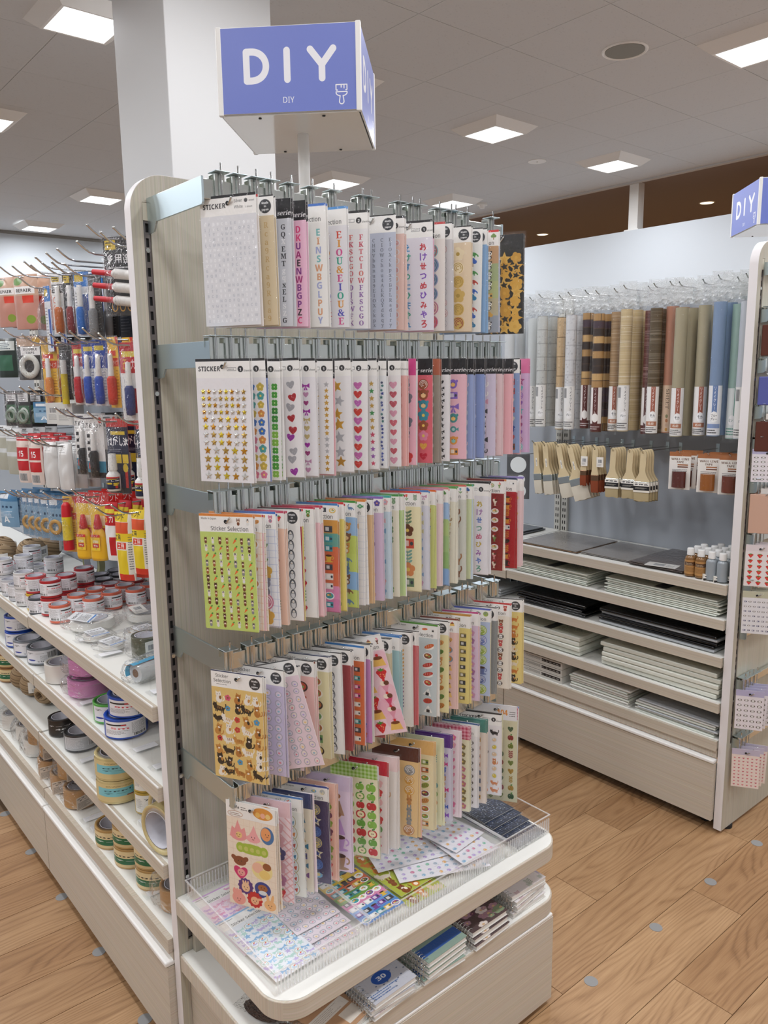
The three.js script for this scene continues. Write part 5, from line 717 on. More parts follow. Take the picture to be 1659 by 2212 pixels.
// ---------------------------------------------------------------- trays on the stand
M.rib = phy(0xffffff, 0.15, { transmission: 0.7, thickness: 0, ior: 1.49 });
function tray(label, x0, x1) {
  const w = x1 - x0 - 0.002, d = 0.33, h = 0.042, o = thing('acrylic_tray', label, 'tray', [(x0 + x1) / 2, 0.4003, 0.186]);
  part(o, 'tray_floor', tr(box(w, 0.002, d), 0, 0.001, 0), M.acryl);
  for (const s of [-1, 1]) part(o, 'side_wall', tr(box(0.002, h, d), s * (w / 2 - 0.001), h / 2 + 0.002, 0), M.acryl);
  const ribs = []; for (let x = -w / 2 + 0.006; x < w / 2 - 0.004; x += 0.0068) ribs.push(tr(box(0.0022, h - 0.008, 0.0024), x, h / 2, d / 2 + 0.0007), tr(box(0.0022, h - 0.008, 0.0024), x, h / 2, -d / 2 - 0.0007));
  part(o, 'front_wall', tr(box(w, h, 0.002), 0, h / 2 + 0.002, d / 2 - 0.0012), M.acryl); part(o, 'back_wall', tr(box(w, h, 0.002), 0, h / 2 + 0.002, -d / 2 + 0.0012), M.acryl);
  part(o, 'grip_ribs', merge(...ribs), M.rib).userData.kind = 'stuff';
  part(o, 'rim', merge(tr(box(w, 0.0016, 0.003), 0, h + 0.0028, d / 2 - 0.001), tr(box(w, 0.0016, 0.003), 0, h + 0.0028, -d / 2 + 0.001), tr(box(0.003, 0.0016, d), w / 2 - 0.001, h + 0.0028, 0), tr(box(0.003, 0.0016, d), -w / 2 + 0.001, h + 0.0028, 0)), phy(0xffffff, 0.1, { transmission: 0.75, thickness: 0, ior: 1.49 }));
}
tray('clear ribbed tray with the pale blue and pink sheets, left on the stand', 0.012, 0.222);
tray('clear ribbed tray with the lime green sheet, middle of the stand', 0.222, 0.598);
tray('clear ribbed tray with the navy sheets, right on the stand', 0.598, 0.748);
function lying(i, x, z, y, turn, label) {   // sheet lying in a tray, length along z
  const o = new THREE.Group(); o.name = numbered('sticker_sheet'); o.position.set(x, y, z); o.rotation.set(-Math.PI / 2 + rr(-0.004, 0.01), 0, turn); o.userData = { label, category: 'sticker sheet', group: 'sticker sheets lying in the trays' }; scene.add(o);
  const [a, c] = cellOf[5][i]; part(o, 'printed_card', once('lie' + i, () => cardGeo(a, c, 0.1, 0.2)), sheetMats[a]); part(o, 'clear_sleeve', once('liesl', () => tr(new THREE.PlaneGeometry(0.106, 0.21), 0, 0, 0.0009)), M.film);
}
const TY = 0.4035;
lying(1, 0.07, 0.135, TY, 0.02, 'pink winged cat sheet lying under the blue one in the left tray');
lying(0, 0.072, 0.232, TY + 0.0065, 0.05, 'pale blue cat sheet lying in the left tray');
lying(2, 0.168, 0.225, TY, -0.03, 'bottom fairy bear sheet at the front of the left tray'); lying(2, 0.167, 0.195, TY + 0.005, 0.02, 'middle fairy bear sheet of the left tray pile'); lying(2, 0.166, 0.165, TY + 0.01, 0.0, 'top fairy bear sheet of the left tray pile');
lying(3, 0.277, 0.225, TY + 0.007, 0.03, 'colourful room goods sheet lying in the middle tray');
lying(4, 0.385, 0.235, TY, -0.02, 'lower lime green hamster sheet lying in the middle tray'); lying(4, 0.384, 0.205, TY + 0.006, 0.03, 'upper lime green hamster sheet lying in the middle tray');
lying(5, 0.455, 0.21, TY + 0.014, 1.25, 'jelly gem sheet lying crosswise at the back of the middle tray'); lying(5, 0.47, 0.272, TY + 0.0105, 1.15, 'jelly gem sheet lying crosswise at the front of the middle tray'); lying(5, 0.535, 0.24, TY + 0.004, 0.35, 'jelly gem sheet half hidden under others in the middle tray'); lying(5, 0.545, 0.235, TY + 0.02, -0.06, 'topmost jelly gem sheet lying straight in the middle tray'); lying(5, 0.54, 0.19, TY + 0.0255, 0.12, 'jelly gem sheet lying on top at the back of the middle tray');
for (let k = 0; k < 5; k++) lying(6, 0.685, 0.25 - k * 0.024, TY + 0.003 + k * 0.0045, rr(-0.02, 0.02), 'navy beadwork sheet, ' + ['front bottom', 'second', 'third', 'fourth', 'rearmost'][k] + ' of the pile in the right tray');

// ---------------------------------------------------------------- spiral notebooks on the lower shelf
function notebook(label, art, x, y, z, turn, w, d, h, tilt = 0) {
  const o = thing('spiral_notebook', label, 'notebook', [x, y, z], turn, 'spiral notebooks under the trays'); o.rotation.z = tilt;
  const c = once('nbc' + [art, w, d], () => { const g = toCell(box(w, 0.0012, d), art, [2]); return g; });
  part(o, 'pages', tr(box(w - 0.006, h - 0.003, d - 0.004), 0.001, h / 2, 0), flat(0xeceae4));
  part(o, 'back_cover', tr(box(w, 0.0012, d), 0, 0.0006, 0), flat(0xd6d2cc)); part(o, 'front_cover', c, M.print, [0, h - 0.0006, 0]);
  const rg = once('rings' + [h, d], () => { const gs = []; for (let q = -d / 2 + 0.006; q < d / 2 - 0.004; q += 0.0075) { const t = new THREE.TorusGeometry(h * 0.8, 0.0008, 4, 10); t.translate(0, h / 2, q); gs.push(t); } return merge(...gs); });
  part(o, 'spiral_binding', rg, M.chrome, [-w / 2 + 0.002, 0, 0]);
  part(o, 'wrapper', once('wrap' + [w, d], () => new THREE.PlaneGeometry(w, d).rotateX(-Math.PI / 2)), M.film, [0, h + 0.0009, 0]);
}
const NY = 0.2706;
const pile = (list) => list.forEach((a) => notebook(...a));
pile([['kraft sticker collection notebook lying at the left of the lower shelf', 'kraftnote', 0.13, NY, 0.312, 0.2, 0.11, 0.15, 0.012], ['blank kraft notebook under the blue dotted pile', 'palenote', 0.243, NY, 0.316, 0.05, 0.105, 0.148, 0.011]]);
pile([['lower blue dotted notebook of the front pile', 'bluenote', 0.243, NY + 0.013, 0.318, -0.04, 0.105, 0.148, 0.011], ['top blue dotted notebook with the round 30 badge', 'bluenote', 0.245, NY + 0.026, 0.319, 0.03, 0.105, 0.148, 0.011]]);
for (let k = 0; k < 4; k++) notebook(['lowest', 'second', 'third', 'topmost'][k] + ' green notebook with red price mark in the pile', 'greennote', 0.378 + k * 0.001, NY + k * 0.0125, 0.316, rr(-0.04, 0.06), 0.11, 0.15, 0.011);
for (let k = 0; k < 3; k++) notebook(['bottom', 'middle', 'top'][k] + ' dark flowered notebook in the pile', 'floralnote', 0.514, NY + k * 0.014, 0.314 - k * 0.003, rr(-0.05, 0.1), 0.108, 0.15, 0.012);
for (let k = 0; k < 4; k++) notebook(['lowest', 'second', 'third', 'topmost'][k] + ' pale leaf patterned notebook in the right pile', 'palenote', 0.65, NY + k * 0.0135, 0.3, rr(-0.05, 0.12), 0.112, 0.15, 0.0115);
[['bag of dark brown sequin stickers lying left on the lower shelf', 0.05, 0.24, 0x5a3a28], ['bag of brown sequin stickers beside the kraft notebook', 0.062, 0.325, 0x6a4a30]].forEach(([label, x, z, c]) => { const o = thing('sequin_bag', label, 'bag', [x, NY, z], 0.3); part(o, 'sequins', tr(new THREE.SphereGeometry(0.02, 16, 8).scale(1, 0.3, 2.1), 0, 0.006, 0), phy(c, 0.25, { metalness: 0.7, bumpMap: filmBump, bumpScale: 0.01 })); part(o, 'clear_bag', tr(new THREE.PlaneGeometry(0.05, 0.1, 4, 8).rotateX(-Math.PI / 2), 0, 0.0135, 0), M.crinkle); });
// ---------------------------------------------------------------- left aisle: tape rolls
const core = flat(0xd6d6de, 0.7);
function rollGeo(R, r, h) {
  return once('roll' + [R, r, h], () => ({
    tape: lathe([[r, 0], [R - 0.0008, 0], [R, 0.0008], [R, h - 0.0008], [R - 0.0008, h], [r, h], [r, 0]], 28),
    core: lathe([[r - 0.0025, 0.0004], [r, 0.0004], [r, h + 0.0003], [r - 0.0025, h + 0.0003], [r - 0.0025, 0.0004]], 24),
  }));
}
function roll(label, x, y, z, R, h, color, o = {}) {
  const t = thing(o.name ?? 'tape_roll', label, o.cat ?? 'tape roll', [x, y, z], o.turn ?? 0, o.group), r = o.r ?? R * 0.74, g = rollGeo(R, r, h);
  const body = typeof color === 'number' ? once('tm' + color, () => phy(color, 0.3, { clearcoat: 0.4, clearcoatRoughness: 0.15 })) : color;
  part(t, 'tape', g.tape, body); part(t, 'core', g.core, core);
  if (o.label) { const a = o.arc ?? 3.6, m = o.m ?? 0.12, k = [R, h, o.label, a, m]; part(t, 'paper_label', once('lab' + k, () => { const q = new THREE.CylinderGeometry(R + 0.0005, R + 0.0005, h * (1 - 2 * m), 26, 1, true, -a / 2 - 0.4, a); q.translate(0, h / 2, 0); const uv = q.attributes.uv; for (let i = 0; i < uv.count; i++) uv.setX(i, (uv.getX(i) * (o.rep ?? 2)) % 1.0001); return toCell(q, o.label); }), M.print); }
  if (o.stand) { t.rotation.set(0, o.stand, Math.PI / 2, 'YXZ'); }
  return t;
}
const RED = 0xb4262c, CORAL = 0xd9694e, DKRED = 0x8f2a2a, YEL = 0xd8b12e, BLK = 0x2b2b30, GRY = 0x8d9096, WHT = 0xdad9d8;
function vinyl(label, x, y, z, c, group) { roll(label, x, y, z, 0.0275, 0.047, c, { label: 'vinyl', r: 0.021, m: 0.14, arc: 5.6, group, turn: rr(-0.4, 0.4) }); }
const S1 = 0.8035, S1b = 0.7965;
vinyl('coral vinyl tape roll standing alone at the front edge of the top shelf', 0.042, S1, -0.715, CORAL);
[[0.046, -0.792, 'front'], [0.105, -0.852, 'middle'], [0.172, -0.9, 'rear']].forEach(([x, z, n], i) => { const yb = z < -0.8315 ? S1b : S1; vinyl('lower red vinyl tape of the ' + n + ' red stack', x, yb, z - (i === 0 ? 0.005 : 0), RED, 'red vinyl tapes'); vinyl('upper red vinyl tape of the ' + n + ' red stack', x + 0.002, yb + 0.0485, z - (i === 0 ? 0.005 : 0), RED, 'red vinyl tapes'); });
[[0.11, -0.775], [0.168, -0.802], [0.13, -0.715], [0.19, -0.74], [0.247, -0.785], [0.252, -0.722], [0.305, -0.745], [0.31, -0.68]].forEach(([x, z], i) => vinyl('coral vinyl tape roll, ' + ORD[i] + ' of the block behind the red stacks', x, S1, z, CORAL, 'coral vinyl tapes'));
[[0.232, -0.855], [0.292, -0.82], [0.3, -0.88]].forEach(([x, z], i) => vinyl('dark red vinyl tape roll near the back panel, ' + ORD[i] + ' from the front', x, z < -0.8315 ? S1b : S1, z, DKRED, 'dark red vinyl tapes'));
[[0.236, -0.92], [0.295, -0.942], [0.25, -0.985], [0.308, -1.002]].forEach(([x, z], i) => vinyl('black vinyl tape roll by the back panel, ' + ORD[i] + ' from the front', x, S1b, z, BLK, 'black vinyl tapes'));
[[0.038, -0.9, YEL, 'yellow'], [0.108, -0.93, YEL, 'yellow'], [0.165, -0.97, YEL, 'yellow'], [0.03, -0.852, 0x4a5058, 'charcoal']].forEach(([x, z, c, n], i) => vinyl(n + ' vinyl tape roll left of the red stacks, ' + ORD[i] + ' of four', x, S1b, z, c, 'yellow and charcoal tapes'));
vinyl('white vinyl tape roll standing on a yellow roll', 0.04, S1b + 0.0485, -0.902, 0xd0484a);
{ let k = 0; for (let i = 0; i < 5; i++) for (let j = 0; j < 5; j++) { const x = 0.028 + j * 0.062, z = -1.03 - i * 0.072 - (j % 2) * 0.02 + (j < 1 ? 0.06 : 0); if (z < -1.36 || x > 0.2) continue; const two = (i + j) % 3 === 0; vinyl('grey white vinyl tape in the far block, ' + ORD[k % 30], x, S1b, z, pick([WHT, GRY, 0xc8c9ce]), 'grey white vinyl tapes'); if (two) vinyl('grey white vinyl tape stacked on the far block, ' + ORD[k % 30], x, S1b + 0.0485, z, WHT, 'grey white vinyl tapes'); k++; } }
// clear crinkled bag around something: squashed, noisy blob
function bagGeo(w, h, d, s = 1) {
  return once('bag' + [w, h, d, s], () => { const g = new THREE.SphereGeometry(1, 22, 14), p = g.attributes.position; for (let i = 0; i < p.count; i++) { const x = p.getX(i), y = p.getY(i), z = p.getZ(i), n = 0.9 + 0.22 * noise2(x * 4 + 9 + s * 3, y * 4 + z * 5 + 20); const q = (v) => Math.sign(v) * Math.pow(Math.abs(v), 0.55); p.setXYZ(i, q(x) * n * w / 2, Math.max(-0.97, q(y) * n) * h / 2 + h / 2, q(z) * n * d / 2); } g.computeVertexNormals(); return g; });
}
function bagged(name, label, x, y, z, turn, build, w, h, d, group) { const o = thing(name, label, 'tape bag', [x, y, z], turn, group); build(o); part(o, 'clear_bag', bagGeo(w, h, d, Math.floor(rnd() * 3)), M.crinkle, [0, 0.0006, 0]); return o; }
const ring = (o, R, h, r, mat, y = 0.003, name = 'tape') => { const g = rollGeo(R, r, h); part(o, name, g.tape, mat, [0, y, 0]); part(o, 'core', g.core, core, [0, y, 0]); };
const white = phy(0xe6e4de, 0.5), strip = (o, art, w, d, x, y, z, ry, rx = -1.4) => part(o, 'paper_label', card(art, w, d, 0.0006), M.print, [x, y, z], [rx, 0, ry]);
bagged('bagged_tape', 'white masking tape in a clear bag with a printed strip, front of two', 0.085, S1, -0.6, 0.3, (o) => { ring(o, 0.054, 0.022, 0.038, white, 0.004); strip(o, 'tenby', 0.05, 0.06, -0.035, 0.038, 0.01, 0.5); }, 0.128, 0.036, 0.128);
bagged('bagged_tape', 'white masking tape in a clear bag near the back panel', 0.225, S1, -0.575, -0.2, (o) => { ring(o, 0.056, 0.02, 0.04, white, 0.004); strip(o, 'tagcard', 0.035, 0.05, -0.03, 0.035, 0.02, 0.2); }, 0.13, 0.034, 0.13);
[['double sided tape packet lying in front with blue stripes', 0.06, -0.41, 0.3], ['double sided tape packet lying behind the striped one', 0.155, -0.45, 0.1], ['double sided tape packet lying at the middle of the top shelf', 0.055, -0.5, 0.1]].forEach(([l, x, z, t], i) => bagged('tape_packet', l, x, S1, z, t, (o) => { ring(o, 0.03, 0.012, 0.02, white, 0.003); strip(o, 'tenby', 0.045, 0.05, 0.004, 0.0175, 0, 0, -1.5); }, 0.085, 0.018, 0.08, 'double sided tape packets'));
const olive = phy(0x4a4a30, 0.35), silver = phy(0xc9ccce, 0.3);
bagged('bagged_tape', 'olive tape roll standing in a clear bag beside the blue packet', 0.1, S1, -0.3, 0.2, (o) => { ring(o, 0.034, 0.05, 0.026, olive); strip(o, 'tagcard', 0.03, 0.035, -0.012, 0.03, 0.0345, 0, 0); }, 0.085, 0.075, 0.085);
bagged('bagged_tape', 'olive tape roll standing in a clear bag deep on the top shelf', 0.185, S1, -0.24, 0.1, (o) => { ring(o, 0.034, 0.05, 0.026, olive); strip(o, 'tagcard', 0.03, 0.035, -0.012, 0.03, 0.0345, 0, 0); }, 0.085, 0.075, 0.085);
{
  const o = thing('masking_film', 'silver masking film roll in a bag with a bright blue header', 'film roll', [0.055, S1, -0.175], 0.25);
  const g = cyl(0.02, 0.1, 20); g.rotateZ(Math.PI / 2); part(o, 'film_core', tr(g, 0.01, 0.021, 0), silver); const e = cyl(0.009, 0.102, 14); e.rotateZ(Math.PI / 2); part(o, 'cardboard_tube', tr(e, 0.01, 0.021, 0), flat(0x7a5a42));
  const b = new THREE.CylinderGeometry(0.0215, 0.0215, 0.112, 20, 1, true, 1.2, 2.4); b.rotateZ(Math.PI / 2); part(o, 'blue_header', tr(toCell(b, 'tearblue'), 0.006, 0.022, 0), M.print); part(o, 'clear_bag', bagGeo(0.13, 0.05, 0.055, 1), M.crinkle);
  const o2 = thing('masking_film', 'second silver masking film roll lying behind the bright blue one', 'film roll', [0.155, S1, -0.155], 0.3); part(o2, 'film_core', tr(cyl(0.02, 0.1, 20).rotateZ(Math.PI / 2), 0.01, 0.021, 0), silver); const b2 = new THREE.CylinderGeometry(0.0215, 0.0215, 0.112, 20, 1, true, 1.2, 2.4); b2.rotateZ(Math.PI / 2); part(o2, 'blue_header', tr(toCell(b2, 'tearblue'), 0.006, 0.022, 0), M.print);
}
bay('far end bay of the tape shelves at the left edge', -0.01, -1.6935, 1.2, [0.793, 0.629, 0.462], 0.293, 0.345, 1.74, { back: std(0x9aa0a8, 0.5) });
// standing clear tape ring and twine on the far bay
roll('clear tape ring standing upright against the back panel', 0.29, S1b + 0.054, -1.12, 0.054, 0.02, phy(0xb8b88a, 0.25), { stand: 0.15, r: 0.042 });
const twineM = std(0xffffff, 0.85, { map: ctex(128, 128, (g, w, h) => { g.fillStyle = '#8c7558'; g.fillRect(0, 0, w, h); g.lineWidth = 2; for (let i = -40; i < 60; i++) { g.strokeStyle = pick(['#a68d6c', '#6f5a42', '#b59c7a']); g.beginPath(); g.moveTo(0, i * 4); g.lineTo(w, i * 4 + 70); g.stroke(); } }) });
function twine(label, x, y, z, R, h, turn, lying) {
  const o = thing('twine_ball', label, 'twine', [x, y, z], turn, 'jute twine balls');
  const pts = []; for (let i = 0; i <= 10; i++) { const a = i / 10 * Math.PI; pts.push([R * (0.42 + 0.58 * Math.pow(Math.sin(a), 0.6)), h * (i / 10)]); } pts.push([R * 0.3, h * 0.98], [R * 0.26, h * 0.1], [R * 0.42, 0]);
  const g = once('tw' + [R, h], () => lathe(pts, 24)); const m = part(o, 'twine', g, twineM);
  const l = part(o, 'paper_label', once('twl' + [R, h], () => { const q = new THREE.CylinderGeometry(R * 1.015, R * 1.015, h * 0.5, 16, 1, true, -1.6, 1.9); q.translate(0, h / 2, 0); return toCell(q, 'tagcard'); }), M.print);
  if (lying) { o.rotation.set(0, turn, Math.PI / 2, 'YXZ'); }
  return o;
}
[[0.08, -1.44, 0.05], [0.19, -1.46, 0.05], [0.28, -1.55, 0.045], [0.12, -1.57, 0.05]].forEach(([x, z, R], i) => twine('large jute twine ball at the back of the far top shelf, ' + ORD[i], x, S1b, z, R, 0.09, i));

// second shelf
const S2 = 0.6335, S2b = 0.6325, BLUE = 0x1f4fb4, big = (l, x, y, z, c, o = {}) => roll(l, x, y, z, o.R ?? 0.044, o.h ?? 0.046, c, { label: 'tapelabel', arc: 2.2, m: 0.1, rep: 1, ...o });
big('lower blue cloth tape of the far left stack', 0.045, S2b, -1.13, BLUE); big('upper blue cloth tape of the far left stack', 0.047, S2b + 0.0475, -1.13, BLUE); big('blue cloth tape behind the far left stack', 0.14, S2b, -1.15, 0x2a5ac0);
big('grey cloth tape at the front of the second shelf, farther one', 0.04, S2b, -1.025, 0x7f868e, { label: 'tapelabel' }); big('grey cloth tape at the front of the second shelf, nearer one', 0.05, S2b, -0.93, 0x777f87); big('grey cloth tape behind the grey pair', 0.14, S2b, -1.03, 0x7f868e);
big('lower dark green cloth tape of the stack', 0.142, S2b, -0.928, 0x20382e); big('upper dark green cloth tape of the stack', 0.142, S2b + 0.0475, -0.93, 0x20382e); big('dark green cloth tape deep on the second shelf', 0.24, S2b, -0.95, 0x20382e);
big('plain white masking tape roll leaning out at the shelf joint', 0.045, S2, -0.745, 0xe0ddd6, { label: undefined, R: 0.046, h: 0.05 });
const pinkM = phy(0xd585bd, 0.4);
[[0.062, -0.6, 0, 'lower front'], [0.07, -0.605, 0.053, 'upper front'], [0.19, -0.6, 0, 'rear']].forEach(([x, z, dy, n]) => bagged('bagged_tape', n + ' pink masking tape in a clear bag', x, S2 + dy, z, 0.3, (o) => { ring(o, 0.051, 0.042, 0.038, pinkM, 0.004); strip(o, 'pinkbag', 0.045, 0.05, -0.01, 0.048, 0.0, 0.5, -1.5); }, 0.116, 0.052, 0.116, 'pink bagged tapes'));
big('green masking tape roll behind the blue pair', 0.05, S2, -0.415, 0x55b04a, { R: 0.042 }); big('lower bright blue masking tape of the near pair', 0.046, S2, -0.318, BLUE, { R: 0.048, label: 'vinyl' }); big('upper bright blue masking tape of the near pair', 0.058, S2 + 0.0475, -0.318, BLUE, { R: 0.048, label: 'vinyl' });
[[0.16, -0.33], [0.262, -0.31]].forEach(([x, z], i) => big('bright blue masking tape deep on the second shelf, ' + ORD[i], x, S2, z, BLUE, { R: 0.048, label: 'vinyl' }));
// third shelf
const S3 = 0.4635, S3b = 0.4655;
big('brown kraft tape roll with orange label on the third shelf', 0.055, S3b, -1.305, 0xa8794a, { label: 'crafttape' }); big('brown kraft tape roll stacked on the orange labelled one', 0.055, S3b + 0.0475, -1.305, 0x9a6c40, { label: 'crafttape' });
[[0.07, -1.03, 0.036, 1], [0.06, -1.115, 0.036, 0], [0.055, -1.2, 0.036, 0], [0.15, -1.06, 0.036, 0]].forEach(([x, z, R, ly], i) => { const t = twine(['jute twine ball lying on its side, hole towards the aisle', 'jute twine ball standing behind the lying one', 'jute twine ball standing next to the kraft rolls', 'jute twine ball deep on the third shelf'][i], x + (ly ? 0.035 : 0), S3b + (ly ? R : 0), z, R, 0.07, ly ? 0.5 : i, ly); });
big('black cloth tape with large white figures', 0.045, S3, -0.79, 0x2c2624, { label: 'blacktape', R: 0.038 }); big('dark grey cloth tape in front of the brown one', 0.055, S3, -0.67, 0x34373c, { label: 'greylabel', R: 0.044 }); big('brown cloth tape standing above the dark grey one', 0.125, S3, -0.73, 0x5a3a24, { label: 'greylabel', R: 0.038 }); big('second brown cloth tape stacked on the brown one', 0.125, S3 + 0.0475, -0.73, 0x5a3a24, { label: 'greylabel', R: 0.038 });
const clearTape = phy(0xcdbd88, 0.15, { clearcoat: 1, clearcoatRoughness: 0.05 });
big('lower clear packing tape with light blue label', 0.036, S3, -0.36, clearTape, { label: 'opptape', R: 0.052, h: 0.055, arc: 3 }); big('upper clear packing tape with light blue label', 0.036, S3 + 0.0565, -0.36, clearTape, { label: 'opptape', R: 0.052, h: 0.055, arc: 3 });
const honey = phy(0xb89a3a, 0.2, { clearcoat: 0.8 });
big('lower honey coloured tape with figures on the label', 0.06, S3, -0.252, honey, { label: 'seventy', R: 0.031, h: 0.052 }); big('upper honey coloured tape with figures on the label', 0.06, S3 + 0.0535, -0.252, honey, { label: 'seventy', R: 0.031, h: 0.052 });
[[0.085, -0.135, 'farther'], [0.045, -0.078, 'nearer']].forEach(([x, z, n]) => { const t = roll(n + ' clear packing tape standing on edge by the end panel', x, S3 + 0.0545, z, 0.054, 0.046, clearTape, { label: 'opptape', arc: 2.4, r: 0.04 }); t.rotation.set(0, 0.25, Math.PI / 2, 'YXZ'); });
// deck
const D = 0.2935, kraft = phy(0xb48a58, 0.45), kraftL = 'crafttape';
[[0.045, -0.685, 0, 'nearer lower'], [0.045, -0.795, 0, 'middle lower'], [0.045, -0.905, 0, 'farther lower'], [0.05, -0.735, 0.062, 'nearer upper'], [0.05, -0.895, 0.062, 'farther upper'], [0.05, -1.005, 0.062, 'farthest upper'], [0.155, -0.7, 0, 'rearmost']].forEach(([x, z, dy, n]) => bagged('bagged_tape', n + ' kraft tape in a crinkled printed bag on the deck', x, D + dy, z, rr(-0.3, 0.3), (o) => { ring(o, 0.044, 0.05, 0.032, kraft, 0.004); strip(o, 'kraftbag', 0.05, 0.036, -0.02, 0.028, 0.0475, 0, 0); strip(o, 'darkhead', 0.03, 0.04, 0.005, 0.0575, 0.0, 0.4, -1.5); }, 0.096, 0.061, 0.096, 'kraft tapes in bags'));
[[0.05, -1.07], [0.06, -1.19], [0.05, -1.31]].forEach(([x, z], i) => bagged('bagged_tape', 'white roll in a cloudy clear bag at the far end of the deck, ' + ORD[i], x, D, z, i, (o) => ring(o, 0.042, 0.05, 0.03, white), 0.1, 0.075, 0.1, 'white rolls in bags'));
[[0.048, -0.452, 1, 'farther'], [0.054, -0.345, 2, 'middle'], [0.06, -0.232, 2, 'nearer']].forEach(([x, z, n, nm]) => { for (let k = 0; k < n; k++) big((k ? 'upper' : 'lower') + ' kraft tape with green label, ' + nm + ' stack on the deck', x, D + k * 0.0515, z, 0xb9955c, { label: kraftL, R: 0.047, h: 0.05, arc: 3.4 }); });
big('kraft tape with green label behind the middle stack', 0.15, D, -0.42, 0xb9955c, { label: kraftL, R: 0.044, h: 0.05 }); big('kraft tape with green label stacked behind the farther one', 0.15, D + 0.0515, -0.42, 0xb9955c, { label: kraftL, R: 0.044, h: 0.05 });
bagged('bagged_tape', 'kraft tape with brown print in a tied clear bag by the end panel', 0.06, D, -0.12, 0.2, (o) => { ring(o, 0.04, 0.05, 0.03, kraft); strip(o, 'kraftbag', 0.05, 0.03, -0.02, 0.04, 0.042, 0, 0); }, 0.1, 0.085, 0.1);
// clear dividers with price cards
[[S1, -0.5, 0.9], [S1, -0.36, 0.8], [S1, -0.075, 0.9], [S2, -0.52, 0.9], [S2, -0.19, 0.9], [S2, -0.09, 0.7], [S3, -0.56, 0.8], [S3, -0.19, 0.7], [S3, -0.45, 0.7], [D, -0.57, 0.7], [D, -0.52, 0.9], [D, -0.175, 0.8]].forEach(([y, z, k], i) => {
  const o = thing('shelf_divider', 'clear acrylic divider with a white price card, ' + ORD[i] + ' counted from the top shelf down', 'divider', [0.008, y + 0.0002, z], 0, 'clear shelf dividers');
  const s = new THREE.Shape(); s.moveTo(0, 0); s.lineTo(0.28, 0); s.lineTo(0.28, 0.05); s.lineTo(0.012, 0.05); s.quadraticCurveTo(0, 0.05, 0, 0.038); s.closePath(); const g = once('dv', () => extrude(s, 0.0016));
  part(o, 'upright_plate', g, M.acryl); part(o, 'foot_plate', once('dvf', () => tr(box(0.28, 0.0012, 0.03), 0.14, 0.0006, -0.0155)), M.acryl); part(o, 'price_card', once('dvc', () => toCell(box(0.05, 0.0008, 0.022), 'pricecard', [2])), M.print, [0.035, 0.0018, -0.016]);
});

// ---------------------------------------------------------------- left aisle: pegs and hanging packs
const pegG = once('peg', () => ({ wire: tube([[0.245, 0, 0], [0.1, 0, 0], [-0.013, 0, 0], [-0.031, 0.008, 0], [-0.047, 0.022, 0]], 0.0022, 20, 6), tip: tr(new THREE.SphereGeometry(0.003, 8, 6), -0.0475, 0.0225, 0), plate: tr(box(0.003, 0.03, 0.012), 0.2465, 0, 0) }));
function peg(z, y, label) { const o = thing('peg_hook', label, 'hook', [0.085, y, z], 0, 'wire pegs on the left back panel'); part(o, 'wire', pegG.wire, M.chrome); part(o, 'tip', pegG.tip, M.chrome); part(o, 'base_plate', pegG.plate, M.zinc); }
const stickG = once('stk', () => ({ cap: lathe([[0, 0.05], [0.0055, 0.049], [0.0065, 0.004], [0.0065, 0]], 14), body: lathe([[0.0065, 0], [0.0105, -0.006], [0.0105, -0.045], [0.009, -0.062], [0, -0.064]], 14) }));
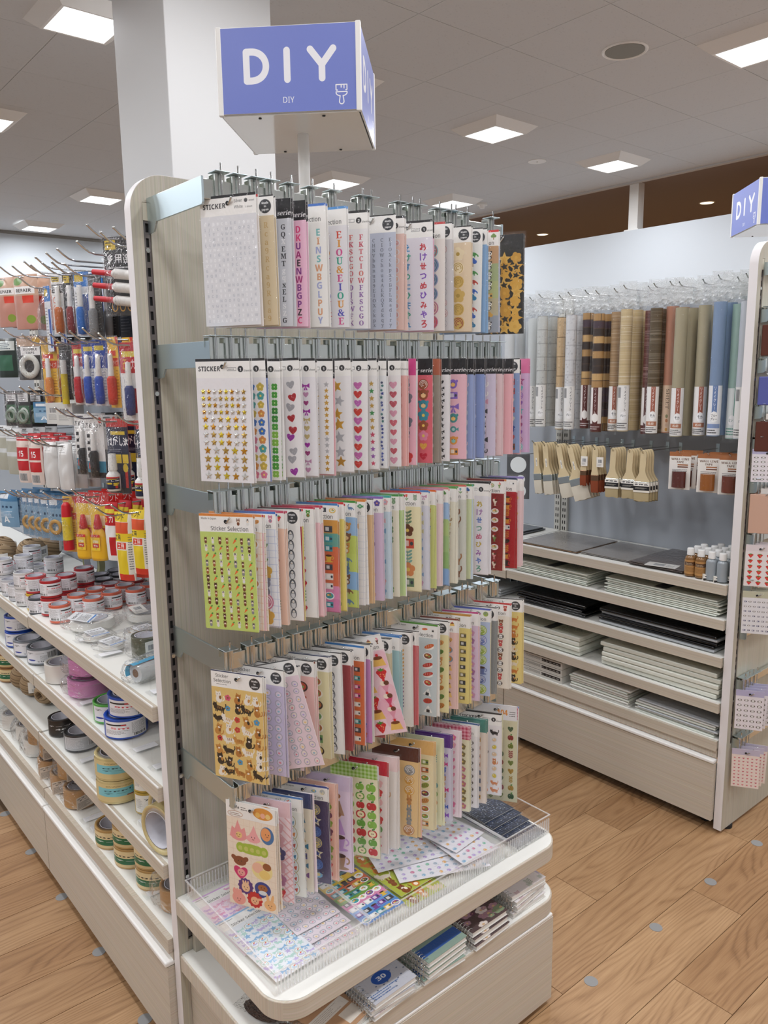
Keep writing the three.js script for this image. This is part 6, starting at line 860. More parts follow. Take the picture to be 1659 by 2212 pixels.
function pack(z, yc, h, w, art, opt, label) {   // a pack hanging on a peg, its printed side turned to the aisle front
  if (opt.yaw === undefined && opt.kind === 'soft') opt.yaw = -1.1;
  const o = thing(opt.name ?? 'hanging_pack', label, opt.cat ?? 'pack', [opt.x ?? 0.1, yc + h / 2 - 0.008, z], opt.yaw ?? -1.0, opt.group);
  if (opt.kind === 'soft') part(o, 'printed_bag', once('pil' + [art, w, h], () => { const g = new THREE.BoxGeometry(w, h, 0.012, 8, 12, 1), p = g.attributes.position; for (let i = 0; i < p.count; i++) { const u = p.getX(i) / w * 2, v = p.getY(i) / h * 2, b = Math.pow(Math.max(0, 1 - u * u), 0.5) * Math.pow(Math.max(0, 1 - Math.pow(Math.abs(v + 0.12), 4)), 0.6); p.setZ(i, Math.sign(p.getZ(i)) * (0.0008 + 0.012 * b * (0.8 + 0.4 * noise2(u * 3 + 5, v * 4 + 9)))); p.setX(i, p.getX(i) * (0.94 + 0.06 * noise2(v * 5, 3))); } g.computeVertexNormals(); const uv = g.attributes.uv, c = pkCells[art], x0 = (c % 16) * PKW, y0 = Math.floor(c / 16) * PKH, n = g.attributes.normal; for (let i = 0; i < uv.count; i++) uv.setXY(i, (x0 + 2 + (p.getX(i) / w + 0.5) * (PKW - 4)) / 2048, 1 - (y0 + 2 + (0.5 - p.getY(i) / h) * (PKH - 4)) / 1024); return g; }), M.print, [0, -h / 2 + 0.008, 0.002]);
  else part(o, 'printed_card', card(art, w, h), M.print, [0, -h / 2 + 0.008, 0]);
  if (opt.kind === 'tube') { part(o, 'tube_cap', stickG.cap, flat(0xeeedea, 0.4), [opt.tx ?? 0, -h * 0.55 + 0.008, 0.009]); part(o, 'tube_body', stickG.body, std(opt.c ?? 0xd8d8d8, 0.35), [opt.tx ?? 0, -h * 0.55 + 0.008, 0.009]); }
  if (opt.kind === 'tubes') for (let k = 0; k < 3; k++) { part(o, 'tube_cap', stickG.cap, flat(0xc8303a, 0.4), [-0.012, -h * (0.42 + k * 0.17), 0.009], [0, 0, 1.45]); part(o, 'tube_body', stickG.body, flat(0xe8e6e2, 0.4), [-0.012, -h * (0.42 + k * 0.17), 0.009], [0, 0, 1.45]); }
  if (opt.kind === 'marker') { part(o, 'marker_cap', tr(cyl(0.0075, 0.035, 14), 0, -0.05, 0.009), flat(0xdadad8, 0.4)); part(o, 'marker_body', tr(cyl(0.0085, 0.075, 14), 0, -0.105, 0.009), flat(0xd8c02e, 0.4)); }
  if (opt.kind === 'bottle') { part(o, 'bottle', once('nb', () => lathe([[0, -0.115], [0.0145, -0.114], [0.0155, -0.11], [0.0155, -0.078], [0.009, -0.07], [0.008, -0.068]], 16)), flat(0xf0efec, 0.35), [-0.006, -0.04, 0.017]); part(o, 'bottle_label', once('nbl', () => { const g = new THREE.CylinderGeometry(0.0158, 0.0158, 0.028, 16, 1, true, -1.6, 3.2); return toCell(g, 'remover'); }), M.print, [-0.006, -0.135, 0.017]); part(o, 'bottle_cap', once('nbc', () => lathe([[0.0085, -0.069], [0.0105, -0.066], [0.0085, -0.03], [0, -0.029]], 16)), flat(0xf2f1ee, 0.4), [-0.006, -0.04, 0.017]); }
  if (opt.kind === 'glue') { part(o, 'bottle', once('gb', () => { const g = lathe([[0, -0.06], [0.021, -0.058], [0.023, -0.05], [0.022, 0.0], [0.015, 0.016], [0.008, 0.022]], 18); g.scale(1, 1, 0.6); return g; }), flat(0xedb82a, 0.35), [0, -h * 0.62, 0.012]); part(o, 'bottle_cap', once('gc', () => lathe([[0.0095, 0.02], [0.0105, 0.024], [0.009, 0.036], [0.005, 0.055], [0, 0.056]], 14)), flat(0xc8262c, 0.4), [0, -h * 0.62, 0.012]); part(o, 'bottle_label', card('yellowbond', 0.026, 0.04, 0.0004), M.print, [0, -h * 0.7, 0.0258]); }
  if (opt.kind === 'gluestick') { part(o, 'stick_body', tr(cyl(0.0135, 0.062, 16), 0, -0.075, 0.014), flat(0xe8d02e, 0.35)); part(o, 'stick_cap', tr(lathe([[0.0135, 0], [0.012, 0.03], [0.006, 0.038], [0, 0.038]], 16), 0, -0.044, 0.014), flat(0xc8242c, 0.35)); part(o, 'stick_base', tr(cyl(0.014, 0.026, 16), 0, -0.12, 0.014), flat(0xc8242c, 0.35)); }
  if (opt.kind === 'ring') part(o, 'tape_ring', once('rg' + w, () => new THREE.TorusGeometry(w * 0.3, w * 0.1, 8, 22).scale(1, 1, 0.7)), flat(opt.c ?? 0xd8d8d4, 0.4), [0, -h * 0.62, 0.008]);
  if (opt.film !== false && opt.kind !== 'soft') part(o, 'clear_film', once('pf' + [w, h], () => { const g = new THREE.PlaneGeometry(w + 0.006, h + 0.006, 6, 10), p = g.attributes.position; for (let i = 0; i < p.count; i++) { const u = p.getX(i) / w, v = p.getY(i) / h; p.setZ(i, 0.028 * Math.max(0, 1 - 4 * u * u) * Math.max(0, 1 - Math.pow(Math.abs(v + 0.1) * 2, 3)) + 0.003); } g.computeVertexNormals(); return g; }), M.crinkle, [0, -h / 2 + 0.008, 0]);
}
// [z, centre height, height, width, art, options, description, how many behind]
const PACKS = [
  [-1.13, 1.652, 0.14, 0.085, 'leatherbag', { kind: 'soft', c: 0xa87668 }, 'rosy repair cloth bag with a green badge', 1, 'highest'],
  [-0.955, 1.64, 0.145, 0.09, 'leatherbag', { kind: 'soft', c: 0xb07c70 }, 'rosy repair cloth bag at the near end', 1, 'highest'],
  [-0.79, 1.585, 0.165, 0.03, 'blueglue', { film: true, yaw: -1.4 }, 'slim dark blue pack seen edge on', 0, 'highest'],
  [-0.69, 1.615, 0.145, 0.048, 'fastglue', { kind: 'tube', c: 0xc86a2a }, 'white and yellow quick glue card', 1, 'highest'],
  [-0.605, 1.61, 0.145, 0.048, 'multiglue', { kind: 'tube', c: 0x8a2a2a }, 'black all purpose glue card', 1, 'highest'],
  [-0.538, 1.605, 0.145, 0.042, 'blueglue', { kind: 'tube', c: 0x2a72c8 }, 'blue and white glue card', 1, 'highest'],
  [-0.455, 1.595, 0.14, 0.05, 'marker', { kind: 'tube', c: 0x8a8d90, yaw: -1.35 }, 'dark card of a grey capped glue', 3, 'highest'],
  [-0.305, 1.645, 0.16, 0.075, 'multiglue', { kind: 'tubes' }, 'big black card with three red tubes beside the end panel', 1, 'highest'],
  [-1.19, 1.495, 0.115, 0.08, 'greenbag', { kind: 'soft', c: 0x33443c }, 'black and green cloth bag', 2, 'second'],
  [-0.97, 1.49, 0.12, 0.085, 'ringbag', { kind: 'ring', c: 0xd4d4cc }, 'double tape bag with a pale ring', 2, 'second'],
  [-0.81, 1.445, 0.168, 0.048, 'orangeglue', { kind: 'tube', c: 0xe08a3a }, 'orange yellow quick glue card', 0, 'second'],
  [-0.69, 1.45, 0.14, 0.035, 'marker', { kind: 'marker' }, 'black card with a yellow marker', 1, 'second'],
  [-0.592, 1.445, 0.15, 0.036, 'redglue', { kind: 'tube', c: 0xc8242c }, 'red and white strong glue card', 1, 'second'],
  [-0.525, 1.445, 0.15, 0.038, 'blueglue2', { kind: 'tube', c: 0x2a52b8 }, 'blue and white strong glue card, farther one', 1, 'second'],
  [-0.455, 1.445, 0.15, 0.038, 'blueglue2', { kind: 'tube', c: 0x2a52b8 }, 'blue and white strong glue card, nearer one', 1, 'second'],
  [-0.375, 1.445, 0.155, 0.036, 'orangeglue', { kind: 'tube', c: 0xd8402a, yaw: -1.3 }, 'yellow and red pack turned sideways', 1, 'second'],
  [-0.285, 1.425, 0.165, 0.05, 'redglue', { kind: 'tube', c: 0x2a3a7a }, 'red and navy glue pack by the end panel', 1, 'second'],
  [-1.2, 1.345, 0.105, 0.05, 'darkhead', { kind: 'ring', c: 0x8a9a8a }, 'black headed bag with a green tape, farther one', 1, 'third'],
  [-1.08, 1.345, 0.105, 0.05, 'darkhead', { kind: 'ring', c: 0x8a9a8a }, 'black headed bag with a green tape, nearer one', 1, 'third'],
  [-0.6, 1.272, 0.15, 0.052, 'bond', { kind: 'tube', c: 0x1d1d1f }, 'white and black glue card, farther one', 1, 'fourth'],
  [-0.525, 1.27, 0.15, 0.052, 'bond', { kind: 'tube', c: 0x1d1d1f }, 'white and black glue card, nearer one', 2, 'fourth'],
  [-0.385, 1.258, 0.17, 0.056, 'remover', { kind: 'bottle' }, 'navy label remover card with a white bottle', 2, 'fourth'],
  [-0.225, 1.262, 0.165, 0.05, 'remover', { kind: 'bottle' }, 'navy label remover card half behind the end panel', 1, 'fourth'],
  [-1.3, 1.22, 0.14, 0.075, 'greybag', { kind: 'soft', c: 0x8c8c7c }, 'olive grey cloth bag, farther one', 1, 'fourth'],
  [-1.2, 1.215, 0.14, 0.07, 'greybag', { kind: 'soft', c: 0x8c8c7c }, 'olive grey cloth bag, nearer one', 1, 'fourth'],
  [-1.115, 1.2, 0.145, 0.05, 'redbag', { kind: 'soft', c: 0xc8a888 }, 'red printed rope bag, farthest one', 0, 'fourth'],
  [-1.055, 1.203, 0.145, 0.05, 'redbag', { kind: 'soft', x: 0.13 }, 'red printed rope bag, second one', 0, 'fourth'],
  [-0.995, 1.205, 0.145, 0.05, 'redbag', { kind: 'soft', c: 0xc8a888 }, 'red printed rope bag, third one', 0, 'fourth'],
  [-0.935, 1.2, 0.145, 0.05, 'redbag', { kind: 'soft', x: 0.13 }, 'red printed rope bag, nearest one', 0, 'fourth'],
  [-0.865, 1.2, 0.125, 0.05, 'whitebag', { kind: 'soft', c: 0xd8d8d4 }, 'plump white rope bag, farthest one', 0, 'fourth'],
  [-0.805, 1.203, 0.12, 0.05, 'whitebag', { kind: 'soft', x: 0.13 }, 'plump white rope bag, middle one', 0, 'fourth'],
  [-0.745, 1.205, 0.12, 0.05, 'whitebag', { kind: 'soft', c: 0xd8d8d4 }, 'plump white rope bag, nearest one', 0, 'fourth'],
  [-1.33, 1.02, 0.115, 0.08, 'bluebag', { kind: 'soft', c: 0x8fb4cc }, 'light blue rope bag turned to the front', 1, 'lowest'],
  [-1.12, 1.03, 0.125, 0.055, 'bluebag', { kind: 'ring', c: 0xc89a4a }, 'light blue ring bag, farthest one', 0, 'lowest'],
  [-1.06, 1.035, 0.125, 0.055, 'bluebag', { kind: 'ring', c: 0xc89a4a }, 'light blue ring bag, second one', 0, 'lowest'],
  [-1.0, 1.04, 0.125, 0.055, 'bluebag', { kind: 'ring', c: 0xc89a4a }, 'light blue ring bag, third one', 0, 'lowest'],
  [-0.94, 1.045, 0.125, 0.055, 'bluebag', { kind: 'ring', c: 0xc89a4a }, 'light blue ring bag, fourth one', 0, 'lowest'],
  [-0.865, 1.05, 0.125, 0.055, 'bluebag', { kind: 'ring', c: 0xc89a4a }, 'light blue ring bag, nearest one', 0, 'lowest'],
  [-0.75, 1.05, 0.15, 0.04, 'orangeglue', { kind: 'gluestick' }, 'yellow and red glue stick pack', 1, 'lowest'],
  [-0.632, 1.066, 0.165, 0.056, 'yellowbond', { kind: 'glue' }, 'yellow glue bottle with red cap, front one', 1, 'lowest'],
  [-0.53, 1.078, 0.155, 0.056, 'yellowbond', { kind: 'glue' }, 'yellow glue bottle with red cap, rear one', 1, 'lowest'],
  [-0.45, 1.075, 0.14, 0.04, 'redglue', { kind: 'soft', c: 0xe8c83a }, 'small red and yellow glue bag', 0, 'lowest'],
  [-0.38, 1.05, 0.16, 0.052, 'woodbond', { kind: 'soft', c: 0xe8c83a }, 'yellow and red wood glue bag, nearer one', 1, 'lowest'],
  [-0.285, 1.075, 0.145, 0.05, 'woodbond', { kind: 'soft', c: 0xe8d8c8 }, 'yellow and red wood glue bag by the end panel', 1, 'lowest'],
];
PACKS.forEach(([z, yc, h, w, art, opt, label, n, row]) => {
  peg(z, yc + h / 2 - 0.006, 'wire peg of the ' + row + ' row carrying the ' + label.split(' ').slice(0, 8).join(' ').replace(/( with a?| of a| by the| at the|,)$/, ''));
  pack(z, yc, h, w, art, opt, label + ' in the ' + row + ' peg row');
  for (let k = 1; k <= Math.min(4, n + 2 - (opt.x ? 1 : 0)); k++) pack(z - 0.004 * k, yc, h, w, k > 1 && opt.kind !== 'soft' && row !== 'lowest' ? 'marker' : art, { ...opt, ...(k > 1 ? { kind: opt.kind === 'soft' ? 'soft' : '' } : {}), x: (opt.x ?? 0.1) + 0.036 * k, group: 'packs hanging behind the front ones', film: false }, 'pack hanging ' + ['right ', 'second ', 'third ', 'deepest '][k - 1] + 'behind the ' + label.split(',')[0].split(' ').slice(0, 6).join(' ') + (label.includes(',') ? ',' + label.split(',')[1] : ''));
});
// bare pegs of the highest row and little boxes
[-0.17, -0.235, -0.37, -0.495, -0.57, -0.65, -0.74, -0.84].forEach((z, i) => peg(z, 1.695, 'bare wire peg at the top of the left panel, ' + ORD[i] + ' from the front'));
[[-0.875, 0.07], [-0.795, 0.05], [-0.715, 0.05]].forEach(([z, w], i) => { const o = thing('small_box', ['pale blue printed box on the third peg row', 'grey barcode box on the third peg row, middle', 'grey barcode box on the third peg row, nearest'][i], 'box', [0.11, 1.315, z], -1.0); part(o, 'carton', once('sb' + i, () => toCell(box(w, 0.055, 0.045), i ? 'smallbox' : 'bluebag', [4, 1])), M.print, [0, 0.028, 0]); part(o, 'hanging_tab', tr(box(w * 0.8, 0.03, 0.001), 0, 0.07, -0.02), flat(0xd8d8d4)); peg(z, 1.39, 'wire peg of the third row carrying the ' + ['pale blue', 'middle grey', 'nearest grey'][i] + ' box'); });
// ---------------------------------------------------------------- right shelving: rolls of decorative sheet
const rollT = ctex(1024, 512, (g, w, h) => {
  const col = (i, c) => { g.fillStyle = c; g.fillRect(i * 100, 0, 100, h); };
  const bricks = (i, c, m, bh) => { col(i, c); g.fillStyle = m; for (let r = 0; r < h / bh; r++) { g.fillRect(i * 100, r * bh, 100, 3); g.fillRect(i * 100 + (r % 2 ? 20 : 65), r * bh, 3, bh); } for (let k = 0; k < 200; k++) { g.globalAlpha = 0.1; g.fillStyle = rnd() < 0.5 ? '#fff' : '#000'; g.fillRect(i * 100 + rnd() * 100, rnd() * h, rr(3, 14), rr(2, 8)); } g.globalAlpha = 1; };
  const wood = (i, c, d) => { col(i, c); for (let k = 0; k < 160; k++) { g.globalAlpha = 0.22; g.fillStyle = rnd() < 0.6 ? d : '#ffffff'; g.fillRect(i * 100, rnd() * h, 100, rr(0.8, 3)); } g.globalAlpha = 1; };
  bricks(0, '#c6c9c6', '#9a9c9a', 62); bricks(1, '#cdb088', '#7a6342', 88); bricks(2, '#d3d4d6', '#b0b0b4', 66);
  col(3, '#5a4636'); for (let r = 0; r < 16; r++) { g.fillStyle = pick(['#c8a46e', '#8a6a46', '#3a2e28', '#b08a58', '#4a3a44']); g.fillRect(300, r * 32, 100, 29); g.fillStyle = '#2a2220'; g.fillRect(300 + rr(10, 80), r * 32, 3, 30); }
  wood(4, '#a88a66', '#6a5236'); wood(5, '#c9b48a', '#9a845a'); wood(6, '#5e2c24', '#38160f'); wood(7, '#5a4a32', '#382c1c');
  g.fillStyle = '#d5d8d6'; g.fillRect(800, 0, 224, h);
});
M.rollPrint = std(0xffffff, 0.4, { map: rollT });
const rollCyl = (c) => once('rc' + c, () => { const g = cyl(0.0192, 0.4, 22), uv = g.attributes.uv; for (let i = 0; i < uv.count; i++) uv.setXY(i, (c * 100 + 2 + ((uv.getX(i) * 2) % 1) * 96) / 1024, uv.getY(i)); return g; });
const plainRoll = once('plr', () => cyl(0.0192, 0.4, 22));
const filmBagG = once('fbag', () => { const g = new THREE.PlaneGeometry(0.054, 0.43, 8, 16), p = g.attributes.position; for (let i = 0; i < p.count; i++) { const u = p.getX(i) / 0.027, v = p.getY(i); p.setZ(i, 0.0202 * Math.sqrt(Math.max(0, 1 - u * u)) + 0.001 + 0.002 * noise2(u * 3 + 4, v * 40)); } g.computeVertexNormals(); return g; });
const bagHeadG = once('fbh', () => { const g = new THREE.PlaneGeometry(0.056, 0.075, 12, 12), p = g.attributes.position; for (let i = 0; i < p.count; i++) { const x = p.getX(i), y = p.getY(i), f = Math.max(0, (0.02 - y) / 0.06); p.setZ(i, 0.004 + f * (0.008 + 0.016 * (noise2(x * 130 + 20, y * 130 + 9) - 0.4))); } const q = g.toNonIndexed(); q.computeVertexNormals(); return q; });
M.cloudy = phy(0xf6f8f8, 0.22, { transmission: 0.72, thickness: 0, ior: 1.5, bumpMap: filmBump, bumpScale: 0.004 });
const rightPeg = once('rpeg', () => tube([[0.24, 0, 0], [0.1, 0, 0], [0.012, 0, 0], [0, 0.004, 0], [-0.01, 0.012, 0]], 0.002, 18, 6));
const rpeg = (x, y, z, label) => { const o = thing('peg_hook', label, 'hook', [x, y, z], 0, 'wire pegs on the right back panel'); part(o, 'wire', rightPeg, M.chrome); part(o, 'base_plate', tr(box(0.003, 0.03, 0.012), 0.2405, 0, 0), M.zinc); };
const FILMS = [
  [-0.66, null, 0xd2d6d8, 'remakewhite', 'cloudy white sheet roll in the far bay'], [-0.572, null, 0xcfd4d4, 'remakewhite', 'cloudy grey sheet roll left of the brick ones'], [-0.505, 0, 0, 'remakewhite', 'grey brick sheet roll'], [-0.438, 1, 0, 'remakewhite', 'sandy brick sheet roll'], [-0.377, 2, 0, 'remakewhite', 'pale grey tile sheet roll'], [-0.328, 3, 0, 'remakered', 'dark wood mosaic sheet roll, left one'], [-0.263, 3, 0, 'remakered', 'dark wood mosaic sheet roll, right one'], [-0.212, 4, 0, 'remake', 'tan wood sheet roll'], [-0.156, 5, 0, 'remakewhite', 'pale oak sheet roll'], [-0.084, 6, 0, 'remakered', 'mahogany red wood sheet roll'], [-0.047, 7, 0, 'remake', 'dark walnut sheet roll'], [-0.009, null, 0xb57f66, 'interior', 'terracotta sheet roll with serif lettering'], [0.04, null, 0xa89f84, 'remake', 'taupe sheet roll, left one'], [0.1, null, 0xa89f84, 'remake', 'taupe sheet roll, right one'], [0.164, null, 0x7f95b4, 'remakeblue', 'greyish blue sheet roll'], [0.208, null, 0x9fbdb2, 'remakemint', 'mint green sheet roll'], [0.247, null, 0xc4cad2, 'remakewhite', 'light grey sheet roll by the end panel'],
];
FILMS.forEach(([z, cell, color, art, label], i) => {
  const y = 1.688 + (i % 3) * 0.004, dx = (i % 2) * 0.03;
  rpeg(1.735 + dx, y, z, 'wire peg carrying the ' + label);
  const o = thing('sheet_roll', label + ' hanging in a clear bag', 'sheet roll', [1.75 + dx, y, z], -Math.PI / 2 + 0.55, 'rolls of decorative sheet');
  part(o, 'roll', cell === null ? plainRoll : rollCyl(cell), cell === null ? once('plrm' + color, () => std(color, 0.4)) : M.rollPrint, [0, -0.264, 0]);
  part(o, 'paper_label', once('rl' + art, () => toCell(new THREE.CylinderGeometry(0.0197, 0.0197, 0.15, 18, 1, true, -1.5, 2.6), art)), M.print, [0, -0.386, 0]);
  part(o, 'clear_bag', filmBagG, M.film, [0, -0.262, 0]); part(o, 'bag_header', bagHeadG, M.cloudy, [0, -0.012, 0]);
  for (let k = 1; k <= 2; k++) { const b = thing('sheet_roll', ['second', 'third'][k - 1] + ' roll hanging behind the ' + label, 'sheet roll', [1.75 + dx + k * 0.062, y, z], -Math.PI / 2 + 0.55, 'sheet rolls behind the front ones'); part(b, 'roll', cell === null ? plainRoll : rollCyl(cell), cell === null ? once('plrm' + color, () => std(color, 0.4)) : M.rollPrint, [0, -0.264, 0]); part(b, 'bag_header', bagHeadG, M.cloudy, [0, -0.012, 0]); }
});
// ---------------------------------------------------------------- brushes
function brushG(k, w, L) {
  return once('br' + k, () => {
    const s = new THREE.Shape(), n = 0.008; s.moveTo(0, 0.008); s.quadraticCurveTo(0.01, 0.007, 0.0115, -0.012); s.lineTo(n + 0.002, -L * 0.34); s.quadraticCurveTo(n, -L * 0.45, w / 2 * 0.98, -L * 0.58); s.lineTo(w / 2 * 0.98, -L * 0.62); s.lineTo(-w / 2 * 0.98, -L * 0.62); s.lineTo(-w / 2 * 0.98, -L * 0.58); s.quadraticCurveTo(-n, -L * 0.45, -n - 0.002, -L * 0.34); s.lineTo(-0.0085, -0.004); s.quadraticCurveTo(-0.01, 0.007, 0, 0.008);
    const h = new THREE.Path(); h.absarc(0, -0.002, 0.003, 0, Math.PI * 2, true); s.holes.push(h);
    const handle = extrude(s, 0.005, 0.0008, 5); handle.translate(0, 0, -0.0025);
    const ferrule = rbox(w, L * 0.14, 0.011, 0.002, 1); ferrule.translate(0, -L * 0.67, 0);
    const br = new THREE.BoxGeometry(w * 0.98, L * 0.28, 0.01, 6, 2, 1), p = br.attributes.position; for (let i = 0; i < p.count; i++) { const v = p.getY(i); if (v < 0) p.setZ(i, p.getZ(i) * 0.4); p.setY(i, v + (v < -L * 0.1 ? 0.004 * (rnd() - 0.5) : 0)); } br.computeVertexNormals(); br.translate(0, -L * 0.87, 0);
    return { handle, ferrule, br };
  });
}
const woodB = std(0xd9c7a0, 0.5), bristleW = std(0xd8d2c2, 0.9), bristleR = std(0x8a4326, 0.9), bristleT = std(0xb9a983, 0.9);
[
  [-0.486, 0.03, 0.18, 0.1, 'a', 4, 'narrow white bristle brush'], [-0.443, 0.036, 0.18, 0.12, 'b', 5, 'medium white bristle brush'], [-0.383, 0.045, 0.185, 0.22, 'c', 4, 'wide white bristle brush'], [-0.335, 0.062, 0.19, 0.3, 'd', 4, 'widest white bristle brush'],
  [-0.272, 0.022, 0.13, 0, 'e', 5, 'slim rust bristle brush with a price tag'], [-0.227, 0.026, 0.15, 0.02, 'f', 4, 'slim rust bristle brush beside the black banded ones'], [-0.155, 0.045, 0.158, 0, 'g', 5, 'black banded brush, left one'], [-0.091, 0.045, 0.155, 0, 'h', 5, 'black banded brush, middle one'], [-0.042, 0.05, 0.16, 0, 'i', 4, 'black banded brush, right one'],
].forEach(([z, w, L, roll_, k, n, label], q) => {
  const y = 1.172, x0 = 1.7;
  rpeg(x0 - 0.01, y + 0.0005, z, 'wire peg carrying the ' + label);
  for (let j = 0; j < n; j++) {
    const o = thing('paint_brush', j === 0 ? label + ' in front of its row' : label.split(',')[0] + (label.includes(',') ? ' of the' + label.split(',')[1].replace(' one', '') + ' row' : '') + ', ' + ORD[j] + ' behind', 'brush', [x0 + j * 0.0145, y - 0.001, z], -Math.PI / 2 + 0.25, 'paint brushes hanging on pegs');
    o.rotation.order = 'YXZ'; o.rotation.z = roll_ + j * 0.01; const G = brushG(k, w, L);
    part(o, 'handle', G.handle, woodB); part(o, 'ferrule', G.ferrule, q === 4 || q === 5 ? once('frr', () => phy(0x8a6a52, 0.3, { metalness: 0.8 })) : M.zincD); part(o, 'bristles', G.br, q < 4 ? bristleW : q < 6 ? bristleR : bristleT);
    if (q > 5) part(o, 'paper_band', once('pb' + k, () => toCell(box(w + 0.002, L * 0.2, 0.013), 'brushband', [4])), M.print, [0, -L * 0.72, 0]);
    if (q < 4 && j === 0) part(o, 'size_print', once('sp', () => toCell(new THREE.PlaneGeometry(0.005, 0.03), 'tagcard')), M.print, [0, -L * 0.36, 0.0034]);
    if ((q === 4 || q === 5) && j === 0) part(o, 'price_tag', card('tagcard', 0.024, 0.034, 0.0006), M.print, [q === 4 ? 0.004 : 0.02, -0.045, 0.007]);
  }
});
// wall line tapes
[[0.088, 0x5a241c, 'dark red'], [0.182, 0x9a5a1e, 'amber'], [0.25, 0x6a2e1a, 'rust']].forEach(([z, c, n]) => {
  rpeg(1.695, 1.176, z, 'wire peg carrying the ' + n + ' wall line tape');
  for (let j = 0; j < 3; j++) {
    const o = thing('line_tape_pack', j ? n + ' wall line tape pack, ' + ORD[j] + ' in its row' : n + ' wall line tape pack hanging in front', 'tape pack', [1.7 + j * 0.036, 1.174, z], -Math.PI / 2 + 0.35, 'wall line tape packs');
    part(o, 'printed_card', card('wallline', 0.064, 0.118), M.print, [0, -0.052, 0]); part(o, 'tape', tr(cyl(0.021, 0.05, 18).scale(1, 1, 0.55), 0, -0.078, 0.012), once('wt' + c, () => phy(c, 0.25, { clearcoat: 0.6 }))); part(o, 'clear_film', once('wlf', () => new THREE.PlaneGeometry(0.07, 0.124)), M.film, [0, -0.052, 0.026]);
  }
});
// stencil pack at the far bay
{ rpeg(1.695, 1.125, -0.566, 'wire peg carrying the grey stencil pack'); const o = thing('stencil_pack', 'grey stencil pack with white cut-out pictures', 'pack', [1.7, 1.124, -0.566], -Math.PI / 2 + 0.6); part(o, 'printed_card', once('stc', () => { const g = box(0.085, 0.17, 0.002); return g; }), std(0x55585c, 0.5), [0, -0.08, 0]); [[0, -0.035, 0.03], [0.01, -0.09, 0.016], [0.004, -0.135, 0.026]].forEach(([x, y, r]) => part(o, 'white_picture', once('wp' + r, () => new THREE.CircleGeometry(r, 24)), flat(0xe6eef0, 0.5), [x, y, 0.0013])); }
// ---------------------------------------------------------------- bottles on the upper shelf
const paintB = once('pbt', () => ({ body: lathe([[0, 0], [0.0155, 0.0005], [0.0165, 0.003], [0.0165, 0.056], [0.013, 0.062], [0.009, 0.064], [0.0088, 0.068]], 20), label: new THREE.CylinderGeometry(0.0168, 0.0168, 0.044, 20, 1, true, -1.9, 3.4).translate(0, 0.03, 0), cap: lathe([[0.0105, 0.066], [0.0112, 0.067], [0.0108, 0.086], [0.009, 0.0875], [0, 0.0875]], 18) }));
const labBrown = once('pbl', () => toCell(paintB.label.clone(), 'paintlabel')), labGrey = once('pbg', () => toCell(paintB.label.clone(), 'paintgrey'));
const brownB = phy(0x8a6236, 0.25, { clearcoat: 0.6 }), greyB = phy(0x9aa2a8, 0.25, { clearcoat: 0.6 });
for (let c = 0; c < 4; c++) for (let r = 0; r < 4; r++) {
  if (c === 0 && r === 3) continue;
  const o = thing('paint_bottle', (c < 2 ? 'brown' : 'grey') + ' paint bottle with white cap, ' + ORD[r] + ' from the shelf edge in the ' + ORD[c] + ' row', 'bottle', [1.672 + r * 0.041, 0.8022, 0.155 + c * 0.0345], -0.85, 'paint bottles');
  part(o, 'body', paintB.body, c < 2 ? brownB : greyB); part(o, 'label', c < 2 ? labBrown : labGrey, M.print); part(o, 'cap', paintB.cap, flat(0xf2f2f0, 0.4));
}
// ---------------------------------------------------------------- piles of sheets
function slab(label, group, x, y, z, dx, t, dz, mat, art, turn = 0) {
  const o = thing('craft_sheet', label, 'craft sheet', [x, y, z], turn, group);
  const g = once('sl' + [dx, t, dz], () => rbox(dx, t, dz, Math.min(t * 0.45, 0.004), 2)); part(o, 'sheet', g, mat, [0, t / 2, 0]);
  if (art) part(o, 'printed_wrap', once('slp' + [art, dx, dz], () => toCell(new THREE.PlaneGeometry(dz * 0.7, dx * 0.8).rotateX(-Math.PI / 2).rotateY(-Math.PI / 2), art)), M.print, [-dx * 0.06, t + 0.0006, dz * 0.1]);
  part(o, 'clear_wrap', once('slw' + [dx, dz], () => new THREE.PlaneGeometry(dx, dz).rotateX(-Math.PI / 2)), M.film, [0, t + 0.0012, 0]);
  return o;
}
const cream = std(0xe2e4d8, 0.5), cream2 = std(0xdadfd4, 0.5), blackS = phy(0x0d0d0f, 0.18, { clearcoat: 0.6 }), silverS = phy(0xb9bdc0, 0.3), boardW = std(0xdad9d2, 0.6), brownL = phy(0x5a4f4a, 0.4), greyL = phy(0x8d8883, 0.4), tanL = phy(0x8a6a4c, 0.45);
function heap(prefix, group, n, x, y, z, dx, t, dz, mats, art, jit = 0.008) { for (let k = 0; k < n; k++) slab((n > 1 ? ORD[k] + ' ' : '') + prefix + (n > 1 ? ', counted from below' : ''), group, x + rr(0, jit), y + k * (t + 0.0016), z + rr(-jit, jit), dx, t, dz, mats[k % mats.length], k === n - 1 ? art : undefined, rr(-0.02, 0.02)); }
heap('tan leather sheet on the top shelf', 'leather sheets', 2, 1.79, 0.8022, -0.4, 0.26, 0.002, 0.26, [tanL, greyL]); heap('grey leather sheet on the top shelf', 'leather sheets', 2, 1.8, 0.8022, -0.165, 0.24, 0.002, 0.19, [greyL]); heap('dark brown leather sheet beside the paint bottles', 'leather sheets', 3, 1.8, 0.8022, 0.035, 0.27, 0.002, 0.19, [brownL]);
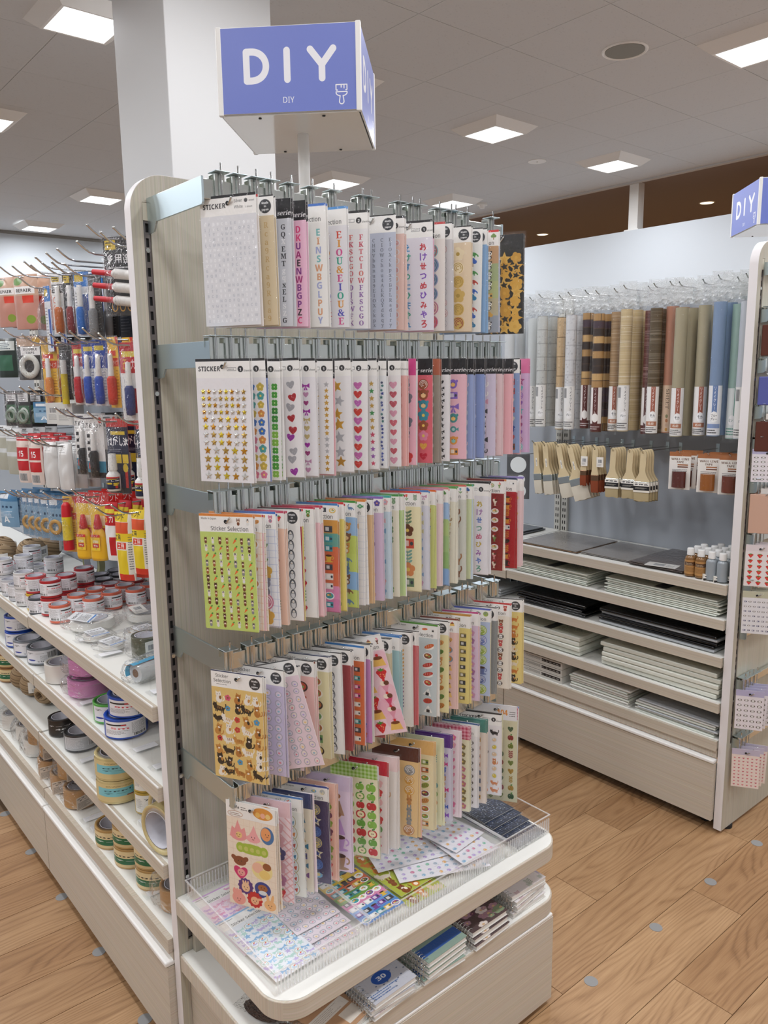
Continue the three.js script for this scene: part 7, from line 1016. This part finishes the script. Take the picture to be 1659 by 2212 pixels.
{ const o = thing('price_label', 'white paper label lying on the brown leather sheets', 'label', [1.69, 0.8125, 0.05], 0.2); part(o, 'paper', toCell(box(0.05, 0.001, 0.1), 'tagcard', [2]), M.print); part(o, 'clear_holder', new THREE.PlaneGeometry(0.055, 0.105).rotateX(-Math.PI / 2), M.pane, [0, 0.0012, 0]); }
heap('pale green sheet of the left pile, second shelf', 'pale sheets on the second shelf', 7, 1.79, 0.6932, -0.385, 0.26, 0.0045, 0.33, [cream, cream2], 'creamsheet'); heap('pale green sheet of the right pile, second shelf', 'pale sheets on the second shelf', 8, 1.79, 0.6932, 0.06, 0.26, 0.0045, 0.4, [cream2, cream], 'creamsheet');
heap('glossy black sheet of the left pile, third shelf', 'dark sheets on the third shelf', 5, 1.79, 0.5752, -0.375, 0.26, 0.0075, 0.3, [blackS]); heap('silver edged black sheet of the right pile, third shelf', 'dark sheets on the third shelf', 5, 1.79, 0.5752, 0.05, 0.26, 0.0095, 0.42, [silverS, blackS, blackS]);
heap('cream padded sheet of the left pile, fourth shelf', 'padded sheets on the fourth shelf', 4, 1.79, 0.4282, -0.39, 0.26, 0.016, 0.3, [cream], 'creamsheet'); heap('cream padded sheet of the right pile, fourth shelf', 'padded sheets on the fourth shelf', 5, 1.79, 0.4282, 0.06, 0.26, 0.015, 0.42, [cream], 'orangesheet');
heap('white board of the middle pile on the deck', 'white boards on the deck', 7, 1.79, 0.3032, -0.155, 0.26, 0.007, 0.24, [boardW, boardW, cream2]); heap('white board of the right pile on the deck', 'white boards on the deck', 6, 1.79, 0.3032, 0.135, 0.26, 0.006, 0.28, [cream2, boardW, silverS]);
for (let k = 0; k < 3; k++) { const o = thing('flat_box', ['bottom', 'middle', 'top'][k] + ' flat white carton with black lettering on the deck', 'box', [1.79, 0.3032 + k * 0.0275, -0.41], 0, 'flat cartons on the deck'); part(o, 'carton', tr(box(0.26, 0.026, 0.2), 0, 0.013, 0), flat(0xd3d1ca)); part(o, 'printed_side', toCell(new THREE.PlaneGeometry(0.026, 0.2).rotateZ(-Math.PI / 2).rotateY(-Math.PI / 2), 'boxside'), M.print, [-0.1304, 0.013, 0]); }
heap('grey mat on the far top shelf', 'mats in the far bay', 2, 1.79, 0.8022, -0.82, 0.26, 0.004, 0.42, [std(0x4c5052, 0.5)]); heap('clear bag of sheets in the far bay, second shelf', 'sheets in the far bay', 3, 1.79, 0.6892, -0.82, 0.26, 0.008, 0.4, [cream2]); heap('silver bag in the far bay, third shelf', 'sheets in the far bay', 3, 1.79, 0.5682, -0.82, 0.26, 0.01, 0.4, [silverS]); heap('white board in the far bay, fourth shelf', 'sheets in the far bay', 4, 1.79, 0.4082, -0.82, 0.26, 0.01, 0.4, [boardW]);
[[0.8022, -0.27, 'top'], [0.6932, -0.165, 'second'], [0.4282, -0.205, 'fourth'], [0.3032, -0.02, 'deck']].forEach(([y, z, n]) => { const o = thing('shelf_divider', 'clear divider between piles on the right ' + (n === 'deck' ? 'deck' : n + ' shelf'), 'divider', [1.648, y, z]); const s = new THREE.Shape(); s.moveTo(0, 0); s.lineTo(0.3, 0); s.lineTo(0.3, 0.06); s.lineTo(0.012, 0.06); s.quadraticCurveTo(0, 0.06, 0, 0.048); s.closePath(); part(o, 'upright_plate', once('dv2', () => extrude(s, 0.0016)), M.acryl); part(o, 'foot_plate', once('dv2f', () => tr(box(0.05, 0.001, 0.012), 0.03, 0.0005, -0.0068)), M.acryl); });

// ---------------------------------------------------------------- right end panel: short rails with sheets
const shortBr = once('sbr', () => { const s = poly([[0.002, 0], [0.024, 0], [0.024, -0.03], [0.02, -0.034], [0.002, -0.036]]); const g = extrude(s, 0.003); g.rotateY(-Math.PI / 2); return g; });
const REND = [1.724, 1.597, 1.457, 1.328, 1.235, 1.114, 0.955, 0.815, 0.669, 0.506, 0.316].map((y, i) => [y, i]);
const brownFur = std(0x5a2e22, 0.8), purpleS = phy(0x5a62a8, 0.4);
REND.forEach(([y, i]) => {
  const o = thing('hook_rail', 'short zinc rail on the right end panel, ' + ORD[i] + ' from the top', 'rail', [1.653, y, 0.315], 0, 'rails of the right end panel');
  for (const bx of [0.033, 0.725]) part(o, 'bracket', shortBr, M.zinc, [bx, 0, 0]); part(o, 'bar', tr(rbox(0.684, 0.022, 0.012, 0.001, 1), 0.379, -0.016, 0.0105), M.zincD);
});
const RS = [[1.597, 'fur', 'brown furry patch strip', 4], [1.457, 'strip', 'blue violet ribbon strip', 4], [1.328, 'fur', 'dark brown leather strip', 4], [1.235, 10, 'lilac sheet with dark figures', 3], [1.114, 'kraft', 'pinkish kraft envelope', 5], [0.955, 7, 'strawberry sheet', 3], [0.815, 8, 'sheet of small grey icons', 3], [0.506, 10, 'sheet of dark figures in rows', 4], [0.316, 9, 'sheet of small red marks', 3]];
RS.forEach(([y, kind, label, n], r) => {
  for (let k = n - 1; k >= 0; k--) {
    const x = 1.694 + k * 0.026, z = 0.315 + 0.042, yy = y - 0.04, lab = label + ' on the right end panel, ' + ORD[k] + ' of its row';
    if (typeof kind === 'number') sheet(5, kind, x, yy, z, YAW, rr(-0.03, 0.03), lab, 'sheets on the right end panel', y === 1.235 ? 0.095 : kind === 8 ? 0.13 : 0.125, 0.078);
    else { const o = thing(kind === 'kraft' ? 'kraft_envelope' : 'hanging_strip', lab, kind === 'kraft' ? 'envelope' : 'strip', [x, yy, z], YAW, 'strips on the right end panel'); part(o, 'body', once('hs' + kind, () => kind === 'kraft' ? rbox(0.075, 0.115, 0.006, 0.002, 1).translate(0, -0.055, 0) : rbox(0.07, kind === 'fur' ? 0.085 : 0.08, 0.006, 0.0025, 1).translate(0, -0.045, 0)), kind === 'fur' ? brownFur : kind === 'kraft' ? once('kf', () => std(0xcfa994, 0.7)) : purpleS); part(o, 'hanging_tab', tr(box(0.02, 0.016, 0.001), 0, 0.012, 0), flat(0xd8d6d2)); }
    hook(x, y, z - 0.23, 'zinc hook for the ' + label + ', ' + ORD[k] + ' on the right end panel', 'clip hooks on the right end panel');
  }
});
scene.traverse((o) => { if (o.isMesh) { o.castShadow = true; o.receiveShadow = true; } });
renderer.render(scene, camera);
